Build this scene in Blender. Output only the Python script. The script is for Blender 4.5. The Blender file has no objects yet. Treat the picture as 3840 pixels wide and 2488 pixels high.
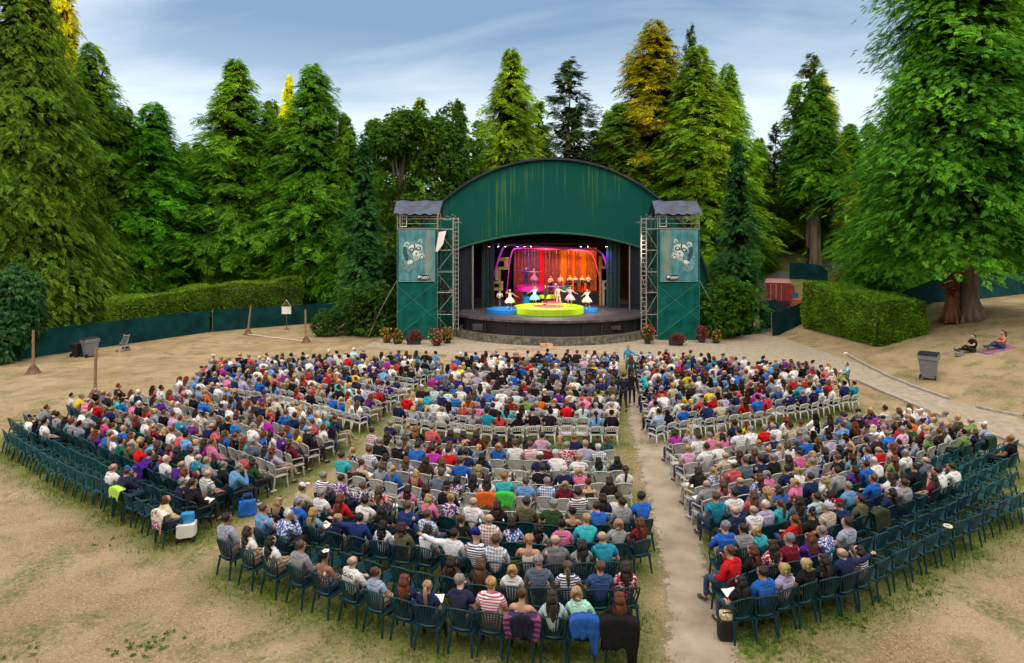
import bpy, bmesh, math, random
import numpy as np
from mathutils import Vector, Matrix, noise

# ---------------------------------------------------------------- camera, sky, sun, exposure
F, HC, YH, CX = 2200.0, 7.8, 921.0, 1920.0      # focal length in photo pixels, eye height, horizon row, centre column
sc = bpy.context.scene
cd = bpy.data.cameras.new('camera'); cam = bpy.data.objects.new('camera', cd); sc.collection.objects.link(cam)
cam.location = (0, 0, HC); cam.rotation_euler = (math.radians(90), 0, 0)
cd.sensor_width = 36; cd.lens = 36 * F / 3840; cd.shift_y = -(1244 - YH) / 3840; cd.clip_end = 3000; cd.clip_start = 0.3
sc.camera = cam
SUN_EL, SUN_AZ = math.radians(9), math.radians(150)     # azimuth from +Y towards +X
sd = Vector((math.sin(SUN_AZ) * math.cos(SUN_EL), math.cos(SUN_AZ) * math.cos(SUN_EL), math.sin(SUN_EL)))
ld = bpy.data.lights.new('sun', 'SUN'); ld.energy = 5.0; ld.angle = math.radians(0.6); ld.color = (1.0, 0.58, 0.17)
sun = bpy.data.objects.new('sun', ld); sc.collection.objects.link(sun); sun.rotation_euler = sd.to_track_quat('Z', 'Y').to_euler()
sc.view_settings.view_transform = 'Standard'; sc.view_settings.look = 'None'; sc.view_settings.gamma = 1
sc.view_settings.exposure = 0.66
w = bpy.data.worlds.new("World"); sc.world = w; w.use_nodes = True
nt = w.node_tree; N = nt.nodes; L = nt.links; N.clear()
out = N.new('ShaderNodeOutputWorld'); bg = N.new('ShaderNodeBackground'); L.new(bg.outputs[0], out.inputs[0]); bg.inputs[1].default_value = 0.10
sky = N.new('ShaderNodeTexSky'); sky.sky_type = 'NISHITA'; sky.sun_disc = False; sky.sun_elevation = SUN_EL; sky.sun_rotation = SUN_AZ
tc = N.new('ShaderNodeTexCoord'); sep = N.new('ShaderNodeSeparateXYZ'); L.new(tc.outputs['Generated'], sep.inputs[0])
def wm(op, a, b=None, c=None):
    n = N.new('ShaderNodeMath'); n.operation = op
    for i, v in enumerate((a, b, c)):
        if v is None: continue
        if isinstance(v, (int, float)): n.inputs[i].default_value = v
        else: L.new(v, n.inputs[i])
    return n.outputs[0]
zc = wm('MAXIMUM', sep.outputs[2], 0.0); den = wm('ADD', zc, 0.16)
cmb = N.new('ShaderNodeCombineXYZ'); L.new(wm('DIVIDE', sep.outputs[0], den), cmb.inputs[0]); L.new(wm('DIVIDE', sep.outputs[1], den), cmb.inputs[1])
mp = N.new('ShaderNodeMapping'); mp.inputs['Scale'].default_value = (0.55, 1.15, 1); mp.inputs['Rotation'].default_value = (0, 0, 0.3); mp.inputs['Location'].default_value = (3.1, 1.7, 0)
L.new(cmb.outputs[0], mp.inputs[0])
n1 = N.new('ShaderNodeTexNoise'); n1.inputs['Scale'].default_value = 1.0; n1.inputs['Detail'].default_value = 6; n1.inputs['Roughness'].default_value = .52; n1.inputs['Distortion'].default_value = .45
L.new(mp.outputs[0], n1.inputs['Vector'])
rp = N.new('ShaderNodeMapRange'); rp.inputs[1].default_value = .37; rp.inputs[2].default_value = .57; L.new(n1.outputs[0], rp.inputs[0])
hz = N.new('ShaderNodeMapRange'); hz.inputs[1].default_value = 0.0; hz.inputs[2].default_value = .34; hz.inputs[3].default_value = 1.0; hz.inputs[4].default_value = 0.0
L.new(zc, hz.inputs[0])
blue = N.new('ShaderNodeMix'); blue.data_type = 'RGBA'; blue.inputs[0].default_value = .88
L.new(sky.outputs[0], blue.inputs[6]); blue.inputs[7].default_value = (1.7, 2.7, 4.1, 1)
m1 = N.new('ShaderNodeMix'); m1.data_type = 'RGBA'; L.new(rp.outputs[0], m1.inputs[0]); L.new(blue.outputs[2], m1.inputs[6]); m1.inputs[7].default_value = (5.0, 5.7, 6.6, 1)
m2 = N.new('ShaderNodeMix'); m2.data_type = 'RGBA'; L.new(wm('MULTIPLY', hz.outputs[0], .85), m2.inputs[0]); L.new(m1.outputs[2], m2.inputs[6]); m2.inputs[7].default_value = (6.6, 7.7, 8.2, 1)
zb = N.new('ShaderNodeMapRange'); zb.interpolation_type = 'SMOOTHSTEP'; zb.inputs[1].default_value = .40; zb.inputs[2].default_value = .72; L.new(wm('ADD', wm('MULTIPLY', sep.outputs[1], -.52), wm('MULTIPLY', sep.outputs[2], .85)), zb.inputs[0])
m3 = N.new('ShaderNodeMix'); m3.data_type = 'RGBA'; L.new(zb.outputs[0], m3.inputs[0]); L.new(m2.outputs[2], m3.inputs[6]); m3.inputs[7].default_value = (19.0, 17.2, 15.0, 1)   # added glow overhead and behind the camera, out of view, to lift the light
L.new(m3.outputs[2], bg.inputs[0])

# ---------------------------------------------------------------- helpers
COL = sc.collection
def P(x, y, z=0.0):
    "photo pixel -> point on the plane at height z"
    s = (y - YH) / (HC - z); return Vector(((x - CX) / s, F / s, z))
def PD(x, y, Y):
    "photo pixel -> point at distance Y"
    return Vector(((x - CX) * Y / F, Y, HC - (y - YH) * Y / F))
def sm(a, b, v):
    t = min(1, max(0, (v - a) / (b - a))); return t * t * (3 - 2 * t)
def gz(x, y):
    bank = .25 * min(12, max(0, x - 23)) * sm(2, 16, y)
    ramp = 4.0 * sm(66, 86, y)
    return bank + ramp
def tag(o, label=None, cat=None, group=None, kind=None):
    if label: o['label'] = label
    if cat: o['category'] = cat
    if group: o['group'] = group
    if kind: o['kind'] = kind
    return o
def link(name, me, parent=None, mat=None):
    o = bpy.data.objects.new(name, me); COL.objects.link(o)
    if parent: o.parent = parent
    if mat and me:
        if len(me.materials) == 0: me.materials.append(mat)
    return o
def empty(name, loc, label, cat, group=None, rz=0):
    o = bpy.data.objects.new(name, None); COL.objects.link(o); o.location = loc; o.rotation_euler[2] = rz; o.empty_display_size = .3
    return tag(o, label, cat, group)
class MB:
    def __init__(s): s.v = []; s.f = []; s.mi = []; s.m = 0
    def add(s, vs, fs):
        n = len(s.v); s.v += [tuple(v) for v in vs]; s.f += [tuple(n + i for i in f) for f in fs]; s.mi += [s.m] * len(fs); return s
    def box(s, c, d, rz=0, rx=0, ry=0):
        M = Matrix.Translation(c) @ Matrix.Rotation(rz, 4, 'Z') @ Matrix.Rotation(ry, 4, 'Y') @ Matrix.Rotation(rx, 4, 'X')
        x, y, z = d[0] / 2, d[1] / 2, d[2] / 2
        vs = [M @ Vector(p) for p in ((-x,-y,-z),(x,-y,-z),(x,y,-z),(-x,y,-z),(-x,-y,z),(x,-y,z),(x,y,z),(-x,y,z))]
        return s.add(vs, [(0,3,2,1),(4,5,6,7),(0,1,5,4),(1,2,6,5),(2,3,7,6),(3,0,4,7)])
    def tube(s, pts, r, n=6, closed=False, flat=1.0):
        pts = [Vector(p) for p in pts]; m = len(pts); vs = []
        rr = r if isinstance(r, (list, tuple)) else [r] * m
        up0 = Vector((0, 0, 1))
        for i, p in enumerate(pts):
            if closed: t = pts[(i + 1) % m] - pts[i - 1]
            else: t = pts[min(i + 1, m - 1)] - pts[max(i - 1, 0)]
            if t.length < 1e-9: t = Vector((0, 0, 1))
            t.normalize(); a = t.cross(up0)
            if a.length < .05: a = t.cross(Vector((0, 1, 0)))
            a.normalize(); b = t.cross(a)
            for k in range(n):
                q = 2 * math.pi * k / n; vs.append(p + a * math.cos(q) * rr[i] + b * math.sin(q) * rr[i] * flat)
        fs = []
        for i in range(m if closed else m - 1):
            j = (i + 1) % m
            for k in range(n): fs.append((i*n+k, j*n+k, j*n+(k+1) % n, i*n+(k+1) % n))
        if not closed: fs += [tuple(range(n)), tuple((m-1)*n + k for k in reversed(range(n)))]
        return s.add(vs, fs)
    def lathe(s, prof, n=24, c=(0,0,0), sx=1, sy=1, cap=True):
        vs = []; fs = []
        for r, z in prof:
            for k in range(n):
                q = 2*math.pi*k/n; vs.append((c[0]+r*math.cos(q)*sx, c[1]+r*math.sin(q)*sy, c[2]+z))
        for i in range(len(prof)-1):
            for k in range(n): fs.append((i*n+k, i*n+(k+1)%n, (i+1)*n+(k+1)%n, (i+1)*n+k))
        if cap: fs += [tuple(reversed(range(n))), tuple((len(prof)-1)*n+k for k in range(n))]
        return s.add(vs, fs)
    def prism(s, poly, y0, y1):
        "poly in (x,z), extruded along y"
        n = len(poly); vs = [(p[0], y0, p[1]) for p in poly] + [(p[0], y1, p[1]) for p in poly]
        fs = [tuple(range(n)), tuple(reversed(range(n, 2*n)))] + [(i, i+n, (i+1)%n+n, (i+1)%n) for i in range(n)]
        return s.add(vs, fs)
    def build(s, name, mat=None, parent=None, smooth=False, mats=None, fix=True):
        me = bpy.data.meshes.new(name); me.from_pydata(s.v, [], s.f)
        if fix:
            bm = bmesh.new(); bm.from_mesh(me); bmesh.ops.recalc_face_normals(bm, faces=bm.faces); bm.to_mesh(me); bm.free()
        for m in (mats or ([mat] if mat else [])): me.materials.append(m)
        if mats: me.polygons.foreach_set('material_index', s.mi)
        if smooth: me.polygons.foreach_set('use_smooth', [True]*len(me.polygons))
        me.update()
        return link(name, me, parent)
def bevel(o, w=.01, seg=1):
    m = o.modifiers.new('b', 'BEVEL'); m.width = w; m.segments = seg; m.limit_method = 'ANGLE'; return o

# ---------------------------------------------------------------- materials
def nodes(name):
    m = bpy.data.materials.new(name); m.use_nodes = True; t = m.node_tree; return m, t.nodes, t.links, t.nodes['Principled BSDF']
def mk(name, col, rough=.75, var=.18, scale=4, bump=0, bscale=30, metal=0, emis=0, spec=.4, stretch=None, col2=None, lo=.35, hi=.65, objcol=False, coord='Object', detail=4):
    m, n, l, b = nodes(name)
    b.inputs['Roughness'].default_value = rough; b.inputs['Metallic'].default_value = metal; b.inputs['Specular IOR Level'].default_value = spec
    t = n.new('ShaderNodeTexCoord'); src = t.outputs[coord]
    if stretch:
        mp = n.new('ShaderNodeMapping'); mp.inputs['Scale'].default_value = stretch; l.new(src, mp.inputs[0]); src = mp.outputs[0]
    nz = n.new('ShaderNodeTexNoise'); nz.inputs['Scale'].default_value = scale; nz.inputs['Detail'].default_value = detail; l.new(src, nz.inputs['Vector'])
    mr = n.new('ShaderNodeMapRange'); mr.inputs[1].default_value = lo; mr.inputs[2].default_value = hi; l.new(nz.outputs[0], mr.inputs[0])
    mx = n.new('ShaderNodeMix'); mx.data_type = 'RGBA'; l.new(mr.outputs[0], mx.inputs[0])
    if objcol:
        oi = n.new('ShaderNodeObjectInfo'); h1 = n.new('ShaderNodeHueSaturation'); h1.inputs['Value'].default_value = 1 - var; l.new(oi.outputs['Color'], h1.inputs['Color'])
        l.new(h1.outputs[0], mx.inputs[6])
        if col2: mx.inputs[7].default_value = (*col2, 1)
        else: l.new(oi.outputs['Color'], mx.inputs[7])
    else:
        mx.inputs[6].default_value = (*[c * (1 - var) for c in col], 1); mx.inputs[7].default_value = (*(col2 or [min(1, c * (1 + var)) for c in col]), 1)
    l.new(mx.outputs[2], b.inputs['Base Color'])
    if bump:
        nb = n.new('ShaderNodeTexNoise'); nb.inputs['Scale'].default_value = bscale; nb.inputs['Detail'].default_value = 3; l.new(src, nb.inputs['Vector'])
        bp = n.new('ShaderNodeBump'); bp.inputs['Strength'].default_value = bump; bp.inputs['Distance'].default_value = .05; l.new(nb.outputs[0], bp.inputs['Height']); l.new(bp.outputs[0], b.inputs['Normal'])
    if emis:
        l.new(mx.outputs[2], b.inputs['Emission Color']); b.inputs['Emission Strength'].default_value = emis
    return m
def attr_mat(name, rough=.8, trans=0, var=.25, scale=1.2, objmul=False, attr='col', bump=0):
    m, n, l, b = nodes(name); b.inputs['Roughness'].default_value = rough; b.inputs['Specular IOR Level'].default_value = .25 if rough < .8 else .06
    a = n.new('ShaderNodeAttribute'); a.attribute_name = attr
    t = n.new('ShaderNodeTexCoord'); nz = n.new('ShaderNodeTexNoise'); nz.inputs['Scale'].default_value = scale; l.new(t.outputs['Object'], nz.inputs['Vector'])
    mr = n.new('ShaderNodeMapRange'); mr.inputs[1].default_value = .35; mr.inputs[2].default_value = .65; mr.inputs[3].default_value = 1 - var; mr.inputs[4].default_value = 1 + var; l.new(nz.outputs[0], mr.inputs[0])
    mul = n.new('ShaderNodeVectorMath'); mul.operation = 'SCALE'; l.new(a.outputs['Color'], mul.inputs[0]); l.new(mr.outputs[0], mul.inputs['Scale']); c = mul.outputs[0]
    if objmul:
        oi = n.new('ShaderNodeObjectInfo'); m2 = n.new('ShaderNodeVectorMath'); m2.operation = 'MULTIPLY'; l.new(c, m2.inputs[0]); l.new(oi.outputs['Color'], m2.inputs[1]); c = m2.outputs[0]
    l.new(c, b.inputs['Base Color'])
    if trans:
        tr = n.new('ShaderNodeBsdfTranslucent'); l.new(c, tr.inputs[0]); ms = n.new('ShaderNodeMixShader'); ms.inputs[0].default_value = trans
        l.new(b.outputs[0], ms.inputs[1]); l.new(tr.outputs[0], ms.inputs[2]); l.new(ms.outputs[0], n['Material Output'].inputs[0])
    return m
M = dict(
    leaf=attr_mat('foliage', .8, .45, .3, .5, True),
    bark=mk('bark', (.15, .11, .085), .95, .4, 3, .6, 12, stretch=(1, 1, .15)),
    barkred=mk('red_bark', (.16, .07, .04), .95, .4, 3, .6, 12, stretch=(1, 1, .15)),
    gchair=mk('green_plastic', (.005, .040, .055), .42, .12, 8, spec=.3),
    wchair=mk('white_plastic', (.66, .66, .63), .42, .08, 5),
    pchair=mk('grey_white_plastic', (.50, .50, .48), .45, .10, 5),
    skin=mk('skin', (.5, .3, .2), .6, .1, 10, objcol=True),
    eye=mk('eye', (.02, .015, .01), .3),
    hair=mk('hair', (.1, .05, .02), .55, .45, 22, .6, 60, objcol=True, stretch=(1, 1, .25)),
    cloth=mk('plain_cloth', (.5, .5, .5), .9, .25, 6, .5, 14, objcol=True, spec=.2),
    floral=mk('floral_cloth', (.5, .5, .5), .9, .1, 22, .3, 14, objcol=True, col2=(.75, .7, .72), lo=.5, hi=.56, spec=.2),
    denim=mk('denim', (.035, .06, .13), .95, .3, 10), dark=mk('dark_trousers', (.02, .02, .026), .9, .3, 10),
    khaki=mk('khaki_trousers', (.28, .22, .15), .9, .2, 10), shoe=mk('shoe_leather', (.06, .05, .05), .6), shoew=mk('trainer', (.5, .5, .52), .6),
    steel=mk('galvanised_steel', (.32, .31, .30), .5, .25, 12, metal=.5), black=mk('black_paint', (.012, .012, .016), .55), navy=mk('dark_navy_panel', (.014, .018, .034), .8, .2, 2, .2, 6),
    wood=mk('weathered_post_wood', (.27, .17, .09), .9, .3, 6, .4, 20, stretch=(6, 6, .5)),
    netting=mk('dark_green_fence_cloth', (.005, .042, .046), .95, .35, .9, .4, 3, spec=.1),
    mesh=mk('green_scaffold_netting', (.004, .090, .075), .9, .3, 1.2, .35, 4, spec=.1),
    white=mk('white_paint', (.75, .75, .73), .6, .06), paper=mk('paper', (.8, .8, .78), .8, .04),
    tarp=mk('blue_grey_tarp', (.035, .052, .095), .5, .35, 1.6, .9, 2.2), stone=mk('stone_wall', (.13, .12, .10), .95, .5, 3.2, 1, 5),
    concrete=mk('concrete', (.36, .32, .27), .9, .2, 5, .3, 30), gbin=mk('grey_bin_plastic', (.17, .18, .20), .5, .1), tyre=mk('rubber', (.015, .015, .016), .8),
    redsteel=mk('rusty_red_container', (.34, .05, .04), .65, .35, 2.5), pinkroof=mk('faded_pink_roof', (.36, .17, .16), .85, .25, 1.5),
    orange=mk('orange_plastic', (.45, .13, .03), .7), yellow=mk('yellow_plastic', (.6, .42, .04), .7), blue=mk('blue_plastic', (.02, .09, .35), .6),
)
def plain(name, c, **k):
    if name not in M: M[name] = mk(name, c, **k)
    return M[name]
def stripes(name, c1, c2, scale, axis='Z', two=False):
    m, n, l, b = nodes(name); b.inputs['Roughness'].default_value = .9
    t = n.new('ShaderNodeTexCoord'); sp = n.new('ShaderNodeSeparateXYZ'); l.new(t.outputs['Object'], sp.inputs[0])
    def band(ax):
        a = n.new('ShaderNodeMath'); a.operation = 'MULTIPLY'; a.inputs[1].default_value = scale; l.new(sp.outputs[ax], a.inputs[0])
        f = n.new('ShaderNodeMath'); f.operation = 'FRACT'; l.new(a.outputs[0], f.inputs[0])
        g = n.new('ShaderNodeMath'); g.operation = 'GREATER_THAN'; g.inputs[1].default_value = .5; l.new(f.outputs[0], g.inputs[0]); return g.outputs[0]
    fac = band(axis)
    if two:
        s = n.new('ShaderNodeMath'); s.operation = 'ADD'; l.new(fac, s.inputs[0]); l.new(band('X'), s.inputs[1]); h = n.new('ShaderNodeMath'); h.operation = 'MULTIPLY'; h.inputs[1].default_value = .5; l.new(s.outputs[0], h.inputs[0]); fac = h.outputs[0]
    mx = n.new('ShaderNodeMix'); mx.data_type = 'RGBA'; l.new(fac, mx.inputs[0]); mx.inputs[6].default_value = (*c1, 1)
    oi = n.new('ShaderNodeObjectInfo')
    if c2 is None: l.new(oi.outputs['Color'], mx.inputs[7])
    else: mx.inputs[7].default_value = (*c2, 1)
    l.new(mx.outputs[2], b.inputs['Base Color']); return m
M['stripe'] = stripes('striped_cloth', (.75, .74, .74), None, 22)
M['plaid'] = stripes('plaid_cloth', (.68, .68, .7), None, 16, two=True)

# ---------------------------------------------------------------- vertex-coloured quad soups (foliage)
def soup(name, V, nper, C, mat):
    "V (n*nper,3), C (n,3) -> mesh of n faces with nper corners"
    n = len(V) // nper; me = bpy.data.meshes.new(name)
    me.vertices.add(len(V)); me.vertices.foreach_set('co', np.ascontiguousarray(V, dtype=np.float32).ravel())
    me.loops.add(len(V)); me.loops.foreach_set('vertex_index', np.arange(len(V), dtype=np.int32))
    me.polygons.add(n); me.polygons.foreach_set('loop_start', np.arange(0, len(V), nper, dtype=np.int32))
    try: me.polygons.foreach_set('loop_total', np.full(n, nper, dtype=np.int32))
    except Exception: pass
    a = me.attributes.new('col', 'FLOAT_COLOR', 'POINT'); cc = np.ones((len(V), 4), dtype=np.float32); cc[:, :3] = np.repeat(C, nper, axis=0)
    a.data.foreach_set('color', cc.ravel()); me.materials.append(mat); me.update(calc_edges=True); me.validate(); return me
def unit(a): return a / np.maximum(1e-6, np.linalg.norm(a, axis=-1, keepdims=True))
def fan(rng, c, d, up, n, length, width, spread, droop, lw=.5):
    "for each spray centre c (k,3), direction d and normal up: n kite leaflets; returns verts (k*n*4,3)"
    k = len(c); side = unit(np.cross(d, up)); up = unit(np.cross(side, d))
    ang = np.linspace(-spread, spread, n)[None, :] + rng.normal(0, .12, (k, n))
    L_ = length[:, None] * (1 - .45 * np.abs(ang) / (spread + 1e-3)) * rng.uniform(.75, 1.2, (k, n))
    dd = d[:, None, :] * np.cos(ang)[..., None] + side[:, None, :] * np.sin(ang)[..., None]
    nn = up[:, None, :] + rng.normal(0, .35, (k, n, 3)); ss = unit(np.cross(dd, nn)); w_ = width[:, None, None] * .5
    root = c[:, None, :] + dd * (L_ * .12)[..., None]; mid = c[:, None, :] + dd * (L_ * lw)[..., None]
    tip = c[:, None, :] + dd * L_[..., None]; tip[..., 2] -= droop * L_; mid[..., 2] -= droop * L_ * .25
    return np.stack([root, mid + ss * w_, tip, mid - ss * w_], axis=2).reshape(-1, 3)
def frond(rng, c, d, up, n, length, width, droop):
    "feathery spray: leaflets set alternately along a drooping stem"
    k = len(c); side = unit(np.cross(d, up)); up = unit(np.cross(side, d))
    s = np.linspace(0, .82, n)[None, :] + rng.normal(0, .03, (k, n)); sg = np.where(np.arange(n) % 2 == 0, 1., -1.)[None, :]
    ang = sg * (.80 - .45 * s) + rng.normal(0, .10, (k, n)); ang[:, -1] *= .1
    L_ = length[:, None]; ll = L_ * (.58 - .30 * s) * rng.uniform(.8, 1.25, (k, n))
    dz = np.zeros((k, n, 3)); dz[..., 2] = -droop * L_ * s ** 2
    root = c[:, None, :] + d[:, None, :] * (L_ * s)[..., None] + dz
    dd = d[:, None, :] * np.cos(ang)[..., None] + side[:, None, :] * np.sin(ang)[..., None]; dd[..., 2] -= droop * s
    ss = unit(np.cross(dd, up[:, None, :] + rng.normal(0, .3, (k, n, 3)))); w_ = width[:, None, None] * .5
    mid = root + dd * (ll * .45)[..., None]; tip = root + dd * ll[..., None]; tip[..., 2] -= droop * .35 * ll
    return np.stack([root, mid + ss * w_, tip, mid - ss * w_], axis=2).reshape(-1, 3)
def conifer(name, seed, H, R, nbr, kind='cedar', base=.05, per=9, leaf=7, ls=.62, lw=.17, col=(.062, .125, .018), col2=(.022, .062, .014), power=.85, gaps=.36, droop=.45, inner=700):
    rng = np.random.default_rng(seed)
    t = rng.beta(1.0, 1.35, nbr) * (1 - base) + base; t[:12] = np.linspace(.93, 1, 12)
    az = rng.uniform(0, 2*np.pi, nbr)
    lump = 1 + gaps * np.sin(az * 3 + t * 17 + seed) * np.sin(t * 31 + az * 2) + rng.normal(0, .10, nbr)
    prof = (1 - t) ** power * (1 - .35 * np.clip((.12 - t) / .12, 0, 1))
    r = R * (prof + .02) * lump * rng.choice([1, 1, 1, .82, 1.12], nbr)
    u = np.stack([np.cos(az), np.sin(az), 0 * az], 1); h = t * H
    rise = {'cedar': .10, 'spruce': -.05, 'fir': .08}[kind]
    fr = np.linspace(.38, 1.0, per)[None, :] ** .8 * np.ones((nbr, 1)) + rng.normal(0, .04, (nbr, per))
    rr = r[:, None] * fr; tang = np.stack([-u[:, 1], u[:, 0], 0 * az], 1)
    c = u[:, None, :] * rr[..., None] + tang[:, None, :] * (rng.normal(0, .12, (nbr, per)) * (rr * .6 + .3))[..., None]
    c[..., 2] = h[:, None] + rise * rr - droop * .55 * rr * fr ** 2 + rng.normal(0, .12, (nbr, per))
    c = c.reshape(-1, 3); U = np.repeat(u, per, axis=0); T = np.repeat(tang, per, axis=0); k = len(c)
    d = unit(U + T * rng.normal(0, .75, (k, 1)) + np.array([0, 0, 1.0]) * rng.normal(-droop * .6, .28, (k, 1)))
    up = unit(np.array([0, 0, 1.0]) + U * .55 + rng.normal(0, .3, (k, 3)))
    sz = np.clip(.65 + .5 * np.repeat(prof, per), .5, 1.15)
    V = frond(rng, c, d, up, leaf, ls * sz * rng.uniform(.8, 1.25, k), lw * sz, droop * .7)
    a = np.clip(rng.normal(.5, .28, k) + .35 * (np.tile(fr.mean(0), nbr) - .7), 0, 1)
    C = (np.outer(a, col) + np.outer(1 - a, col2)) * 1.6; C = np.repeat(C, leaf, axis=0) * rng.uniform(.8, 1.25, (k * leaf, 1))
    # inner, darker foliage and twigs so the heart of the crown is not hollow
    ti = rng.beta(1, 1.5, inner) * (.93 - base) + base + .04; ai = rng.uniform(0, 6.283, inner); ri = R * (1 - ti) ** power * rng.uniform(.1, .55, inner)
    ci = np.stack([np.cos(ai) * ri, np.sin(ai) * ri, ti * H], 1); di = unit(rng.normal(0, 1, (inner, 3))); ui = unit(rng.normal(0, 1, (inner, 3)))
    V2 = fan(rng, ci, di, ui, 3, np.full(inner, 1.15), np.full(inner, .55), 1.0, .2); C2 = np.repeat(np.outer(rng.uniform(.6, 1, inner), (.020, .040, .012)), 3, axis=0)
    return soup(name, np.concatenate([V, V2]), 4, np.concatenate([C, C2]), M['leaf'])
def blobs(name, seed, centres, n, size, col, col2, droop=.15, leaf=4, lw=.5, hollow=.6, wl=.5):
    "broadleaf foliage: leaf fans on the shells of several lobes; centres: (x,y,z,rx,ry,rz)"
    rng = np.random.default_rng(seed); cs = np.array(centres); wgt = (cs[:, 3] * cs[:, 5]); wgt = wgt / wgt.sum()
    idx = rng.choice(len(cs), n, p=wgt); q = unit(rng.normal(0, 1, (n, 3))); rad = rng.uniform(hollow, 1.05, (n, 1)) ** .6
    q2 = q * (1 + .16 * np.sin(q[:, :1] * 7 + seed + idx[:, None]) * np.cos(q[:, 2:3] * 6))
    c = cs[idx, :3] + q2 * rad * cs[idx, 3:6]; keep = c[:, 2] > .05; c = c[keep]; q = q[keep]; k = len(c)
    d = unit(q + rng.normal(0, .6, (k, 3)) + np.array([0, 0, -droop])); up = unit(q * .7 + np.array([0, 0, .8]) + rng.normal(0, .4, (k, 3)))
    V = fan(rng, c, d, up, leaf, size * rng.uniform(.7, 1.3, k), np.full(k, size * wl), 1.0, droop, lw)
    a = np.clip(rng.normal(.5, .3, k), 0, 1); C = np.outer(a, col) + np.outer(1 - a, col2)
    return soup(name, V, 4, np.repeat(C, leaf, axis=0) * rng.uniform(.8, 1.25, (k * leaf, 1)), M['leaf'])
# ---------------------------------------------------------------- seating plan (measured from the photograph)
CR = {'a': (780, 1880, 2.57), 'b': (1600, 1880, 2.5367), 'c': (2560, 1850, 2.57), 'd': (2960, 1550, 2.5705), 'e': (2460, 1480, 3.0838),
      'f': (1180, 1560, 3.5045), 'g': (1760, 1560, 3.3529), 'h': (0, 1480, 2.4867), 'i': (440, 1280, 3.0838), 'j': (1000, 1280, 3.2129),
      'k': (1440, 1280, 3.671), 'l': (1900, 1280, 3.671), 'm': (2360, 1280, 3.6717), 'n': (2760, 1300, 3.3529)}
def nat(c, x, y): o = CR[c]; return o[0] + x / o[2], o[1] + y / o[2]
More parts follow.
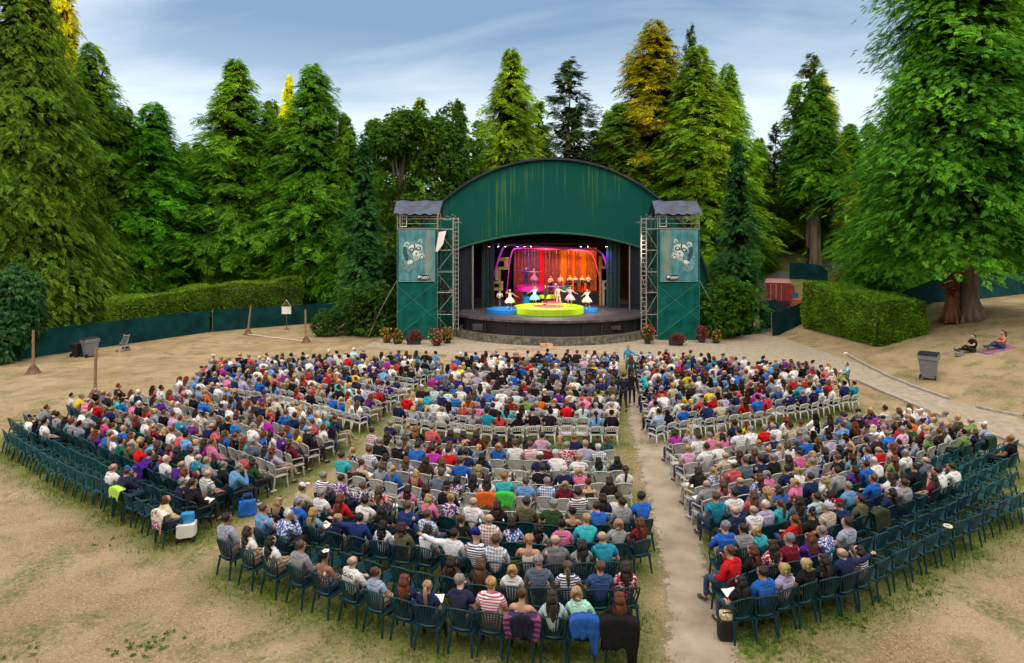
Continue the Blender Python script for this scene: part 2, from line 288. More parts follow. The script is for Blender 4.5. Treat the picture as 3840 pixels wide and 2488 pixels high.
# (block, row from the back, chair type, key points index:crop:x:y of chair-back tops, who sits there: hair+length.top)
ROWS = [
 ('middle', 1, 'G', '0a150,370 1a365,450 2a580,540 3a830,620 4a1080,695 5a1340,780 6a1590,850 7a1850,945 8a2110,990 9b320,1015 10b610,1055 11b910,1085 12b1215,1100 13b1500,1105 14b1830,1120',
  'ks.gb dl.wh kl.wh bs.gy ku.fo xb.wd bu.lh rl.nv yp.nv gs.dn ys.sp bu.ct dl.mi yb.mh rl.bk'),
 ('middle', 2, 'G', '0a490,260 1a700,330 6a1840,640 7a2060,680 8b210,725 9b490,780 10b800,800 12b1360,825 13b1650,825 14b1900,815',
  'bs.lb ws.fb _ _ _ _ _ _ dl.br bl.dk yb.wh gs.sl bp.sn bs.bd dl.fr'),
 ('middle', 3, 'G', '0a620,110 1a800,170 2a985,240 3a1210,290 5a1640,380 7a2080,450 8b220,510 9b460,545 10b650,575 11b965,575 12b1240,590 13b1465,580 14b1725,575',
  'yl.bk gs.bl yl.de yb.nv ks.nh kl.wl dl.og kl.wl ks.wl Ts.sn bs.pw ys.ct xb.vs dl.gy xb.te'),
 ('middle', 4, 'D', '0a880,30 1a1060,80 3a1480,185 5a1900,250 6a2110,300 7b310,345 8b560,370 9b800,385 10b1070,405 11b1310,415 12b1540,400 13b1810,395 14b2040,360',
  'Cw.be gs.wh rl.re ks.wh kl.bk bs.nh bs.pb bu.bk xb.pt kl.fb kl.gy ku.pk ys.tq yb.gy rl.mr'),
 ('middle', 5, 'D', '0f80,1010 1f340,1050 3f850,1180 4f1190,1210 5f1460,1290 6f1750,1330 7g50,1330 8g370,1330 9g700,1340 10g1010,1365 11g1310,1400 12g1640,1365 13g1930,1335 14g2230,1295',
  'gs.sn ds.fp bs.fn bl.fr _ yl.pk yu.fp gb.wh dl.bk ds.og gs.dg ku.bt ds.bl ds.gy ks.bl'),
 ('middle', 6, 'W', '0f210,890 2f720,1000 4f1200,1100 6f1740,1170 8g220,1180 11g1080,1215 12g1400,1190 13g1690,1210 14g1890,1210',
  '_ _ _ _ dl.pk dl.fb Ck.bk _ _ _ _ _ ds.sk dl.nv ds.wh'),
 ('middle', 7, 'P', '0f340,745 1f570,790 2f810,830 3f1010,860 4f1310,925 5f1560,960 7g30,975 8g210,990 9g440,990 10g700,1015 11g950,1015 12g1210,1030 13g1520,1025 14g1780,1005',
  'ds.tq ru.bt bl.gy yp.bl yl.mr Cg.sl kl.fp kl.fn dl.wh os.tq bs.lb gs.pb yb.mr ru.bt dl.bk'),
 ('middle', 8, 'W', '0f480,590 1f690,650 3f1160,730 4f1430,760 6f1890,795 7g110,795 8g360,810 9g630,825 10g890,855 11g1180,865 12g1420,855 13g1640,845 14g1950,845',
  'yp.fn bs.pw kl.de bl.lv dl.br bl.wh bs.bl yl.bk _ _ ds.bk ws.nv yb.pk _ dp.wh'),
 ('middle', 9, 'W', '0f830,520 1f1090,560 3f1540,620 4f1770,640 6g150,650 7g400,665 8g650,685 9g890,705 10g1110,690 11g1360,695 12g1650,690 13g1870,685',
  'gs.bk gs.bk ds.bl ds.mg ds.re ks.nv kl.nv _ _ Cw.nv ws.wh ys.wh kl.mi kl.nv'),
 ('middle', 10, 'P', '0f740,370 1f930,400 2f1130,440 4f1540,500 6f1960,525 7g110,530 8g340,540 10g780,555 12g1240,560 13g1460,560 14g1650,560',
  'du.pr dl.ct bl.gy kl.fp rp.mr rl.wh yp.nv yp.lb yb.bl Cg.wh bs.sr gs.mr gs.fr ys.lv ws.pw'),
 ('middle', 11, 'P', '0f960,240 2f1310,310 3f1530,340 5f1950,385 6g60,390 7g300,400 9g700,425 10g900,415 11g1120,430 13g1520,440 14g1740,430',
  'gs.nv yp.gy ol.bk gs.co dl.nv dl.fp dl.mr kl.gy kl.mr kl.gy ks.lp yp.gn os.nv dl.bk rp.dt'),
 ('middle', 12, 'L', '0k185,1040 1k385,1065 3k775,1110 5k1190,1150 7k1610,1180 8k1830,1175 9l365,1170 12l1035,1170 14l1450,1175',
  'gs.nv yl.gb yp.gb xb.wh _ bp.gy ds.te kp.sr kl.bk Ck.bk ks.bk _ _ dp.lb ks.bk'),
 ('left', 1, 'G', '0h1500,1090 1h1350,1000 2h1190,915 3h1050,850 4h900,775 5h770,725 6h640,665 7h510,605 8h395,540 9h295,475 10h205,415 11h110,380 12h30,330',
  'rb.cr _ _ Cb.dn _ _ _ _ _ _ _ _ _'),
 ('left', 2, 'G', '0h1770,985 1h1620,930 2h1470,870 3h1310,800 4h1170,735 6h905,610 8h660,505 10h440,405 11h335,365 12h240,315 14h80,220',
  'ds.bk gs.dn _ _ _ _ _ _ _ _ _ ks.wh Cn.wh _ _'),
 ('left', 3, 'G', '0h1900,880 1h1740,825 3h1430,715 5h1180,590 7h950,490 9h720,390 11h515,300 12h415,255 13h240,180',
  'gb.pg rb.bk xb.pu ws.wh ds.pu ds.re ds.fg gs.fb rl.pu ks.pw rs.gy ds.gy bs.nv _'),
 ('left', 4, 'D', '0h2130,840 1h1980,770 3h1680,660 6h1270,520 9h900,350 12h580,225 14h400,140',
  'gs.lb gu.bk rb.te ks.wh rl.pk bl.nv yl.tq bl.be bu.wh gs.sp gs.gy gb.wh _ _ _'),
 ('right', 1, 'G', '0c610,1005 1c900,960 2c1190,880 3c1480,800 4c1720,745 5c1950,620 6c2190,500 7d1370,1165 8d1570,1080 9d1770,985 10d1960,885 11d2150,800 12d2290,740',
  'kl.bk ds.bl yb.bk dl.bk xb.nv _ _ _ _ _ _ _ _'),
 ('right', 2, 'G', '0c530,790 1c800,700 2c1040,665 3c1290,600 4c1520,505 5c1750,440 6d930,1130 7d1110,1060 8d1310,965 9d1490,890 10d1680,805 11d1850,720 13d2170,560',
  'bs.re rl.bk gs.mr rl.pu gs.fb _ _ _ _ _ _ _ _ _'),
 ('right', 3, 'G', '0c440,540 1c710,520 3c1160,390 4c1400,320 5c1620,255 6c1830,190 7c2050,115 8d1210,820 9d1400,740 10d1560,680 11d1740,605 12d1900,525 14d2190,385',
  'gs.bl ds.gy _ rp.re Cn.bk Cr.nv ds.og kl.nv ds.gy dl.mr ks.wh _ _ _ os.bk'),
 ('right', 4, 'D', '0c540,355 1c755,325 2c985,265 3c1230,205 5d680,860 8d1240,660 10d1600,525 14d2200,260',
  'xb.nv xb.wh bp.tq dl.sl kl.wh gs.lb bs.bl dl.wh ds.bk xb.sl _ _ _ _ _'),
 ('right', 5, 'D', '0c340,210 1c590,170 2c830,130 4d220,800 5d400,755 6d600,690 8d970,590 10d1330,460 12d1640,340 14d1930,240',
  'bs.te ks.wh yl.sl dl.bl yb.pk yl.wh ds.gy ds.bl ws.wh gs.wh _ _ _ ks.gn Cw.lh'),
 ('right', 12, 'L', '0m430,1160 1m640,1110 3m1050,1060 5m1470,1010 7m1860,950 8m2050,905 9n710,740 11n1060,690 13n1370,620 14n1510,600',
  'ds.lh kl.bk bs.bl ds.nv gs.be ks.sl dl.re ks.bl _ ks.nv gs.nv ks.nv dl.wh ks.sn ds.te'),
]
HAIR = dict(k=((.012, .010, .010), 'black'), d=((.035, .020, .013), 'dark brown'), b=((.11, .060, .032), 'brown'), y=((.46, .30, .13), 'blonde'), r=((.15, .040, .018), 'auburn'),
            o=((.32, .12, .03), 'ginger'), g=((.26, .25, .25), 'grey'), w=((.62, .60, .57), 'white'), x=((.5, .3, .22), 'bald'), T=((.02, .02, .22), 'purple turban'),
            C=((.7, .7, .7), 'cap'))
LEN = dict(s='short', l='long', p='ponytail', u='bun', b='bob')
CAPS = dict(w=((.75, .75, .75), 'white'), k=((.012, .012, .015), 'black'), g=((.13, .13, .14), 'grey'), b=((.02, .11, .42), 'blue'), n=((.015, .025, .07), 'navy'), r=((.32, .01, .03), 'red'))
TOP = dict(wh=('cloth', (.74, .74, .76), 'white top'), wd=('cloth', (.76, .76, .78), 'white lettered t-shirt'), wl=('cloth', (.70, .71, .78), 'white long sleeves'), gy=('cloth', (.27, .28, .31), 'grey top'),
    gb=('cloth', (.33, .36, .46), 'pale grey polo'), lh=('cloth', (.32, .42, .60), 'light blue hoodie'), sl=('cloth', (.10, .13, .19), 'slate top'), nv=('cloth', (.014, .024, .085), 'navy top'),
    nh=('cloth', (.016, .035, .17), 'navy hoodie'), dn=('cloth', (.018, .022, .06), 'dark navy jacket'), bk=('cloth', (.012, .012, .016), 'black top'), dk=('cloth', (.035, .025, .025), 'dark brown top'),
    br=('cloth', (.08, .03, .025), 'brown top'), bl=('cloth', (.02, .12, .50), 'blue top'), bd=('cloth', (.035, .08, .22), 'denim blue shirt'), lb=('cloth', (.14, .32, .60), 'light blue shirt'),
    de=('cloth', (.16, .30, .40), 'pale denim jacket'), te=('cloth', (.015, .24, .36), 'teal top'), dt=('cloth', (.01, .13, .16), 'dark teal top'), tq=('cloth', (.04, .42, .50), 'turquoise top'), mi=('cloth', (.42, .60, .62), 'pale mint top'),
    mh=('cloth', (.40, .72, .62), 'mint hoodie'), gn=('cloth', (.16, .26, .08), 'green top'), dg=('cloth', (.02, .06, .02), 'dark green top'), og=('cloth', (.10, .095, .055), 'olive top'), re=('cloth', (.52, .01, .015), 'red top'),
    mr=('cloth', (.17, .01, .03), 'maroon top'), co=('cloth', (.52, .09, .11), 'coral top'), pk=('cloth', (.62, .17, .34), 'pink top'), mg=('cloth', (.42, .03, .36), 'magenta top'), lp=('cloth', (.62, .36, .52), 'pale pink shirt'),
    pu=('cloth', (.07, .02, .22), 'purple top'), lv=('cloth', (.42, .38, .60), 'lavender top'), be=('cloth', (.50, .44, .36), 'beige top'), cr=('cloth', (.75, .66, .40), 'cream jacket'), or_=('cloth', (.65, .14, .02), 'orange top'), ye=('cloth', (.70, .52, .05), 'yellow top'),
    fb=('floral', (.04, .12, .42), 'blue floral top'), fr=('floral', (.45, .03, .06), 'red patterned top'), fp=('floral', (.12, .03, .20), 'purple patterned top'), fn=('floral', (.015, .02, .08), 'navy patterned top'), fg=('floral', (.01, .12, .07), 'green patterned top'), fo=('floral', (.40, .10, .12), 'floral dress'),
    sn=('stripe', (.02, .03, .14), 'navy striped top'), sk=('stripe', (.01, .01, .02), 'black striped top'), sr=('stripe', (.35, .03, .04), 'red striped top'), sp=('stripe', (.45, .06, .20), 'pink striped top'),
    pb=('plaid', (.02, .14, .42), 'blue plaid shirt'), pw=('plaid', (.20, .24, .34), 'white plaid shirt'), pt=('plaid', (.40, .18, .10), 'tan plaid shirt'), pr=('plaid', (.25, .02, .12), 'red plaid shirt'), pg=('plaid', (.25, .24, .22), 'grey checked shirt'),
    ct=('cloth', (.66, .60, .52), 'cream vest top'), bt=('cloth', (.02, .02, .02), 'strappy black top'), vs=('cloth', (.16, .17, .19), 'grey waistcoat'))
rnd = random.Random(7)
RH = ['ks','kl','ds','dl','dl','bs','bs','bl','bp','yl','yb','ys','yp','rl','rs','gs','gs','gs','ws','gb','xb','ds','bl','du','dl','Cw','Cn','kl']
RT = ['wh']*12 + ['gy','gy','gy','gb','sl','sl','nv','nv','nv','nv','nv','nv','nv','bk','bk','bk','bk','bk','bk','bk','bk','bk','dk','dk','lb','be','bl','bl','lb','lb','te','tq','mi','gn','dg','re','re','mr','co','pk','pk','mg','lp','pu','lv','lv','be','be','fb','fb','fr','fp','fn','sn','sr','pb','pw','or_','ye','gb','bd','de','og','ct']
def rtok(pe=.07): return '_' if rnd.random() < pe else rnd.choice(RH) + '.' + rnd.choice(RT)
TOPZ = dict(G=.90, D=.86, W=.88, P=.86, L=.80)
def along(pts, u):
    "pts list of (index, Vector); evaluate at fractional index"
    for (i0, p0), (i1, p1) in zip(pts, pts[1:]):
        if u <= i1 + 1e-6: return p0.lerp(p1, (u - i0) / (i1 - i0))
    return pts[-1][1]
lines = {}; seats = []
STAGE = Vector((3.6, 47, 0))
def lay(block, row, typ, fn, n, toks, skip=None, tis=None):
    "fn(v in 0..1) -> world point of a chair-back foot; n seats"
    for j in range(n):
        v = j / (n - 1); p = fn(v); q = fn(min(1, v + .03)) - fn(max(0, v - .03)); q.normalize()
        f = Vector((-q.y, q.x, 0))
        if f.dot(STAGE - p) < 0: f = -f
        if skip and skip(p): continue
        seats.append(dict(block=block, row=row, typ=typ, j=j, n=n, p=p + f * .26, rz=math.atan2(-f.x, f.y), tok=toks[j], ti=tis[j] if tis else j))
def stretch(tok, n):
    m = len(tok); outl = []; used = set(); tis = []
    for j in range(n):
        i = min(m - 1, int(round(j * (m - 1) / (n - 1))))
        if i in used: outl.append('_' if tok[i] == '_' or rnd.random() < .12 else rtok(0))
        else: outl.append(tok[i]); used.add(i); tis.append(i); continue
        tis.append(-1)
    return outl, tis
for block, row, typ, kp, toks in ROWS:
    pts = []
    for k in kp.split():
        q = 0
        while k[q].isdigit(): q += 1
        x, y = k[q+1:].split(','); nx, ny = nat(k[q], float(x), float(y)); p = P(nx, ny, TOPZ[typ]); p.z = 0; pts.append((int(k[:q]), p))
    toks = toks.split(); n = len(toks); last = n - 1
    ln = sum((b[1] - a[1]).length for a, b in zip(pts, pts[1:]))
    m = max(n, int(round(ln / (.66 if block != 'middle' else .60))) + 1) if block != 'middle' else n
    fn = lambda v, pts=pts, last=last: along(pts, v * last)
    lines[(block, row)] = fn
    tk, tis = stretch(toks, m) if m != n else (toks, None)
    lay(block, row, typ, fn, m, tk, tis=tis)
def px(p): return CX + p.x * F / p.y, YH + HC * F / p.y
def between(block, r0, fa, fb, count, types, pe, skip=None, sp=.62):
    for k in range(1, count + 1):
        t = k / (count if fb[1] else count + 1)
        fn = lambda v, t=t: fa(v).lerp(fb[0](v), t)
        ln = sum((fn((i + 1) / 8) - fn(i / 8)).length for i in range(8)); m = max(4, int(ln / sp) + 1)
        lay(block, r0 + k, types[(k - 1) % len(types)], fn, m, [rtok(pe) for _ in range(m)], skip)
def seg(*pp):
    W_ = [P(x, y, .84).xy.to_3d() for x, y in pp]
    return lambda v: along(list(enumerate(W_)), v * (len(W_) - 1))
between('middle', 12, lines[('middle', 12)], (seg((1742, 1350), (2040, 1348), (2305, 1348)), True), 12, 'L', .06, sp=.60)
lines['L10'] = seg((1246, 1612), (960, 1520), (660, 1446))
between('left', 4, lines[('left', 4)], (lines['L10'], True), 6, 'DWPWPW', .08)
lines['LF0'] = seg((1330, 1550), (1040, 1478), (729, 1436)); n = 22
lay('left', 11, 'L', lines['LF0'], n, ['bl.wh', 'yl.wh', 'yp.bl', 'ks.bl', '_', '_', 'gs.bk', '_', 'rl.co', '_', '_', 'dl.lb', '_', 'ds.bl', '_', 'gs.lv', 'gs.nv', 'gs.pk', '_', 'gs.nv', 'ks.nv', 'gs.lb'])
def skl(p):
    x, y = px(p); x2, y2 = CX + p.x * F / p.y, YH + (HC - .84) * F / p.y
    return y2 < (1338 if x2 > 1350 else 1338 + (1350 - x2) * .055) or x2 > 1650 - (1345 - y2) * 0
between('left', 11, lines['LF0'], (seg((1632, 1352), (1200, 1318), (860, 1300)), True), 10, 'L', .05, skl)
lines['R11'] = seg((2551, 1668), (2980, 1612), (3428, 1568))
between('right', 5, lines[('right', 5)], (lines['R11'], True), 6, 'WPWWPW', .14)
def skr(p):
    x2, y2 = CX + p.x * F / p.y, YH + (HC - .84) * F / p.y
    return y2 < (1340 if x2 < 2600 else 1352 + (x2 - 2600) * .055)
between('right', 12, lines[('right', 12)], (seg((2412, 1350), (2700, 1325), (3000, 1300)), True), 11, 'L', .05, skr)
# the front block of the left section is reached by its own aisle: keep the aisle free
clean = []
for s in seats:
    x, y = px(s['p'])
    if s['block'] == 'middle' and s['row'] > 12 and x < 1500: continue
    if s['p'].y > 0: clean.append(s)
seats = clean
seats.sort(key=lambda s: s['p'].length)
for s in seats:
    x, y = px(s['p']); s['in'] = -60 < x < 3900 and y < 2620
print('seats', len(seats), 'people', sum(s['tok'] != '_' for s in seats))
# ---------------------------------------------------------------- ground, paths
def grid_axis(lo, hi, a, b, fine, coarse):
    return sorted(set([round(v, 3) for v in np.arange(a, b + fine, fine)] + [round(v, 3) for v in np.arange(lo, a, coarse)] + [round(v, 3) for v in np.arange(b + fine, hi + coarse, coarse)]))
gxs = grid_axis(-500, 500, -46, 58, .4, 12); gys = grid_axis(-60, 900, 5, 92, .4, 14)
def seat_xy():
    return np.array([[s['p'].x, s['p'].y] for s in seats])
SX = seat_xy()
def build_ground():
    nx, ny = len(gxs), len(gys); X, Y = np.meshgrid(gxs, gys); 
    smv = lambda a, b, v: (lambda t: t * t * (3 - 2 * t))(np.clip((v - a) / (b - a), 0, 1))
    Z = .25 * np.clip(X - 23, 0, 12) * smv(2, 16, Y) + 4.0 * smv(66, 86, Y)
    V = np.stack([X, Y, Z], -1).reshape(-1, 3).astype(np.float32)
    idx = np.arange(nx * ny).reshape(ny, nx); Q = np.stack([idx[:-1, :-1], idx[:-1, 1:], idx[1:, 1:], idx[1:, :-1]], -1).reshape(-1)
    me = bpy.data.meshes.new('ground'); me.vertices.add(len(V)); me.vertices.foreach_set('co', V.ravel()); me.loops.add(len(Q)); me.loops.foreach_set('vertex_index', Q.astype(np.int32))
    me.polygons.add(len(Q) // 4); me.polygons.foreach_set('loop_start', np.arange(0, len(Q), 4, dtype=np.int32)); me.polygons.foreach_set('use_smooth', [True] * (len(Q) // 4))
    # green amount: grass survives under and beside the chairs; far lawn is a paler green with sunlight put into it
    g = np.zeros(len(V), np.float32); m = (np.abs(V[:, 0]) < 60) & (V[:, 1] < 62) & (V[:, 1] > 4); sub = V[m][:, :2]
    best = np.full(len(sub), 99.0, np.float32)
    for i in range(0, len(SX), 60): best = np.minimum(best, np.sqrt(((sub[:, None, :] - SX[None, i:i+60, :]) ** 2).sum(-1)).min(1))
    g[m] = np.clip(1.30 - best / .95, 0, 1) * .95
    lawn = (V[:, 1] > 58) & (V[:, 0] > 16); g[lawn] = .55
    a = me.attributes.new('green', 'FLOAT', 'POINT'); a.data.foreach_set('value', g); me.update(calc_edges=True)
    mt, n, l, b = nodes('dry_grass_ground'); b.inputs['Roughness'].default_value = .95; b.inputs['Specular IOR Level'].default_value = .15
    t = n.new('ShaderNodeTexCoord')
    def nz(scale, detail=5, rough=.55, dist=0):
        q = n.new('ShaderNodeTexNoise'); q.inputs['Scale'].default_value = scale; q.inputs['Detail'].default_value = detail; q.inputs['Roughness'].default_value = rough; q.inputs['Distortion'].default_value = dist; l.new(t.outputs['Object'], q.inputs['Vector']); return q.outputs[0]
    def mr(v, a_, b_, c_=0, d_=1):
        q = n.new('ShaderNodeMapRange'); q.inputs[1].default_value = a_; q.inputs[2].default_value = b_; q.inputs[3].default_value = c_; q.inputs[4].default_value = d_; l.new(v, q.inputs[0]); return q.outputs[0]
    def mix(f, a_, b_):
        q = n.new('ShaderNodeMix'); q.data_type = 'RGBA'; l.new(f, q.inputs[0])
        for i, v in ((6, a_), (7, b_)):
            if isinstance(v, tuple): q.inputs[i].default_value = (*v, 1)
            else: l.new(v, q.inputs[i])
        return q.outputs[2]
    def mul(a_, b_):
        q = n.new('ShaderNodeMath'); q.operation = 'MULTIPLY'; l.new(a_, q.inputs[0]); 
        if isinstance(b_, float): q.inputs[1].default_value = b_
        else: l.new(b_, q.inputs[1])
        return q.outputs[0]
    def add(a_, b_):
        q = n.new('ShaderNodeMath'); q.operation = 'ADD'; q.use_clamp = True; l.new(a_, q.inputs[0]); l.new(b_, q.inputs[1]); return q.outputs[0]
    dry = mix(mr(nz(.35, 6), .38, .62), (.275, .19, .105), (.385, .29, .175))
    dry = mix(mr(nz(1.1, 6), .50, .70), dry, (.20, .15, .085))
    dry = mix(mr(nz(17, 4, .7), .50, .66, 0, .75), dry, (.50, .41, .25)); dry = mix(mr(nz(26, 3, .7), .53, .68, 0, .7), dry, (.12, .085, .045))
    grn = mix(mr(nz(9, 5, .7), .35, .65), (.045, .085, .012), (.17, .20, .045))
    at = n.new('ShaderNodeAttribute'); at.attribute_name = 'green'
    patch = mul(mr(nz(.55, 7, .68, .4), .50, .62), mr(nz(7, 4, .7), .42, .58))
    gm = add(mul(at.outputs['Fac'], mr(nz(1.6, 6, .7), .30, .47, .35, 1)), mul(patch, .85))
    c = mix(gm, dry, grn); l.new(c, b.inputs['Base Color'])
    bp = n.new('ShaderNodeBump'); bp.inputs['Strength'].default_value = .7; bp.inputs['Distance'].default_value = .06; l.new(nz(14, 5, .7), bp.inputs['Height']); l.new(bp.outputs[0], b.inputs['Normal'])
    return tag(link('ground', me, None, mt), kind='structure')
build_ground()
M['gravel'] = mk('gravel_path', (.32, .26, .19), .95, .14, 2.5, .5, 30, col2=(.41, .35, .27), detail=9, lo=.3, hi=.7); M['slab'] = mk('stone_slab', (.36, .26, .19), .9, .25, .9, .25, 20)
def ragged(poly, step=.35, amp=.18, seed=0):
    o = []; n = len(poly)
    for i in range(n):
        a, b = poly[i], poly[(i + 1) % n]; k = max(1, int((b - a).length / step))
        for j in range(k):
            p = a.lerp(b, j / k); q = noise.noise(Vector((p.x * .9 + seed, p.y * .9, 0))) * 2 + noise.noise(Vector((p.x * 3.1, p.y * 3.1, seed))); d = (b - a).normalized()
            o.append(Vector((p.x - d.y * q * amp, p.y + d.x * q * amp, 0)))
    return o
def sheet(name, polys, z, mat, seed=0, amp=.18, bank=False):
    m = bpy.data.meshes.new(name); bm = bmesh.new()
    for poly in polys:
        vs = [bm.verts.new((p.x, p.y, z)) for p in ragged(poly, seed=seed, amp=amp)]; f = bm.faces.new(vs)
    bmesh.ops.triangulate(bm, faces=bm.faces); bm.to_mesh(m); bm.free()
    return tag(link(name, m, None, mat), kind='structure')
def ppoly(s): return [P(*map(float, q.split(','))) for q in s.split()]
M['aisle'] = mk('trodden_aisle', (.30, .235, .165), .95, .14, 1.6, .5, 30, col2=(.40, .335, .25), detail=9, lo=.3, hi=.7)
def aisle():
    Lf = ppoly('2358,1375 2336,1480 2340,1600 2368,1700 2396,1850 2436,2050 2456,2250 2450,2488 2450,3100'); Rt = ppoly('2428,1375 2452,1500 2500,1620 2588,1760 2638,1900 2686,2100 2730,2260 2830,2488 2880,3100')
    la, ra = list(enumerate(Lf)), list(enumerate(Rt)); n, k = 160, 24; m = MB(); vs = []; ed = []
    for i in range(n + 1):
        a, b = along(la, i / n * 8), along(ra, i / n * 8)
        for j in range(k + 1): p = a.lerp(b, j / k); vs.append((p.x, p.y, .006)); ed.append(min(j, k - j) / k * (b - a).length)
    m.add(vs, [(i*(k+1)+j, i*(k+1)+j+1, (i+1)*(k+1)+j+1, (i+1)*(k+1)+j) for i in range(n) for j in range(k)]); mt = M['aisle']; o = m.build('path', mt, fix=False)
    at = o.data.attributes.new('edge', 'FLOAT', 'POINT'); at.data.foreach_set('value', ed)
    t = mt.node_tree; N_ = t.nodes; L_ = t.links; a = N_.new('ShaderNodeAttribute'); a.attribute_name = 'edge'; tc_ = N_.new('ShaderNodeTexCoord'); nz = N_.new('ShaderNodeTexNoise'); nz.inputs['Scale'].default_value = 3.2; nz.inputs['Detail'].default_value = 9; nz.inputs['Roughness'].default_value = .75; L_.new(tc_.outputs['Object'], nz.inputs['Vector'])
    q = N_.new('ShaderNodeMath'); q.operation = 'MULTIPLY_ADD'; q.inputs[1].default_value = 1.4; q.inputs[2].default_value = -.92; L_.new(nz.outputs[0], q.inputs[0]); r = N_.new('ShaderNodeMath'); r.operation = 'ADD'; L_.new(q.outputs[0], r.inputs[0]); L_.new(a.outputs['Fac'], r.inputs[1])
    u = N_.new('ShaderNodeMapRange'); u.inputs[1].default_value = -.03; u.inputs[2].default_value = .10; L_.new(r.outputs[0], u.inputs[0]); L_.new(u.outputs[0], N_['Principled BSDF'].inputs['Alpha']); tag(o, kind='structure')
aisle()
sheet('forecourt', [ppoly('1360,1300 1560,1318 1800,1345 2300,1352 2640,1362 3060,1392 3130,1432 3216,1434 3462,1540 3840,1684 4300,1860 4300,1690 3840,1566 3560,1502 3340,1422 3160,1335 3040,1262 3010,1238 2850,1243 2700,1270 2560,1268 1440,1268')], .005, M['gravel'], 1, .08)
slabs = MB()
for x0, x1, y0, y1 in ((-4.6, .3, 39.4, 43.2), (.35, 4.0, 39.4, 43.6), (4.05, 7.2, 39.5, 43.4), (-1.2, 4.4, 43.7, 44.8)):
    slabs.box(((x0+x1)/2, (y0+y1)/2, .03), (x1-x0-.04, y1-y0-.04, .05))
tag(slabs.build('paving', M['slab']), kind='structure')
def kerb(pts, name, lab):
    m = MB(); pp = [P(*q) for q in pts]; Lk = []
    for a, b in zip(pp, pp[1:]):
        k = max(1, int((b - a).length / 1.1))
        for j in range(k):
            p, q = a.lerp(b, j / k), a.lerp(b, (j + .97) / k); c = (p + q) / 2; d = q - p
            m.box((c.x + noise.noise(c) * .03, c.y, gz(c.x, c.y) + .05), (.16, d.length, .16), rz=math.atan2(-d.x, d.y))
    o = m.build(name, M['concrete']); bevel(o, .012); return tag(o, kind='structure')
kerb([(3120,1428), (3216,1431), (3267,1455), (3460,1536), (3598,1593), (3840,1678), (4200,1815)], 'kerb', '')
kerb([(3172,1337), (3240,1368), (3340,1418), (3450,1462), (3560,1500)], 'kerb', ''); kerb([(3660,1530), (3740,1548), (3840,1566), (4000,1600)], 'kerb', '')
# far asphalt walk across the park lawn
walk = MB(); pts = []
for i in range(40):
    t = i / 39; x = 22 + t * 60; y = 69 + 6 * math.sin(t * 2.2) + t * 10; pts.append((x, y))
for (x0, y0), (x1, y1) in zip(pts, pts[1:]):
    walk.add([(x0, y0 - 1.3, gz(x0, y0 - 1.3) + .05), (x1, y1 - 1.3, gz(x1, y1 - 1.3) + .05), (x1, y1 + 1.3, gz(x1, y1 + 1.3) + .05), (x0, y0 + 1.3, gz(x0, y0 + 1.3) + .05)], [(0, 1, 2, 3)])
tag(walk.build('footpath', plain('asphalt', (.17, .17, .19), rough=.9, var=.15)), kind='structure')

# grass blades along the rear rows and leafy weeds
rng = np.random.default_rng(5); near = [s for s in seats if s['in'] and (s['row'] <= 2 or s['row'] in (12, 11) or (s['block'] != 'middle' and s['row'] == 3))]
C = np.array([[s['p'].x, s['p'].y] for s in near]); n = 90000
q = C[rng.integers(0, len(C), n)] + rng.normal(0, .42, (n, 2)); ok = q[:, 1] > 7
nzv = np.array([noise.noise(Vector((a * 1.1, b * 1.1, 3))) for a, b in q]); ok &= nzv > -.18
# nothing grows on the trodden path
pathx = lambda y: np.interp(y, [10, 13, 16, 22, 30, 40], [3.45, 3.75, 4.35, 5.1, 6.3, 8.1]); ok &= ~((q[:, 0] > pathx(q[:, 1]) - .1) & (q[:, 0] < pathx(q[:, 1]) + 1.1))
q = q[ok]; n = len(q); a = rng.uniform(0, 6.28, n); h = rng.uniform(.04, .13, n); wd = .009; dx, dy = np.cos(a) * wd, np.sin(a) * wd; z0 = np.zeros(n)
lean = rng.normal(0, .04, (n, 2))
V = np.stack([np.stack([q[:, 0] - dx, q[:, 1] - dy, z0], 1), np.stack([q[:, 0] + dx, q[:, 1] + dy, z0], 1), np.stack([q[:, 0] + lean[:, 0], q[:, 1] + lean[:, 1], h], 1)], 1).reshape(-1, 3)
mixv = rng.uniform(0, 1, (n, 1)); Cc = mixv * np.array([.07, .16, .018]) + (1 - mixv) * np.array([.17, .19, .05]); dryb = rng.uniform(0, 1, n) < .18; Cc[dryb] = (.36, .29, .13)
tag(link('grass', soup('grass', V, 3, Cc, M['leaf'])), 'rough green grass growing under and behind the rear rows', 'grass', kind='stuff')
# short dead straw over the nearer open ground
n = 170000; qx = rng.uniform(-30, 30, n); qy = 8.5 + 24 * rng.uniform(0, 1, n) ** 1.4; ok = (np.abs(qx) < qy * .92 + 1) & ~((qx > pathx(qy) - .25) & (qx < pathx(qy) + 1.5)); qx, qy = qx[ok], qy[ok]
cl = np.sin(qx * 2.1 + np.sin(qy * 1.7) * 2) * np.sin(qy * 2.6 + qx * .7); ok = cl + rng.normal(0, .5, len(qx)) > -.1; qx, qy = qx[ok], qy[ok]; n = len(qx)
a = rng.uniform(0, 6.28, n); h = rng.uniform(.015, .05, n); ln = rng.normal(0, .05, (n, 2)); dx, dy = np.cos(a) * .007, np.sin(a) * .007; z0 = np.full(n, .002)
V = np.stack([np.stack([qx - dx, qy - dy, z0], 1), np.stack([qx + dx, qy + dy, z0], 1), np.stack([qx + ln[:, 0], qy + ln[:, 1], h], 1)], 1).reshape(-1, 3)
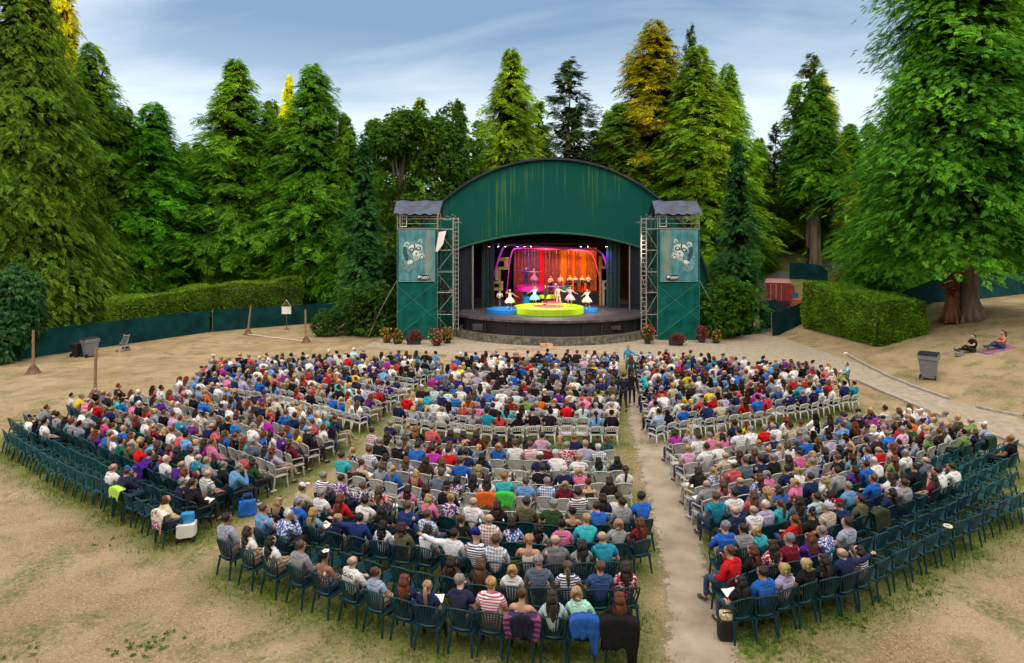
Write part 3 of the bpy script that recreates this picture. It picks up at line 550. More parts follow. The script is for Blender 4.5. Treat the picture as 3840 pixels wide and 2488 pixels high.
pal = np.array([(.42, .33, .20), (.30, .22, .12), (.50, .42, .28), (.16, .12, .06), (.16, .19, .06)]); tag(link('dry_grass', soup('dry_grass', V, 3, pal[rng.choice(5, n, p=[.34, .24, .2, .12, .1])], M['leaf'])), 'short dead straw-coloured grass over the open ground', 'grass', kind='stuff')
wc = [P(x, y) for x, y in ((3260,2010),(3330,2060),(3420,2150),(3470,2060),(3560,1990),(3620,2060),(3700,1960),(3300,2270),(3180,2330),(3030,2350),(2810,2420),(2870,2410),(3100,2180),(3240,2130),(400,2050),(540,2440),(590,2415),(460,2440),(100,2450),(620,2410),(3660,2090),(3540,2130),(3480,2230),(2690,2170),(2700,2080))]
c = []; 
for p in wc:
    for k in range(15 if p.x > -2 else 7): c.append([p.x + rng.normal(0, .18), p.y + rng.normal(0, .15), .03])
c = np.array(c); k = len(c); d = unit(np.concatenate([rng.normal(0, 1, (k, 2)), rng.uniform(.2, .8, (k, 1))], 1)); up = np.tile([0, 0, 1.0], (k, 1))
V = fan(rng, c, d, up, 4, rng.uniform(.06, .13, k), np.full(k, .04), 1.2, .2)
tag(link('weeds', soup('weeds', V, 4, rng.uniform(.7, 1.3, (k * 4, 1)) * np.array([.05, .17, .018]), M['leaf'])), 'low bright green weeds scattered on the dry ground', 'weeds', kind='stuff')
# ---------------------------------------------------------------- people
def skin(name, chains, lv=2, amp=0, seed=0):
    "chains: lists of (co, r[, key]); equal keys join chains at one vertex"
    vs = []; rs = []; es = []; keys = {}; roots = []
    for ch in chains:
        prev = None
        for node in ch:
            co, r = node[0], node[1]; key = node[2] if len(node) > 2 else None
            if key is not None and key in keys: i = keys[key]
            else:
                i = len(vs); vs.append(tuple(co)); rs.append(r if isinstance(r, tuple) else (r, r))
                if key is not None: keys[key] = i
                if prev is None: roots.append(i)
            if prev is not None and prev != i: es.append((prev, i))
            prev = i
    me = bpy.data.meshes.new(name); me.from_pydata(vs, es, []); o = bpy.data.objects.new('skin_tmp', me); COL.objects.link(o)
    md = o.modifiers.new('s', 'SKIN'); md.use_smooth_shade = True; md.branch_smoothing = .3
    for i, v in enumerate(me.skin_vertices[0].data): v.radius = rs[i]; v.use_root = i in roots
    if lv: sb = o.modifiers.new('d', 'SUBSURF'); sb.levels = lv; sb.render_levels = lv
    dg = bpy.context.evaluated_depsgraph_get(); dg.update(); m2 = bpy.data.meshes.new_from_object(o.evaluated_get(dg)); m2.name = name
    bpy.data.objects.remove(o); bpy.data.meshes.remove(me)
    if amp:
        for v in m2.vertices:
            q = v.co * 14 + Vector((seed, seed * 2, 0)); v.co += v.normal * (noise.noise(q) * amp + noise.noise(q * 2.6) * amp * .6)
    m2.polygons.foreach_set('use_smooth', [True] * len(m2.polygons)); m2.update(); return m2
def V3(*a): return Vector(a)
def joints(kind):
    J = dict(pelvis=V3(0,-.07,.53), waist=V3(0,-.11,.70), chest=V3(0,-.14,.90), neck=V3(0,-.13,1.06), head=V3(0,-.09,1.21))
    for s, n in ((-1, 'L'), (1, 'R')):
        J['sh'+n] = V3(.182*s,-.14,.985); J['el'+n] = V3(.25*s,-.04,.73); J['wr'+n] = V3(.11*s,.20,.63)
        J['hip'+n] = V3(.09*s,-.03,.52); J['kn'+n] = V3(.12*s,.40,.53); J['an'+n] = V3(.12*s,.43,.10); J['toe'+n] = V3(.13*s,.60,.045)
    if kind == 'cross':      # arms folded, one leg over the other
        J['wrL'] = V3(.08,.10,.80); J['wrR'] = V3(-.06,.12,.83); J['elL'] = V3(-.26,.0,.76); J['elR'] = V3(.26,.02,.78)
        J['knL'] = V3(.03,.44,.60); J['anL'] = V3(.14,.58,.28); J['toeL'] = V3(.18,.74,.26)
    if kind == 'lean':       # leaning forward to one side, hand to the chin
        for k in ('chest','neck','head','shL','shR'): J[k] += V3(.03,.07,-.02)
        J['head'] += V3(.03,.04,-.01); J['elR'] = V3(.24,.14,.72); J['wrR'] = V3(.08,.16,.98)
    if kind == 'arm':        # right arm laid along the next chair
        J['elR'] = V3(.44,-.16,.99); J['wrR'] = V3(.70,-.13,1.06); J['head'] += V3(-.01,.02,-.03)
    if kind in ('stand', 'walk', 'dance', 'reach', 'spread', 'band', 'sitground'):
        J = dict(pelvis=V3(0,0,.93), waist=V3(0,.0,1.08), chest=V3(0,0,1.28), neck=V3(0,-.01,1.46), head=V3(0,.01,1.61))
        for s, n in ((-1, 'L'), (1, 'R')):
            J['sh'+n] = V3(.18*s,-.01,1.38); J['el'+n] = V3(.25*s,-.03,1.10); J['wr'+n] = V3(.24*s,.08,.86)
            J['hip'+n] = V3(.09*s,0,.92); J['kn'+n] = V3(.10*s,.02,.50); J['an'+n] = V3(.11*s,-.02,.09); J['toe'+n] = V3(.13*s,.14,.03)
    if kind == 'walk':
        J['knL'] += V3(0,.14,.02); J['anL'] += V3(0,.16,.02); J['toeL'] += V3(0,.16,.03); J['anR'] += V3(0,-.18,.05); J['toeR'] += V3(0,-.16,.0); J['wrL'] += V3(0,-.1,.0); J['wrR'] += V3(0,.12,.03)
    if kind == 'dance':
        J['elR'] = V3(.38,.04,1.42); J['wrR'] = V3(.16,.10,1.62); J['elL'] = V3(-.40,.02,1.20); J['wrL'] = V3(-.62,.06,1.10)
        J['knR'] = V3(.14,.22,.58); J['anR'] = V3(.20,.02,.22); J['toeR'] = V3(.23,.14,.10)
    if kind == 'reach':
        J['elL'] = V3(-.42,.10,1.22); J['wrL'] = V3(-.66,.18,1.20); J['knL'] += V3(-.04,.08,0); J['anL'] += V3(-.06,.02,0)
    if kind == 'spread':
        for s, n in ((-1, 'L'), (1, 'R')): J['el'+n] = V3(.44*s,.0,1.38); J['wr'+n] = V3(.70*s,.03,1.40)
        J['anL'] += V3(-.06,0,0); J['anR'] += V3(.06,0,0)
    if kind == 'band':
        J['elL'] = V3(-.27,.05,1.14); J['wrL'] = V3(-.05,.26,1.20); J['elR'] = V3(.27,.06,1.14); J['wrR'] = V3(.08,.27,1.06)
    if kind == 'sitground':
        dz = .80
        for k in list(J):
            if k[:2] in ('pe','wa','ch','ne','he','sh','el','wr'): J[k] = J[k] + V3(0,-.02,-dz)
        for s, n in ((-1, 'L'), (1, 'R')):
            J['hip'+n] = V3(.09*s,.04,.12); J['kn'+n] = V3(.12*s,.42,.36 if n == 'L' else .14); J['an'+n] = V3(.11*s,.70,.07); J['toe'+n] = V3(.12*s,.80,.15)
            J['wr'+n] = V3(.12*s,.36,.42); J['el'+n] = V3(.26*s,.12,.38)
    return J
def body_meshes(kind, lv=2, lady=False, hands=True):
    J = joints(kind); g = .93 if lady else 1.0; out_ = {}
    if lady:
        for n in 'LR': J['sh'+n] = J['sh'+n] * 1; J['sh'+n].x *= .88
    hd = J['head']; fw = V3(0, 1, 0)
    torso = [(J['pelvis'], .115*g, 'p'), (J['waist'], .098*g, 'w'), (J['chest'], .115*g, 'c'), (J['neck'], .058*g, 'n'), (hd + V3(0,.012,-.080), .068, 'j'), (hd + V3(0,0,.0), .094, 'h'), (hd + V3(0,-.012,.075), .072, 'k')]
    ch = [torso, [(hd,.094,'h'), (hd + V3(0,.104,-.022), .015)], [(hd,.094,'h'), (hd + V3(-.096,-.01,-.01), .015)], [(hd,.094,'h'), (hd + V3(.096,-.01,-.01), .015)]]
    for n in 'LR':
        sh, el, wr = J['sh'+n], J['el'+n], J['wr'+n]; hp, kn, an, toe = J['hip'+n], J['kn'+n], J['an'+n], J['toe'+n]; d = (wr - el).normalized()
        palm = wr + d * .06
        ch.append([(J['chest'], .115*g, 'c'), (sh, .064*g), (sh.lerp(el, .5), .052*g), (el, .038*g), (el.lerp(wr, .35), .036*g), (wr, .024), (palm, .030)])
        ch.append([(J['pelvis'], .115*g, 'p'), (hp, .082*g), (hp.lerp(kn, .5), .072*g), (kn, .052), (kn.lerp(an, .35), .050), (an, .034), (toe, .028)])
        if hands and lv > 1:
            side = d.cross(V3(0, 0, 1)); side = side.normalized() if side.length > .1 else V3(1, 0, 0); dn = V3(0, 0, -1)
            for q, ln in enumerate((.070, .080, .075, .058)):
                b0 = palm + side * (.024 - .016 * q); b1 = b0 + d * ln * .5; ch.append([(b0, .0095), (b1, .0085), (b1 + (d * .7 + dn * .7).normalized() * ln * .5, .0075)])
            th = -1 if n == 'L' else 1
            ch.append([(wr + d*.02 + side * .022, .011), (wr + d*.05 + side * .045, .0095), (wr + d*.085 + side * .05 + dn*.01, .008)])
    out_['body'] = skin('body_' + kind, ch, lv)
    if lv > 1:
        bm = bmesh.new(); bm.from_mesh(out_['body'])
        for s in (-1, 1):
            r = bmesh.ops.create_uvsphere(bm, u_segments=6, v_segments=4, radius=.012, matrix=Matrix.Translation(hd + V3(.032*s, .080, .012)))
            for v in r['verts']:
                for f in v.link_faces: f.material_index = 1
        r = bmesh.ops.create_uvsphere(bm, u_segments=6, v_segments=4, radius=.016, matrix=Matrix.Translation(hd + V3(0, .074, -.055)) @ Matrix.Scale(.35, 4, (0, 0, 1)))
        for v in r['verts']:
            for f in v.link_faces: f.material_index = 1
        bm.to_mesh(out_['body']); bm.free()
    def top(sl, pad=.02):
        c = [[(J['pelvis'] + V3(0, 0, -.01), .132*g, 'p'), (J['waist'], .132*g + pad*.4, 'w'), (J['chest'], .148*g + pad * .3, 'c'), (J['neck'] + V3(0, 0, -.022), .088, 'n')]]
        for n in 'LR':
            sh, el, wr = J['sh'+n], J['el'+n], J['wr'+n]; a = [(J['chest'], .14*g, 'c'), (sh, .084*g + pad*.3)]
            if sl == 'tee': a += [(sh.lerp(el, .62), .068)]
            if sl == 'long': a += [(sh.lerp(el, .5), .068), (el, .060), (el.lerp(wr, .5), .052), (wr, .038)]
            if sl == 'tank': a = [(J['chest'], .14*g, 'c'), (J['chest'].lerp(sh, .6) + V3(0,0,.035), .072)]
            c.append(a)
            if sl != 'tank': c.append([(J['neck'] + V3(0, 0, -.022), .088, 'n'), (J['neck'].lerp(sh, .55) + V3(0, 0, -.005), .078), (sh + V3(0, 0, .012), .074)])
        return skin('top_' + sl, c, lv, .006 if lv > 1 else 0, len(kind))
    for sl in ('tee', 'long', 'tank'): out_[sl] = top(sl)
    c = []
    for n in 'LR':
        hp, kn, an = J['hip'+n], J['kn'+n], J['an'+n]
        c.append([(J['pelvis'] + V3(0, 0, -.01), .128*g, 'p'), (hp, .098*g), (hp.lerp(kn, .5), .088*g), (kn, .068), (kn.lerp(an, .6), .058), (an + V3(0,0,.02), .052)])
    out_['trousers'] = skin('legs_' + kind, c, lv)
    for n in 'LR':
        an, toe = J['an'+n], J['toe'+n]; c = []; c.append([(an + (an - toe) * .25 + V3(0,0,-.04), .040), (an.lerp(toe, .5) + V3(0,0,-.01), .046), (toe, .036), (toe + (toe - an) * .15, .026)])
        out_['shoe' + n] = skin('shoe_' + kind, c, min(lv, 1))
    return out_, J
def hair_mesh(kind, lv=2, seed=1):
    me = hair_mesh0(kind, lv, seed); me.transform(Matrix.Scale(1.17, 4)); return me
def hair_mesh0(kind, lv=2, seed=1):
    "head-centred"
    cap = [(V3(0,.012,.058), .072), (V3(0,-.030,.040), .094, 'a'), (V3(0,-.052,-.005), .084, 'b')]
    sides = [[(V3(0,-.030,.040), .094, 'a'), (V3(s*.062,-.028,.0), .046)] for s in (-1, 1)]
    if kind == 's': ch = [cap + [(V3(0,-.050,-.055), .056)]] + sides; amp = .010
    elif kind == 'l':
        ch = [cap + [(V3(0,-.078,-.09), .074), (V3(0,-.100,-.20), .066), (V3(0,-.112,-.31), .046), (V3(0,-.10,-.38), .018)]] + sides
        for s in (-1, 1): ch.append([(V3(0,-.052,-.005), .084, 'b'), (V3(s*.065,-.055,-.08), .046), (V3(s*.078,-.080,-.19), .045), (V3(s*.062,-.10,-.30), .026)])
        amp = .007
    elif kind == 'b':
        ch = [cap + [(V3(0,-.072,-.08), .074), (V3(0,-.075,-.135), .05)]] + [[(V3(0,-.03,.04), .094, 'a'), (V3(s*.07,-.03,-.02), .052), (V3(s*.072,-.035,-.11), .044)] for s in (-1, 1)]; amp = .010
    elif kind == 'p':
        ch = [cap + [(V3(0,-.050,-.05), .052)], [(V3(0,-.10,.03), .026), (V3(0,-.145,.0), .036), (V3(.005,-.15,-.10), .038), (V3(.01,-.135,-.22), .030), (V3(.01,-.13,-.30), .012)]] + sides; amp = .008
    elif kind == 'u':
        ch = [cap + [(V3(0,-.050,-.05), .052)], [(V3(0,-.09,.075), .040), (V3(0,-.125,.085), .052), (V3(0,-.15,.09), .034)]] + sides; amp = .008
    elif kind == 'x':
        ch = [[(V3(-.078,.012,.0), .018), (V3(-.070,-.045,-.010), .030), (V3(0,-.082,-.020), .040), (V3(.070,-.045,-.010), .030), (V3(.078,.012,.0), .018)]]; amp = .003
    elif kind == 'cap':
        ch = [[(V3(0,.025,.060), .078), (V3(0,-.022,.052), .098), (V3(0,-.050,.02), .080)], [(V3(-.05,.115,.035), .016), (V3(0,.15,.032), .018), (V3(.05,.115,.035), .016)], [(V3(-.03,.07,.045), .02), (V3(0,.12,.035), .022), (V3(.03,.07,.045), .02)]]; amp = 0
    elif kind == 'turban': ch = [[(V3(0,.03,.07), .08), (V3(0,-.03,.08), .11), (V3(0,-.06,.03), .095)]]; amp = .012
    return skin('hair_' + kind, ch, lv, amp if lv > 1 else amp * .6, seed)
POSES = ['seat', 'cross', 'lean', 'arm', 'stand', 'walk', 'dance', 'reach', 'spread', 'band', 'sitground']
BM = {}
for k in POSES:
    for lady in (False, True): BM[(k, lady)] = body_meshes(k, 2, lady)
HM = {k: [hair_mesh(k, 2, s) for s in (1, 5)] for k in ('s', 'l', 'b', 'p', 'u', 'x', 'cap', 'turban')}
for (k, lady), (ms, J) in BM.items():
    ms['body'].materials.append(M['skin']); ms['body'].materials.append(M['eye'])
    for q in ('tee', 'long', 'tank', 'trousers', 'shoeL', 'shoeR'): ms[q].materials.append(M['cloth'])
for k in HM:
    for m in HM[k]: m.materials.append(M['cloth'] if k in ('cap', 'turban') else M['hair'])
SKIN = [(.52,.30,.21), (.56,.34,.25), (.48,.27,.18), (.44,.24,.15), (.28,.14,.08)]
def slot(o, m): o.material_slots[0].link = 'OBJECT'; o.material_slots[0].material = m
def decode(tok):
    h, t = tok.split('.'); t = t.strip(); c, l = h[0], h[1]
    if c == 'C': return dict(hc=(.10, .06, .035), hk='s', cap=CAPS[l][0], desc=CAPS[l][1] + ' cap', top=t, lady=False)
    if c == 'T': return dict(hc=(.02, .02, .22), hk='turban', cap=None, desc='purple head wrap', top=t, lady=False)
    if c == 'x': return dict(hc=(.20, .17, .15), hk='x', cap=None, desc='bald head', top=t, lady=False)
    col, nm = HAIR[c]; lady = l in 'lpub'
    if c in 'gr' and l == 'b' and t in ('wh', 'pg', 'te'): return dict(hc=(.22, .19, .17), hk='x', cap=None, desc='balding head', top=t, lady=False)
    return dict(hc=col, hk=l, cap=None, desc=dict(s=nm + ' hair cut short', l='long ' + nm + ' hair', p=nm + ' ponytail', u=nm + ' bun', b=nm + ' bob')[l], top=t, lady=lady)
def person(loc, rz, pose, d, label, group=None, legs='denim', sleeve=None, scale=1.0, skincol=None, flip=False, skirt=None, shoes='shoe', topcol=None, topmat=None):
    ms, J = BM[(pose, d['lady'])]
    o = link('person', ms['body']); o.location = loc; o.rotation_euler[2] = rz; sx = -scale if flip else scale; o.scale = (sx, scale, scale)
    if pose in ('seat', 'cross', 'lean'): o.rotation_euler[0] = rnd.uniform(-.03, .05); o.rotation_euler[1] = rnd.uniform(-.045, .045)
    tag(o, label, 'person', group); sc_ = skincol or rnd.choice(SKIN[:4] if d['hc'] != HAIR['k'][0] or rnd.random() < .8 else SKIN[3:]); o.color = (*sc_, 1)
    mt, tc_, _ = TOP[d['top']]
    if topcol: tc_ = topcol
    sl = sleeve or ('tank' if d['top'] in ('ct', 'bt', 'fo') else ('tee' if rnd.random() < .55 else 'long'))
    s = link('dress' if skirt else 'shirt', ms[sl], o); s.color = (*[min(1, c * 1.0) for c in tc_], 1); slot(s, topmat or M[mt])
    if not skirt or pose == 'sitground':
        t = link('trousers', ms['trousers'], o); slot(t, M[legs] if isinstance(legs, str) else M['cloth'])
        if not isinstance(legs, str): t.color = (*legs, 1)
    for q in ('shoeL', 'shoeR'): f = link('shoe', ms[q], o); slot(f, M[shoes])
    h = link('hair', HM[d['hk']][rnd.randrange(2)], o); h.location = J['head']; h.color = (*[c * rnd.uniform(.85, 1.15) for c in d['hc']], 1)
    if d['hk'] == 'turban': h.name = 'head_wrap'
    if d['cap']: c = link('cap', HM['cap'][0], o); c.location = J['head'] + V3(0, 0, .012); c.color = (*d['cap'], 1)
    return o
def lettering(text, size, parent, loc, rot, mat, name='lettering', depth=.004, align='CENTER', bold=True):
    c = bpy.data.curves.new(name, 'FONT'); c.body = text; c.size = size; c.extrude = depth; c.align_x = align; c.align_y = 'CENTER'; c.materials.append(mat); c.resolution_u = 3
    if bold: c.offset = size * .018
    t = bpy.data.objects.new('txt', c); COL.objects.link(t); dg = bpy.context.evaluated_depsgraph_get(); me = bpy.data.meshes.new_from_object(t.evaluated_get(dg)); bpy.data.objects.remove(t)
    o = bpy.data.objects.new(name, me); COL.objects.link(o); o.parent = parent; o.location = loc; o.rotation_euler = rot; return o

# ---------------------------------------------------------------- chairs
def leg(sx, sy, green):
    m = MB(); x0, y0, x1, y1 = .205*sx, .19*sy, .245*sx, (.23 if sy > 0 else -.26)
    m.tube([(x0, y0, .43), (x0*.5 + x1*.5, y0*.5+y1*.5, .22), (x1, y1, 0)], [.030, .026, .020], 6); return m
def seat_mb():
    m = MB(); n = 8
    ys = np.linspace(-.21, .23, n); prof = [.005 * math.cos(y * 14) + (-.03 if y > .2 else 0) - .012 * (y < -.1) for y in ys]
    for i in range(n - 1):
        for k in range(6):
            x0 = -.23 + k * .46 / 6; x1 = x0 + .46 / 6
            if 1 <= k <= 4 and 1 <= i <= 4: x0 += .004; x1 -= .012
            m.add([(x0, ys[i], .44 + prof[i]), (x1, ys[i], .44 + prof[i]), (x1, ys[i+1], .44 + prof[i+1]), (x0, ys[i+1], .44 + prof[i+1]),
                   (x0, ys[i], .425 + prof[i]), (x1, ys[i], .425 + prof[i]), (x1, ys[i+1], .425 + prof[i+1]), (x0, ys[i+1], .425 + prof[i+1])],
                  [(0,1,2,3), (7,6,5,4), (0,4,5,1), (1,5,6,2), (2,6,7,3), (3,7,4,0)])
    m.tube([(-.24,-.2,.42), (-.245,.2,.41), (-.2,.245,.40), (.2,.245,.40), (.245,.2,.41), (.24,-.2,.42)], .022, 5); return m
def back_pt(u, h, top=.90, wt=.252, wb=.165):
    "u -1..1 across, h 0..1 up"
    wdt = wb + (wt - wb) * math.sin(min(1, h) * 1.5); x = u * wdt; z = .45 + h * (top - .45) - .05 * (u ** 2) * h; y = -.205 - .085 * h + .045 * (u ** 2)
    return Vector((x, y, z))
def fan_back(top=.90, slats=7, cut=None):
    m = MB(); hs = [0, .25, .5, .75, 1]
    m.tube([back_pt(u, 1, top) for u in np.linspace(-1, 1, 11)], .017, 5)
    for u in (-1, 1): m.tube([back_pt(u, h, top) for h in hs], [.024, .022, .020, .019, .017], 5)
    m.tube([back_pt(u, .04, top) for u in np.linspace(-1, 1, 7)], .024, 5)
    for i in range(slats):
        u = -1 + 2 * (i + 1) / (slats + 1)
        pts = [back_pt(u * (.75 + .25 * h), h, top) for h in hs]
        for a, b in zip(pts, pts[1:]): m.add([a + V3(-.012,0,0), a + V3(.012,0,0), b + V3(.014,0,0), b + V3(-.014,0,0), a + V3(-.012,.010,0), a + V3(.012,.010,0), b + V3(.014,.010,0), b + V3(-.014,.010,0)], [(0,1,2,3), (7,6,5,4), (0,3,7,4), (1,5,6,2)])
    return m
def solid_back(top=.86, lattice=False, low=False):
    m = MB(); nu, nh = (12, 8) if (lattice or low) else (8, 5); us = np.linspace(-1, 1, nu + 1); hs = np.linspace(.02 if not low else .42, 1, nh + 1)
    for i in range(nu):
        for k in range(nh):
            if lattice and 1 <= i < nu-1 and 1 <= k < nh - 1 and (i + k) % 2 == 0 and abs(us[i]) < .8:
                c = .30
            elif low and 2 <= i < nu - 2 and i % 2 == 0 and 1 <= k < nh - 3: continue
            elif low and k < nh - 4 and (i < 1 or i > nu - 2): continue
            else: c = 0
            a, b, d, e = [back_pt(us[i+p], hs[k+q], top, .22 if not low else .25, .15 if not low else .20) for p, q in ((0,0),(1,0),(1,1),(0,1))]
            if c:
                mid = (a + b + d + e) / 4; a2, b2, d2, e2 = [x.lerp(mid, .45) for x in (a, b, d, e)]; t = V3(0, .010, 0)
                m.add([a, b, d, e, a2, b2, d2, e2], [(0,1,5,4), (1,2,6,5), (2,3,7,6), (3,0,4,7)])
            else:
                t = V3(0, .014, 0); m.add([a, b, d, e, a+t, b+t, d+t, e+t], [(0,1,2,3), (7,6,5,4)])
    m.tube([back_pt(u, 1, top, .22 if not low else .25) for u in np.linspace(-1, 1, 9)], .018, 5)
    for u in (-1, 1): m.tube([back_pt(u, h, top, .22 if not low else .25, .15 if not low else .20) for h in (0, .3, .6, 1)], [.024, .022, .019, .017], 5)
    m.tube([back_pt(u, .04, top) for u in np.linspace(-1, 1, 7)], .022, 5)
    return m
def arm_mb(s, top):
    p = back_pt(s, .55, top); m = MB(); m.tube([p, (s*.262, -.12, .665), (s*.272, .05, .66), (s*.268, .16, .64), (s*.255, .205, .56), (s*.235, .20, .42)], [.018, .021, .024, .022, .019, .019], 5, flat=.8); return m
BACK = dict(G=lambda: fan_back(.90, 7), D=lambda: solid_back(.86), W=lambda: fan_back(.88, 9), P=lambda: solid_back(.86, lattice=True), L=lambda: solid_back(.80, low=True))
CM = dict(G='gchair', D='gchair', W='pchair', P='pchair', L='wchair'); CT = {}
for typ in 'GDWPL':
    mt = M[CM[typ]]; parts = {}; top = TOPZ[typ]
    def keep(mb, nm):
        o = mb.build(nm, mt, smooth=False); me = o.data; bpy.data.objects.remove(o); return me
    parts['backrest'] = keep(BACK[typ](), 'backrest'); parts['seat'] = keep(seat_mb(), 'seat')
    parts['legs'] = [keep(leg(a, b, 1), 'leg') for a in (-1, 1) for b in (-1, 1)]; parts['arms'] = [keep(arm_mb(a, top), 'armrest') for a in (-1, 1)]
    whole = MB(); whole.v = []; 
    for mb in [BACK[typ](), seat_mb()] + [leg(a, b, 1) for a in (-1, 1) for b in (-1, 1)] + [arm_mb(a, top) for a in (-1, 1)]: whole.add(mb.v, mb.f)
    parts['whole'] = keep(whole, 'chair_mesh'); CT[typ] = parts
CHN = dict(G=('green_chair', 'dark green fan-slatted plastic chair'), D=('green_chair', 'dark green solid-backed plastic chair'), W=('white_chair', 'white fan-slatted plastic chair'), P=('white_chair', 'white lattice-backed plastic chair'), L=('white_chair', 'white low-backed plastic chair'))
ORD = 'zeroth first second third fourth fifth sixth seventh eighth ninth tenth eleventh twelfth thirteenth fourteenth fifteenth sixteenth seventeenth eighteenth nineteenth twentieth'.split()
ORD += ['twenty-' + o for o in ORD[1:10]] + ['thirtieth'] + ['thirty-' + o for o in ORD[1:10]]
def chair(loc, rz, typ, label, group, detail=True):
    nm, _ = CHN[typ]; T = CT[typ]
    if not detail:
        o = link(nm, T['whole']); o.location = loc; o.rotation_euler[2] = rz; return tag(o, label, 'chair', group)
    o = empty(nm, loc, label, 'chair', group, rz)
    link('backrest', T['backrest'], o); link('seat', T['seat'], o)
    for m in T['legs']: link('leg', m, o)
    for m in T['arms']: link('armrest', m, o)
    return o

# fill the seats: nearest ones as individuals, the far rest as one mass each
NCH, NPE, NDET = 300, 268, 170
def place_words(s):
    k = s['n'] - s['j'] if s['block'] == 'middle' else s['j'] + 1
    edge = {'middle': 'path', 'right': 'path', 'left': 'aisle'}[s['block']]
    return f"{ORD[k]} from {edge}, {ORD[s['row']]} row from back, {s['block']} block"
ci = pi_ = 0; farch = []; farpe = []; byseat = {}; used = set()
for s in seats:
    if not s['in']: continue
    r = random.Random(int(s['p'].x * 977 + s['p'].y * 131)); p = s['p']; jit = r.uniform(-.09, .09); rz = s['rz'] + jit
    pos = (p.x + r.uniform(-.03, .03), p.y + r.uniform(-.04, .04), 0); cn = CHN[s['typ']][1].replace('plastic chair', 'chair')
    if ci < NCH:
        st = 'empty ' if s['tok'] == '_' else ''
        lb = f"{st}{cn}, {place_words(s)}"; s['chair'] = chair(pos, rz, s['typ'], lb, 'rows of plastic chairs for the audience', ci < NDET); ci += 1
    else: farch.append((pos, rz, s['typ']))
    byseat[(s['block'], s['row'], s['j'])] = s
    if s['tok'] == '_': continue
    d = decode(s['tok']); s['d'] = d
    pose = r.choice(['seat', 'seat', 'seat', 'cross', 'lean']); flip = r.random() < .5; scl = r.uniform(.96, 1.05) * (1.0 if d['lady'] else 1.07)
    if s['block'] == 'right' and s['row'] == 1 and s['ti'] == 4: pose, flip, scl = 'arm', False, 1.06
    if s['block'] == 'middle' and s['row'] == 3 and s['j'] in (4, 8): pose, flip = 'arm', True
    if pi_ < NPE:
        td = TOP[d['top']][2]; lb = f"{d['desc']}, {td}, {place_words(s)}"
        if len(lb.split()) > 16: lb = lb.replace(' hair cut short', '-haired')
        while len(lb.replace('-', ' ').split()) > 16 and td: td = td.split(' ', 1)[1] if ' ' in td else ''; lb = f"{d['desc'].replace(' hair cut short', '-haired')}, {TOP[d['top']][2].split()[0]} top, {place_words(s)}"; break
        s['person'] = person((pos[0], pos[1], .0), rz + r.uniform(-.1, .1), pose, d, lb, 'audience seated in rows', legs=r.choice(['denim', 'denim', 'dark', 'dark', 'khaki']), scale=scl, flip=flip, shoes=r.choice(['shoe', 'shoe', 'shoew'])); pi_ += 1
    else: farpe.append((pos, rz + r.uniform(-.1, .1), pose, d, flip, scl, r.random()))
# far masses
def geo(me):
    n = len(me.vertices); co = np.empty(n * 3, np.float32); me.vertices.foreach_get('co', co); co = co.reshape(-1, 3)
    nl = len(me.loops); li = np.empty(nl, np.int32); me.loops.foreach_get('vertex_index', li)
    ls = np.empty(len(me.polygons), np.int32); me.polygons.foreach_get('loop_start', ls); lt = np.empty(len(me.polygons), np.int32); me.polygons.foreach_get('loop_total', lt)
    return co, li, ls, lt
def mass(name, items, mat):
    "items: (geo, 4x4 or (scale,rz,loc), colour)"
    Vs, Ls, Ss, Cs = [], [], [], []; vo = lo_ = 0
    for (co, li, ls, lt), (scl, rz, loc, off), c in items:
        q = (co + np.array(off, np.float32)) * np.array(scl, np.float32); cs_, sn_ = math.cos(rz), math.sin(rz)
        x = q[:, 0] * cs_ - q[:, 1] * sn_ + loc[0]; y = q[:, 0] * sn_ + q[:, 1] * cs_ + loc[1]
        Vs.append(np.stack([x, y, q[:, 2] + loc[2]], 1)); Ls.append(li + vo); Ss.append(ls + lo_); Cs.append(np.tile(np.array([*c, 1], np.float32), (len(co), 1))); vo += len(co); lo_ += len(li)
    V = np.concatenate(Vs).astype(np.float32); Lc = np.concatenate(Ls); S = np.concatenate(Ss); me = bpy.data.meshes.new(name)
    me.vertices.add(len(V)); me.vertices.foreach_set('co', V.ravel()); me.loops.add(len(Lc)); me.loops.foreach_set('vertex_index', Lc); me.polygons.add(len(S)); me.polygons.foreach_set('loop_start', S)
    a = me.attributes.new('col', 'FLOAT_COLOR', 'POINT'); a.data.foreach_set('color', np.concatenate(Cs).ravel()); me.materials.append(mat)
    me.polygons.foreach_set('use_smooth', [True] * len(S)); me.update(calc_edges=True); me.validate(); return link(name, me)
LOW = {}
for k in ('seat', 'cross', 'lean'):
    for lady in (False, True):
        ms, J = body_meshes(k, 1, lady); LOW[(k, lady)] = ({q: geo(m) for q, m in ms.items()}, J)
LH = {k: geo(hair_mesh(k, 1)) for k in HM}
M['crowd'] = attr_mat('crowd_colours', .85, 0, .22, 9)
items = []
for pos, rz, pose, d, flip, scl, r in farpe:
    g, J = LOW[(pose, d['lady'])]; S_ = ((-scl if flip else scl), scl, scl); T_ = (S_, rz, pos, (0, 0, 0))
    items.append((g['body'], T_, SKIN[int(r * 97) % 5]))
    tcol = TOP[d['top']][1]; f_ = .8 + .4 * ((r * 53) % 1)
    items.append((g['tank' if d['top'] in ('ct', 'bt') else ('tee' if r < .5 else 'long')], T_, [min(.8, c * f_) for c in tcol]))
    items.append((g['trousers'], T_, [(.035, .06, .13), (.02, .02, .026), (.28, .22, .15)][int(r * 31) % 3]))
    items.append((LH['cap' if d['cap'] else d['hk']], (S_, rz, pos, tuple(J['head'])), d['cap'] or d['hc']))
if items: tag(mass('crowd', items, M['crowd']), 'dense seated audience filling the front rows before the stage', 'crowd', kind='stuff')
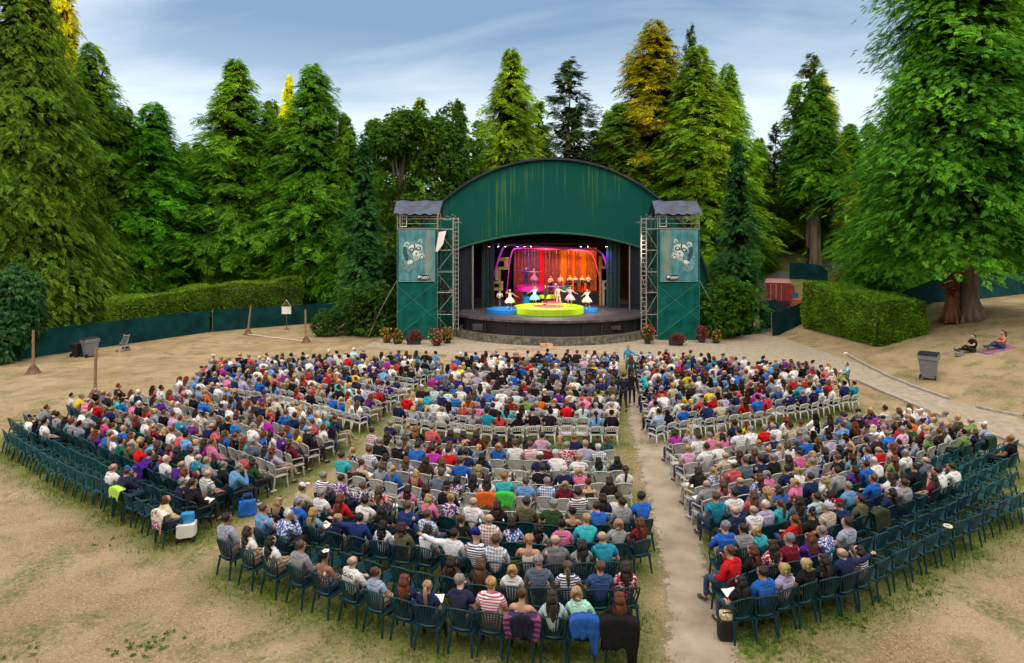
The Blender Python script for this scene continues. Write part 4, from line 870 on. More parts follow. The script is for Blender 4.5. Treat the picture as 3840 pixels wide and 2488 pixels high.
GW = {t: geo(CT[t]['whole']) for t in 'GDWPL'}
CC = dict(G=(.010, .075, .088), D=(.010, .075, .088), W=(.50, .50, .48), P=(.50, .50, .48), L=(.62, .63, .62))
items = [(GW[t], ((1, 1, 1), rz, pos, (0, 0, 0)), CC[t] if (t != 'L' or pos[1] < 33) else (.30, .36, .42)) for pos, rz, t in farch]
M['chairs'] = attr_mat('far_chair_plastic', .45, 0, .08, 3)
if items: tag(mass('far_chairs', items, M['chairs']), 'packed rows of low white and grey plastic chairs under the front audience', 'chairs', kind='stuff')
print('chairs', ci, len(farch), 'people', pi_, len(farpe))
# ---------------------------------------------------------------- band shell and stage
SY = 53.6; S_ = F / SY
def sx(x): return (x - CX) / S_
def sz(y): return HC - (y - YH) / S_
AX, AR, AZ = sx(2070), 602 / S_, sz(600) - 602 / S_
FZ = 1.9
shell = empty('band_shell', (AX, SY, 0), 'green corrugated band shell with a dark arched roof and open stage', 'band shell')
def child(mb, name, mat, par=None, **k):
    "mesh built in world space, parented under a thing"
    par = par or shell; o = mb.build(name, mat if not isinstance(mat, list) else None, None, mats=mat if isinstance(mat, list) else None, **k)
    mw = Matrix.Identity(4); q = par
    while q: mw = (Matrix.Translation(q.location) @ q.rotation_euler.to_matrix().to_4x4()) @ mw; q = q.parent
    o.data.transform(mw.inverted()); o.parent = par; return o
xi0, xi1 = sx(1714), sx(2417); zi_s, zi_a = sz(935), sz(874)
def ztop(x): return AZ + math.sqrt(max(0, AR ** 2 - (x - AX) ** 2))
def zbot(x):
    if x <= xi0 or x >= xi1: return 0
    u = (x - (xi0 + xi1) / 2) / ((xi1 - xi0) / 2); R = ((xi1-xi0)**2/4 + (zi_a-zi_s)**2) / (2*(zi_a-zi_s)); return zi_a - R + math.sqrt(max(0, R*R - (u*(xi1-xi0)/2)**2))
m = MB(); xs = np.arange(AX - AR + .02, AX + AR, .085)
xs = sorted(list(xs) + [xi0 - .001, xi0 + .001, xi1 - .001, xi1 + .001])
def fy(i): return SY + (.0, .014, .014, .0)[i % 4]
vs = []
for i, x in enumerate(xs):
    zt, zb = ztop(x), zbot(x); vs += [(x, fy(i), zb), (x, fy(i), max(zb + .01, zt))]
m.add(vs, [(2*i, 2*i+2, 2*i+3, 2*i+1) for i in range(len(xs) - 1)])
def green_wall():
    mt, n, l, b = nodes('green_corrugated_cladding'); b.inputs['Roughness'].default_value = .8; b.inputs['Specular IOR Level'].default_value = .12
    t = n.new('ShaderNodeTexCoord'); mp = n.new('ShaderNodeMapping'); mp.inputs['Scale'].default_value = (7, 1, .12); l.new(t.outputs['Object'], mp.inputs[0])
    n1 = n.new('ShaderNodeTexNoise'); n1.inputs['Scale'].default_value = 1; n1.inputs['Detail'].default_value = 5; l.new(mp.outputs[0], n1.inputs[0])
    n2 = n.new('ShaderNodeTexNoise'); n2.inputs['Scale'].default_value = .16; n2.inputs['Detail'].default_value = 2; l.new(t.outputs['Object'], n2.inputs[0])
    a = n.new('ShaderNodeMath'); a.operation = 'MULTIPLY'; l.new(n1.outputs[0], a.inputs[0]); l.new(n2.outputs[0], a.inputs[1])
    r = n.new('ShaderNodeMapRange'); r.inputs[1].default_value = .30; r.inputs[2].default_value = .42; l.new(a.outputs[0], r.inputs[0])
    x = n.new('ShaderNodeMix'); x.data_type = 'RGBA'; l.new(r.outputs[0], x.inputs[0]); x.inputs[6].default_value = (.002, .072, .058, 1); x.inputs[7].default_value = (.055, .14, .050, 1)
    l.new(x.outputs[2], b.inputs['Base Color']); return mt
child(m, 'front_cladding', green_wall(), fix=False)
roofm = plain('dark_roofing', (.014, .020, .034), rough=.7, var=.3, scale=1.2)
m = MB(); k = 40; ring = []
for j, yy in enumerate((SY - .35, SY + 16)):
    for i in range(k + 1):
        a = math.pi * i / k; ring.append((AX - (AR + .16) * math.cos(a), yy, AZ + (AR + .16) * math.sin(a)))
m.add(ring, [(i, i + 1, k + 2 + i, k + 1 + i) for i in range(k)])
for j, yy in enumerate((SY - .35,)):
    for i in range(k):
        a, b = math.pi * i / k, math.pi * (i + 1) / k
        q = [(AX - r * math.cos(t), yy, AZ + r * math.sin(t)) for t in (a, b) for r in (AR + .16, AR - .02)]; q2 = [(p[0], yy + .3, p[2]) for p in q]
        m.add(q + q2, [(0, 2, 3, 1), (1, 3, 7, 5)])
m.add([(AX - AR, SY + 15.9, 0), (AX + AR, SY + 15.9, 0), (AX + AR, SY + 15.9, AZ + 2), (AX - AR, SY + 15.9, AZ + 2)], [(0, 1, 2, 3)])
m.prism([(AX - AR * math.cos(math.pi * i / 24), AZ + AR * math.sin(math.pi * i / 24)) for i in range(25)], SY + 15.7, SY + 15.85)
child(m, 'roof', roofm)
m = MB(); m.tube([(x, SY - .03, zbot(x) - .0) for x in np.linspace(xi0 + .01, xi1 - .01, 30)], .10, 6); child(m, 'arch_trim', plain('arch_trim_green', (.02, .09, .07)))
x2, x3 = sx(1770), sx(2365)
m = MB(); m.box(((xi0 + x2) / 2 - .1, SY + .45, 4), (x2 - xi0 + .2, .2, 8.4)); child(m, 'side_panel', M['navy']); m = MB(); m.box(((xi1 + x3) / 2 + .1, SY + .45, 4), (xi1 - x3 + .2, .2, 8.4)); child(m, 'side_panel', M['navy'])
m = MB(); m.tube([(x2 + .05, SY + .2, FZ), (x2 + .05, SY + .2, 8.3)], .09, 8); child(m, 'pipe', M['steel']); m = MB(); m.tube([(x3 - .05, SY + .2, FZ), (x3 - .05, SY + .2, 8.0)], .07, 8); child(m, 'pipe', M['steel'])
# black box behind
m = MB(); bx0, bx1, by = xi0 - .6, xi1 + .6, SY + 12
m.add([(bx0, SY + .6, 0), (bx0, by, 0), (bx0, by, 11), (bx0, SY + .6, 11), (bx1, SY + .6, 0), (bx1, by, 0), (bx1, by, 11), (bx1, SY + .6, 11)], [(0, 1, 2, 3), (4, 7, 6, 5), (1, 5, 6, 2), (3, 2, 6, 7)])
child(m, 'black_masking', plain('black_masking_cloth', (.006, .006, .010), rough=.95, var=.3))
m = MB()
for xa, xb in ((sx(1803), sx(1850)), (sx(2285), sx(2338))):
    k = 40; vs = []
    for i in range(k + 1):
        x = xa + (xb - xa) * i / k; y = SY + 1.8 + .12 * math.sin(i * 1.9) + .05 * math.sin(i * 4.3); vs += [(x, y, FZ), (x, y, 8.8)]
    m.add(vs, [(2*i, 2*i+2, 2*i+3, 2*i+1) for i in range(k)])
child(m, 'curtain', plain('grey_green_curtain', (.06, .11, .115), rough=.9, var=.3), fix=False)
# floor, apron, black front and stone footing
cx_, hw = (sx(1712) + sx(2400)) / 2 + .2, 8.1; ya, yc = 50.2, 45.7
arc = [(cx_ + hw * u, ya - (ya - yc) * (1 - u * u) ** .8) for u in np.linspace(-1, 1, 31)]
poly = arc + [(bx1, SY + 12), (bx0, SY + 12)]; poly = arc + [(cx_ + hw, SY + .3), (bx1 - .05, SY + .3), (bx1 - .05, SY + 11.9), (bx0 + .05, SY + 11.9), (bx0 + .05, SY + .3), (cx_ - hw, SY + .3)]
def slab(poly, z0, z1, mb=None):
    mb = mb or MB(); n = len(poly); mb.add([(x, y, z0) for x, y in poly] + [(x, y, z1) for x, y in poly], [tuple(range(n)), tuple(reversed(range(n, 2*n)))] + [(i, i+n, (i+1)%n+n, (i+1)%n) for i in range(n)]); return mb
child(slab(poly, FZ - .18, FZ), 'stage_floor', plain('worn_stage_boards', (.075, .065, .075), rough=.45, var=.45, scale=2.2, bump=.2))
fr = [(cx_ + (hw - .35) * u, ya + .3 - (ya - yc - .1) * (1 - u * u) ** .8) for u in np.linspace(-1, 1, 31)] + [(cx_ + hw - .3, SY), (cx_ - hw + .3, SY)]
child(slab(fr, .62, FZ - .182), 'stage_front', M['black'])
st = [(cx_ + (hw + .15) * u, ya - .1 - (ya - yc + .15) * (1 - u * u) ** .8 ) for u in np.linspace(-1, 1, 31)] + [(cx_ + hw, SY - .2), (cx_ - hw, SY - .2)]
child(slab(st, -.05, .62), 'stone_footing', M['stone'])
m = MB()
for i in range(1, 30, 3):
    x, y = fr[i]; m.box((x, y - .06, 1.15), (.09, .09, 1.06))
for a, b in zip(fr[:30], fr[1:31]):
    m.tube([(a[0], a[1] - .08, 1.62), (b[0], b[1] - .08, 1.62)], .04, 4)
child(m, 'front_framing', plain('grey_black_timber', (.03, .03, .035)))
for px_ in (1790, 2312):
    sp = empty('loudspeaker', (P(px_, 1240, 1.0).x, 47.3 + (px_ != 1790) * .2, 1.0), 'black loudspeaker on the stage front at the ' + ('left' if px_ == 1790 else 'right') + ' end', 'loudspeaker', 'speakers on the stage front')
    m = MB(); m.box((0, 0, .2), (.85, .5, .42), rx=.2); bevel(m.build('cabinet', plain('speaker_black', (.02, .02, .022)), sp), .02)
    m = MB(); m.box((0, -.27, .16), (.75, .02, .33), rx=.2); m.build('grille', plain('speaker_grille', (.05, .05, .055)), sp)
# sequin backdrop curtain in pleated strips
def glitter(name, c1, c2, scale=26, em=0):
    mt, n, l, b = nodes(name); b.inputs['Roughness'].default_value = .35; b.inputs['Metallic'].default_value = .35
    t = n.new('ShaderNodeTexCoord'); mp = n.new('ShaderNodeMapping'); mp.inputs['Scale'].default_value = (1, 1, .55); l.new(t.outputs['Object'], mp.inputs[0])
    v = n.new('ShaderNodeTexNoise'); v.inputs['Scale'].default_value = scale * .35; v.inputs['Detail'].default_value = 5; v.inputs['Roughness'].default_value = .9; l.new(mp.outputs[0], v.inputs['Vector'])
    r = n.new('ShaderNodeMapRange'); r.inputs[1].default_value = .53; r.inputs[2].default_value = .60; l.new(v.outputs[0], r.inputs[0])
    x = n.new('ShaderNodeMix'); x.data_type = 'RGBA'; l.new(r.outputs[0], x.inputs[0]); x.inputs[6].default_value = (*c1, 1); x.inputs[7].default_value = (*c2, 1); l.new(x.outputs[2], b.inputs['Base Color']); return mt
BY = SY + 8.2
def bX(x): return (x - CX) * BY / F
bz1 = HC - (930 - YH) * BY / F
strips = [(1926,1962,'rust'),(1962,1998,'mauve'),(1998,2022,'mauve'),(2022,2040,'red'),(2040,2102,'rosy'),(2102,2124,'ochre'),(2124,2144,'rosy2'),(2144,2156,'orange'),(2156,2178,'rosy2'),(2178,2198,'bright'),(2198,2236,'gold')]
gm = dict(rust=glitter('rust_sequins', (.30, .06, .05), (.75, .5, .42)), mauve=glitter('mauve_sequins', (.24, .11, .19), (.6, .45, .55)), red=plain('red_drape', (.75, .012, .03), rough=.6), rosy=glitter('rosy_sequins', (.30, .09, .11), (.8, .6, .55)), ochre=plain('ochre_drape', (.55, .24, .02), rough=.6),
          rosy2=glitter('amber_sequins', (.42, .12, .06), (.85, .6, .45)), orange=plain('orange_drape', (.80, .20, .02), rough=.6), bright=plain('bright_orange_drape', (.9, .23, .015), rough=.6), gold=glitter('gold_sequins', (.50, .17, .05), (.95, .75, .5)))
bc = empty('backdrop_curtain', (bX(2080), BY, FZ), 'glittering sequin backdrop curtain with red and orange drapes behind the band', 'curtain')
for xa, xb, kk in strips:
    m = MB(); n_ = max(4, int((xb - xa) / 1.2)); vs = []
    for i in range(n_ + 1):
        x = bX(xa) + (bX(xb) - bX(xa)) * i / n_ ; y = BY + .09 * math.sin(i * 2.0) + (.05 if kk in ('red', 'ochre', 'orange', 'bright') else 0) * -1; vs += [(x, y, FZ + .01), (x, y, bz1)]
    m.add(vs, [(2*i, 2*i+2, 2*i+3, 2*i+1) for i in range(n_)]); child(m, 'drape', gm[kk], bc, fix=False)
# magenta outline frames
mag = mk('magenta_frame_paint', (.42, .03, .26), .5, .1)
def frame_tube(pts, Y, r, label):
    W_ = [PD(1720 + x / 3.4, 880 + y / 3.4, Y) for x, y in pts]; W_[0].z = FZ; W_[-1].z = FZ
    # round the corners
    S = []
    for i in range(len(W_) - 1):
        for q in range(4): S.append(W_[i].lerp(W_[i+1], q / 4))
    S.append(W_[-1])
    for _ in range(2): S = [S[0]] + [(S[i-1] + S[i] * 2 + S[i+1]) / 4 for i in range(1, len(S) - 1)] + [S[-1]]
    m = MB(); m.tube(S, r, 6); o = m.build('stage_arch', mag, smooth=True); c = o.data; org = Vector((sum(p.x for p in S) / len(S), Y, FZ)); c.transform(Matrix.Translation(-org)); o.location = org; return tag(o, label, 'stage frame')
frame_tube([(440,850),(385,750),(400,690),(455,500),(520,280),(565,170),(620,132),(720,138),(1000,155),(1400,175),(1750,192),(1830,240),(1885,380),(1915,560),(1945,720),(1930,790),(1890,860)], SY + 2.4, .115, 'large magenta outline frame standing nearest the audience on stage')
frame_tube([(600,705),(640,430),(665,260),(700,185),(760,172),(1000,182),(1400,195),(1640,210),(1710,260),(1745,350),(1800,560),(1822,660),(1800,780)], SY + 5.6, .07, 'thinner magenta outline frame standing behind the large one')
# hollow square set pieces
def hollow(x0, x1, y0, y1, hx0, hx1, hy0, hy1, Y, mat, label, foot=True):
    a, b = PD(1720 + x0/3.4, 880 + y0/3.4, Y), PD(1720 + x1/3.4, 880 + y1/3.4, Y); c, d = PD(1720 + hx0/3.4, 880 + hy0/3.4, Y), PD(1720 + hx1/3.4, 880 + hy1/3.4, Y)
    m = MB()
    for X0, X1, Z0, Z1 in ((a.x, b.x, c.z, a.z), (a.x, b.x, b.z, d.z), (a.x, c.x, d.z, c.z), (d.x, b.x, d.z, c.z)):
        if X1 - X0 > .02 and Z1 - Z0 > .02: m.box(((X0+X1)/2, Y, (Z0+Z1)/2), (X1-X0, .25, Z1-Z0))
    if foot: m.box((a.x + .12, Y + .05, (FZ + b.z) / 2), (.2, .2, b.z - FZ - .004))
    o = m.build('set_piece', mat); org = Vector(((a.x + b.x) / 2, Y, FZ)); o.data.transform(Matrix.Translation(-org)); o.location = org; return tag(o, label, 'set piece', 'hollow square set pieces beside the stage')
ply = plain('lit_plywood', (.50, .36, .12), var=.25, scale=6); plo = plain('orange_plywood', (.55, .24, .05), var=.2, scale=6); plw = plain('cream_plywood', (.52, .46, .28), var=.2, scale=6)
hollow(508,635,290,447, 508,580,340,412, SY+4.2, ply, 'upper left hollow yellow plywood square on stage'); hollow(422,566,597,712, 452,532,626,676, SY+4.0, ply, 'lower left hollow yellow plywood square behind the tuxedo man')
hollow(470,506,412,585, 506,506,450,500, SY+4.3, plw, 'tall cream plywood upright joining the left squares', False)
hollow(1790,1872,272,438, 1828,1872,312,402, SY+4.2, plo, 'upper right hollow orange plywood square on stage'); hollow(1830,1918,585,697, 1856,1918,612,668, SY+4.1, plw, 'lower right hollow cream plywood square on stage')
# round platforms
def disc(px_, py, Y, r, z0, z1, col, name, label, r2=None, col2=None):
    c = Vector(((1720 + px_/3.4 - CX) * Y / F, Y, z0)); o = empty('round_platform', c, label, 'platform', 'round coloured platforms on stage')
    m = MB(); m.lathe([(r - .02, 0), (r, .02), (r, z1 - z0 - .03), (r - .03, z1 - z0)], 48); m.build('drum', plain(name, col, rough=.35, var=.06), o)
    if r2: m = MB(); m.lathe([(r2, z1 - z0 + .004), (r2, z1 - z0 + .012)], 40); m.build('inlay', plain(name + '_inlay', col2, rough=.35, var=.06), o)
disc(1150, 0, 51.6, 3.05, FZ, FZ + .55, (.38, .60, .012), 'lime_paint', 'big lime green round platform at the stage centre', 1.35, (.75, .06, .12))
disc(565, 0, 51.3, 1.45, FZ, FZ + .40, (.01, .20, .62), 'blue_paint', 'blue round platform left of the lime one'); disc(1650, 0, 52.3, .85, FZ, FZ + .32, (.01, .20, .62), 'blue_paint', 'small blue round platform right of the lime one')
disc(905, 0, SY+4.0, 1.45, 3.35, 3.85, (.75, .015, .30), 'magenta_paint', 'magenta round platform raised highest at the back'); disc(870, 0, SY+4.0, .42, FZ, 3.346, (.01, .25, .50), 'teal_paint', 'blue round pedestal under the magenta platform')
disc(1130, 0, SY+2.6, .85, 2.75, 3.05, (.30, .60, .02), 'green_paint', 'small green round platform behind the lime one'); disc(1140, 0, SY+2.6, .5, FZ, 2.746, (.03, .03, .04), 'dark_pedestal', 'dark round pedestal under the small green platform')
disc(1190, 0, SY+1.3, .95, FZ, 2.55, (.65, .02, .06), 'red_paint', 'red round platform behind the lime one'); disc(1310, 0, SY+1.5, .62, FZ, 2.35, (.02, .08, .55), 'deep_blue_paint', 'deep blue round platform beside the red one')
# overhead lamps
m = MB(); m.tube([(sx(1800), SY + 1.3, 7.95), (sx(2345), SY + 1.3, 7.95)], .04, 6); tag(m.build('lighting_bar', M['black']), 'black lighting bar hung across the stage mouth', 'lighting bar')
LC = [(385, (1, .35, .12)), (500, (1, .9, .7)), (590, (.9, .9, 1)), (750, (.15, .4, 1)), (845, (.5, .7, 1)), (930, (.8, .9, 1)), (1580, (.9, .95, 1)), (1670, (.9, .95, 1)), (1915, (1, .95, .85))]
for i, (xx, c) in enumerate(LC):
    X = sx(1720 + xx / 3.4); o = empty('stage_lamp', (X, SY + 1.25, 7.8), f"{['orange','warm white','pale white','deep blue','pale blue','bluish white','cool white','bright cool','creamy white'][i]} glowing stage lamp, {ORD[i+1]} from left on the bar", 'stage lamp', 'lamps on the lighting bar')
    m = MB(); m.lathe([(.07, .16), (.10, .05), (.11, -.10)], 12); m.build('housing', M['black'], o)
    m = MB(); m.lathe([(.002, -.125), (.095, -.115)], 12, cap=False); m.build('lens', mk('lens_glow', c, emis=30 if i else 14), o)
def spot(loc, tgt, e, col, ang=60, r=.3):
    ld = bpy.data.lights.new('spot', 'SPOT'); ld.energy = e; ld.color = col; ld.spot_size = math.radians(ang); ld.spot_blend = .7; ld.shadow_soft_size = r
    o = bpy.data.objects.new('spot', ld); COL.objects.link(o); o.location = loc; o.rotation_euler = (Vector(loc) - Vector(tgt)).to_track_quat('Z', 'Y').to_euler()
spot((-3.5, 46, 9.6), (1.5, 53, 2.3), 3800, (1, .93, .85), 40); spot((11.5, 46, 9.6), (5.5, 53, 2.3), 3800, (1, .93, .85), 44)
spot((1.0, SY+3.0, 7.3), (2.2, SY+7, 3.5), 420, (1, .22, .30), 90); spot((6.5, SY+3.6, 7.9), (7.6, BY, 4.0), 1700, (1, .42, .12), 95); spot((3.4, SY+3.6, 7.9), (3.6, BY, 4.2), 1100, (1, .36, .22), 95)
spot((.3, SY+3.4, 7.9), (.8, BY, 4.5), 500, (.75, .4, .8), 90); spot((8.6, SY+1.4, 7.7), (9.5, SY+3, 2), 350, (.3, .15, 1), 80); spot((-1.2, SY+1.0, 7.8), (-1.6, SY+4, 7), 90, (.35, .1, 1), 100)
spot((3.4, SY+1.2, 7.7), (3.2, 52.4, 2), 1300, (1, .9, .8), 80)
# the cast
def cast(px_, py, Y, z, pose, tok, label, rz=math.pi, skirt=None, legs='dark', col=None, flip=False, sc_=1.0, shoes='shoe', sleeve=None):
    X = (1720 + px_ / 3.4 - CX) * Y / F; d = decode(tok)
    o = person((X, Y, z), rz, pose, d, label, 'cast performing on stage' if py else 'band at the back of the stage', legs=legs, scale=sc_, flip=flip, skirt=skirt, topcol=col, shoes=shoes, sleeve=sleeve)
    if skirt:
        m = MB(); k = 28; prof = [(.125, 1.08), (.15, 1.02), (.27, .90), (.38, .74), (.46, .56), (.44, .55)]; vs = []
        for i, (r, zz) in enumerate(prof):
            for q in range(k):
                a = 2 * math.pi * q / k; rr = r * (1 + .10 * (i / 5) * math.sin(q * 2.4 + 1)); vs.append((rr * math.cos(a), rr * math.sin(a), zz + .03 * (i / 5) * math.sin(q * 1.3)))
        m.add(vs, [(i*k+q, i*k+(q+1)%k, (i+1)*k+(q+1)%k, (i+1)*k+q) for i in range(len(prof)-1) for q in range(k)])
        m.build('skirt', plain('skirt_' + '_'.join(str(int(c * 100)) for c in skirt), skirt, rough=.8, var=.1), o, smooth=True)
    return o
cast(655, 1, 50.6, FZ+.40, 'dance', 'bp.ye', 'dancer in a pale yellow full skirt on the blue left platform', skirt=(.70, .68, .38), col=(.70, .66, .36), sleeve='tank', shoes='shoew')
cast(525, 1, 54.2, FZ, 'band', 'ds.bk', 'man in a black tailcoat and white shirt behind the left platform', sc_=1.02, col=(.55, .52, .48))
cast(968, 1, 51.9, FZ+.55, 'dance', 'yl.wh', 'dancer in a turquoise skirt and white top on the lime platform', rz=math.pi-.5, skirt=(.20, .62, .68), sleeve='tee', shoes='shoew', flip=True)
cast(1110, 1, 52.6, FZ+.55, 'walk', 'ds.bk', 'man in a dark brown suit striding across the lime platform', rz=math.pi/2+.4, col=(.07, .045, .035), legs=(.06, .04, .03), sleeve='long', sc_=1.05)
cast(1268, 1, 51.2, FZ+.565, 'reach', 'bs.be', 'man in a pale pink suit dancing on the red inlay', rz=math.pi+.3, col=(.70, .45, .38), legs=(.70, .45, .38), sleeve='long', sc_=1.06, shoes='shoew')
cast(1420, 1, 51.6, FZ+.55, 'dance', 'rp.pk', 'dancer in a pale pink dress on the right of the lime platform', skirt=(.72, .36, .46), col=(.72, .38, .48), sleeve='tee', shoes='shoew')
cast(1636, 1, 52.0, FZ+.32, 'dance', 'rl.cr', 'dancer in a cream full skirt on the small blue platform', rz=math.pi+.5, skirt=(.76, .66, .42), col=(.74, .68, .55), flip=True, shoes='shoew')
cast(862, 1, SY+3.9, 3.85, 'spread', 'ks.bl', 'man in a royal blue suit with arms out on the magenta platform', col=(.02, .05, .30), legs=(.015, .05, .25), sleeve='long', sc_=1.04)
cast(965, 1, SY+3.7, 3.85, 'spread', 'yu.pk', 'dancer in a pink full dress on the magenta platform', skirt=(.70, .20, .42), col=(.70, .30, .42), sleeve='tee', shoes='shoew')
cast(1240, 1, SY+1.4, 2.55, 'spread', 'ks.pu', 'man in a purple jacket with arms stretched wide on the red platform', col=(.16, .06, .32), legs=(.30, .12, .10), sleeve='long')
for i, (xx, lab) in enumerate(((1175, 'white shirted musician seated furthest left in the band'), (1300, 'musician in white behind the purple jacketed man'), (1420, 'musician with raised arms left of the two guitarists'), (1488, 'guitarist in white shirt left of the orange drape'), (1575, 'guitarist in white shirt before the orange drape'), (1655, 'musician in white shirt furthest right in the band'))):
    o = cast(xx, 0, SY + 5.6 + (i % 2) * .5, FZ + 1.16, 'band', 'ks.wh', lab, rz=math.pi + (i - 3) * .12, col=(.55, .5, .48), sleeve='long', sc_=.98 + .02 * (i % 3))
    if i in (2, 3, 4):
        c = empty('guitar', o.location + V3(-.02, -.30, 1.12), f"{['amber','brown','black'][i-2]} guitar held by the {['left','middle','right'][i-2]} of the three standing players", 'guitar', 'guitars in the band')
        m = MB(); m.lathe([(.17, -.03), (.19, 0), (.17, .03)], 14, sy=.8); b_ = m.build('body', plain('guitar_' + str(i), [(.45, .16, .03), (.12, .04, .02), (.02, .02, .02)][i-2], rough=.3), c); b_.rotation_euler = (math.pi/2, .4, 0)
        m = MB(); m.box((-.38, 0, .12), (.5, .03, .05), ry=.3); m.build('neck', M['wood'], c)
m = MB(); m.box((5.6, SY + 6.1, FZ + .58), (7.6, 3.0, 1.14)); tag(m.build('band_riser', M['black']), 'black raised platform under the band', 'riser')
dk = empty('drum_kit', ((1720 + 1345/3.4 - CX) * (SY+5.2) / F, SY+5.2, FZ + 1.16), 'drum kit with a teal drum and red drum in front of the band', 'drum kit')
for x_, z_, r_, c_, nm in ((0, .42, .34, (.02, .30, .26), 'bass_drum'), (-.38, .78, .18, (.5, .03, .03), 'tom'), (.18, .92, .18, (.5, .03, .03), 'tom'), (.55, .62, .24, (.02, .30, .26), 'floor_tom')):
    m = MB(); m.lathe([(r_, -.16), (r_, .16)], 20); d_ = m.build(nm, plain('drum_' + str(int(c_[0]*100)), c_, rough=.3), dk); d_.location = (x_, 0, z_ - (.05 if nm == 'floor_tom' else 0)); d_.rotation_euler = (math.pi/2 if nm == 'bass_drum' else .3, 0, 0)
for x_, z_ in ((-.6, 1.25), (.65, 1.3)):
    m = MB(); m.lathe([(.24, 0), (.03, .03)], 18, c=(x_, 0, z_)); m.tube([(x_, 0, 0), (x_, 0, z_)], .015, 5); m.build('cymbal', plain('brass', (.5, .35, .1), rough=.3, metal=1), dk)
for i, xx in enumerate((1395, 1520, 1610, 1700)):
    s_ = empty('music_stand', ((1720 + xx/3.4 - CX) * (SY+4.85) / F, SY+4.85, FZ + 1.16), f'black music stand, {ORD[i+1]} from left before the band', 'music stand', 'music stands of the band')
    m = MB(); m.tube([(0, 0, .02), (0, 0, 1.0)], .015, 5); [m.tube([(0, 0, .15), (.22*math.cos(a), .22*math.sin(a), 0)], .012, 4) for a in (0, 2.1, 4.2)]; m.build('tripod', M['black'], s_)
    m = MB(); m.box((0, 0, 1.12), (.45, .03, .32), rx=-.3); m.build('desk', M['black'], s_)

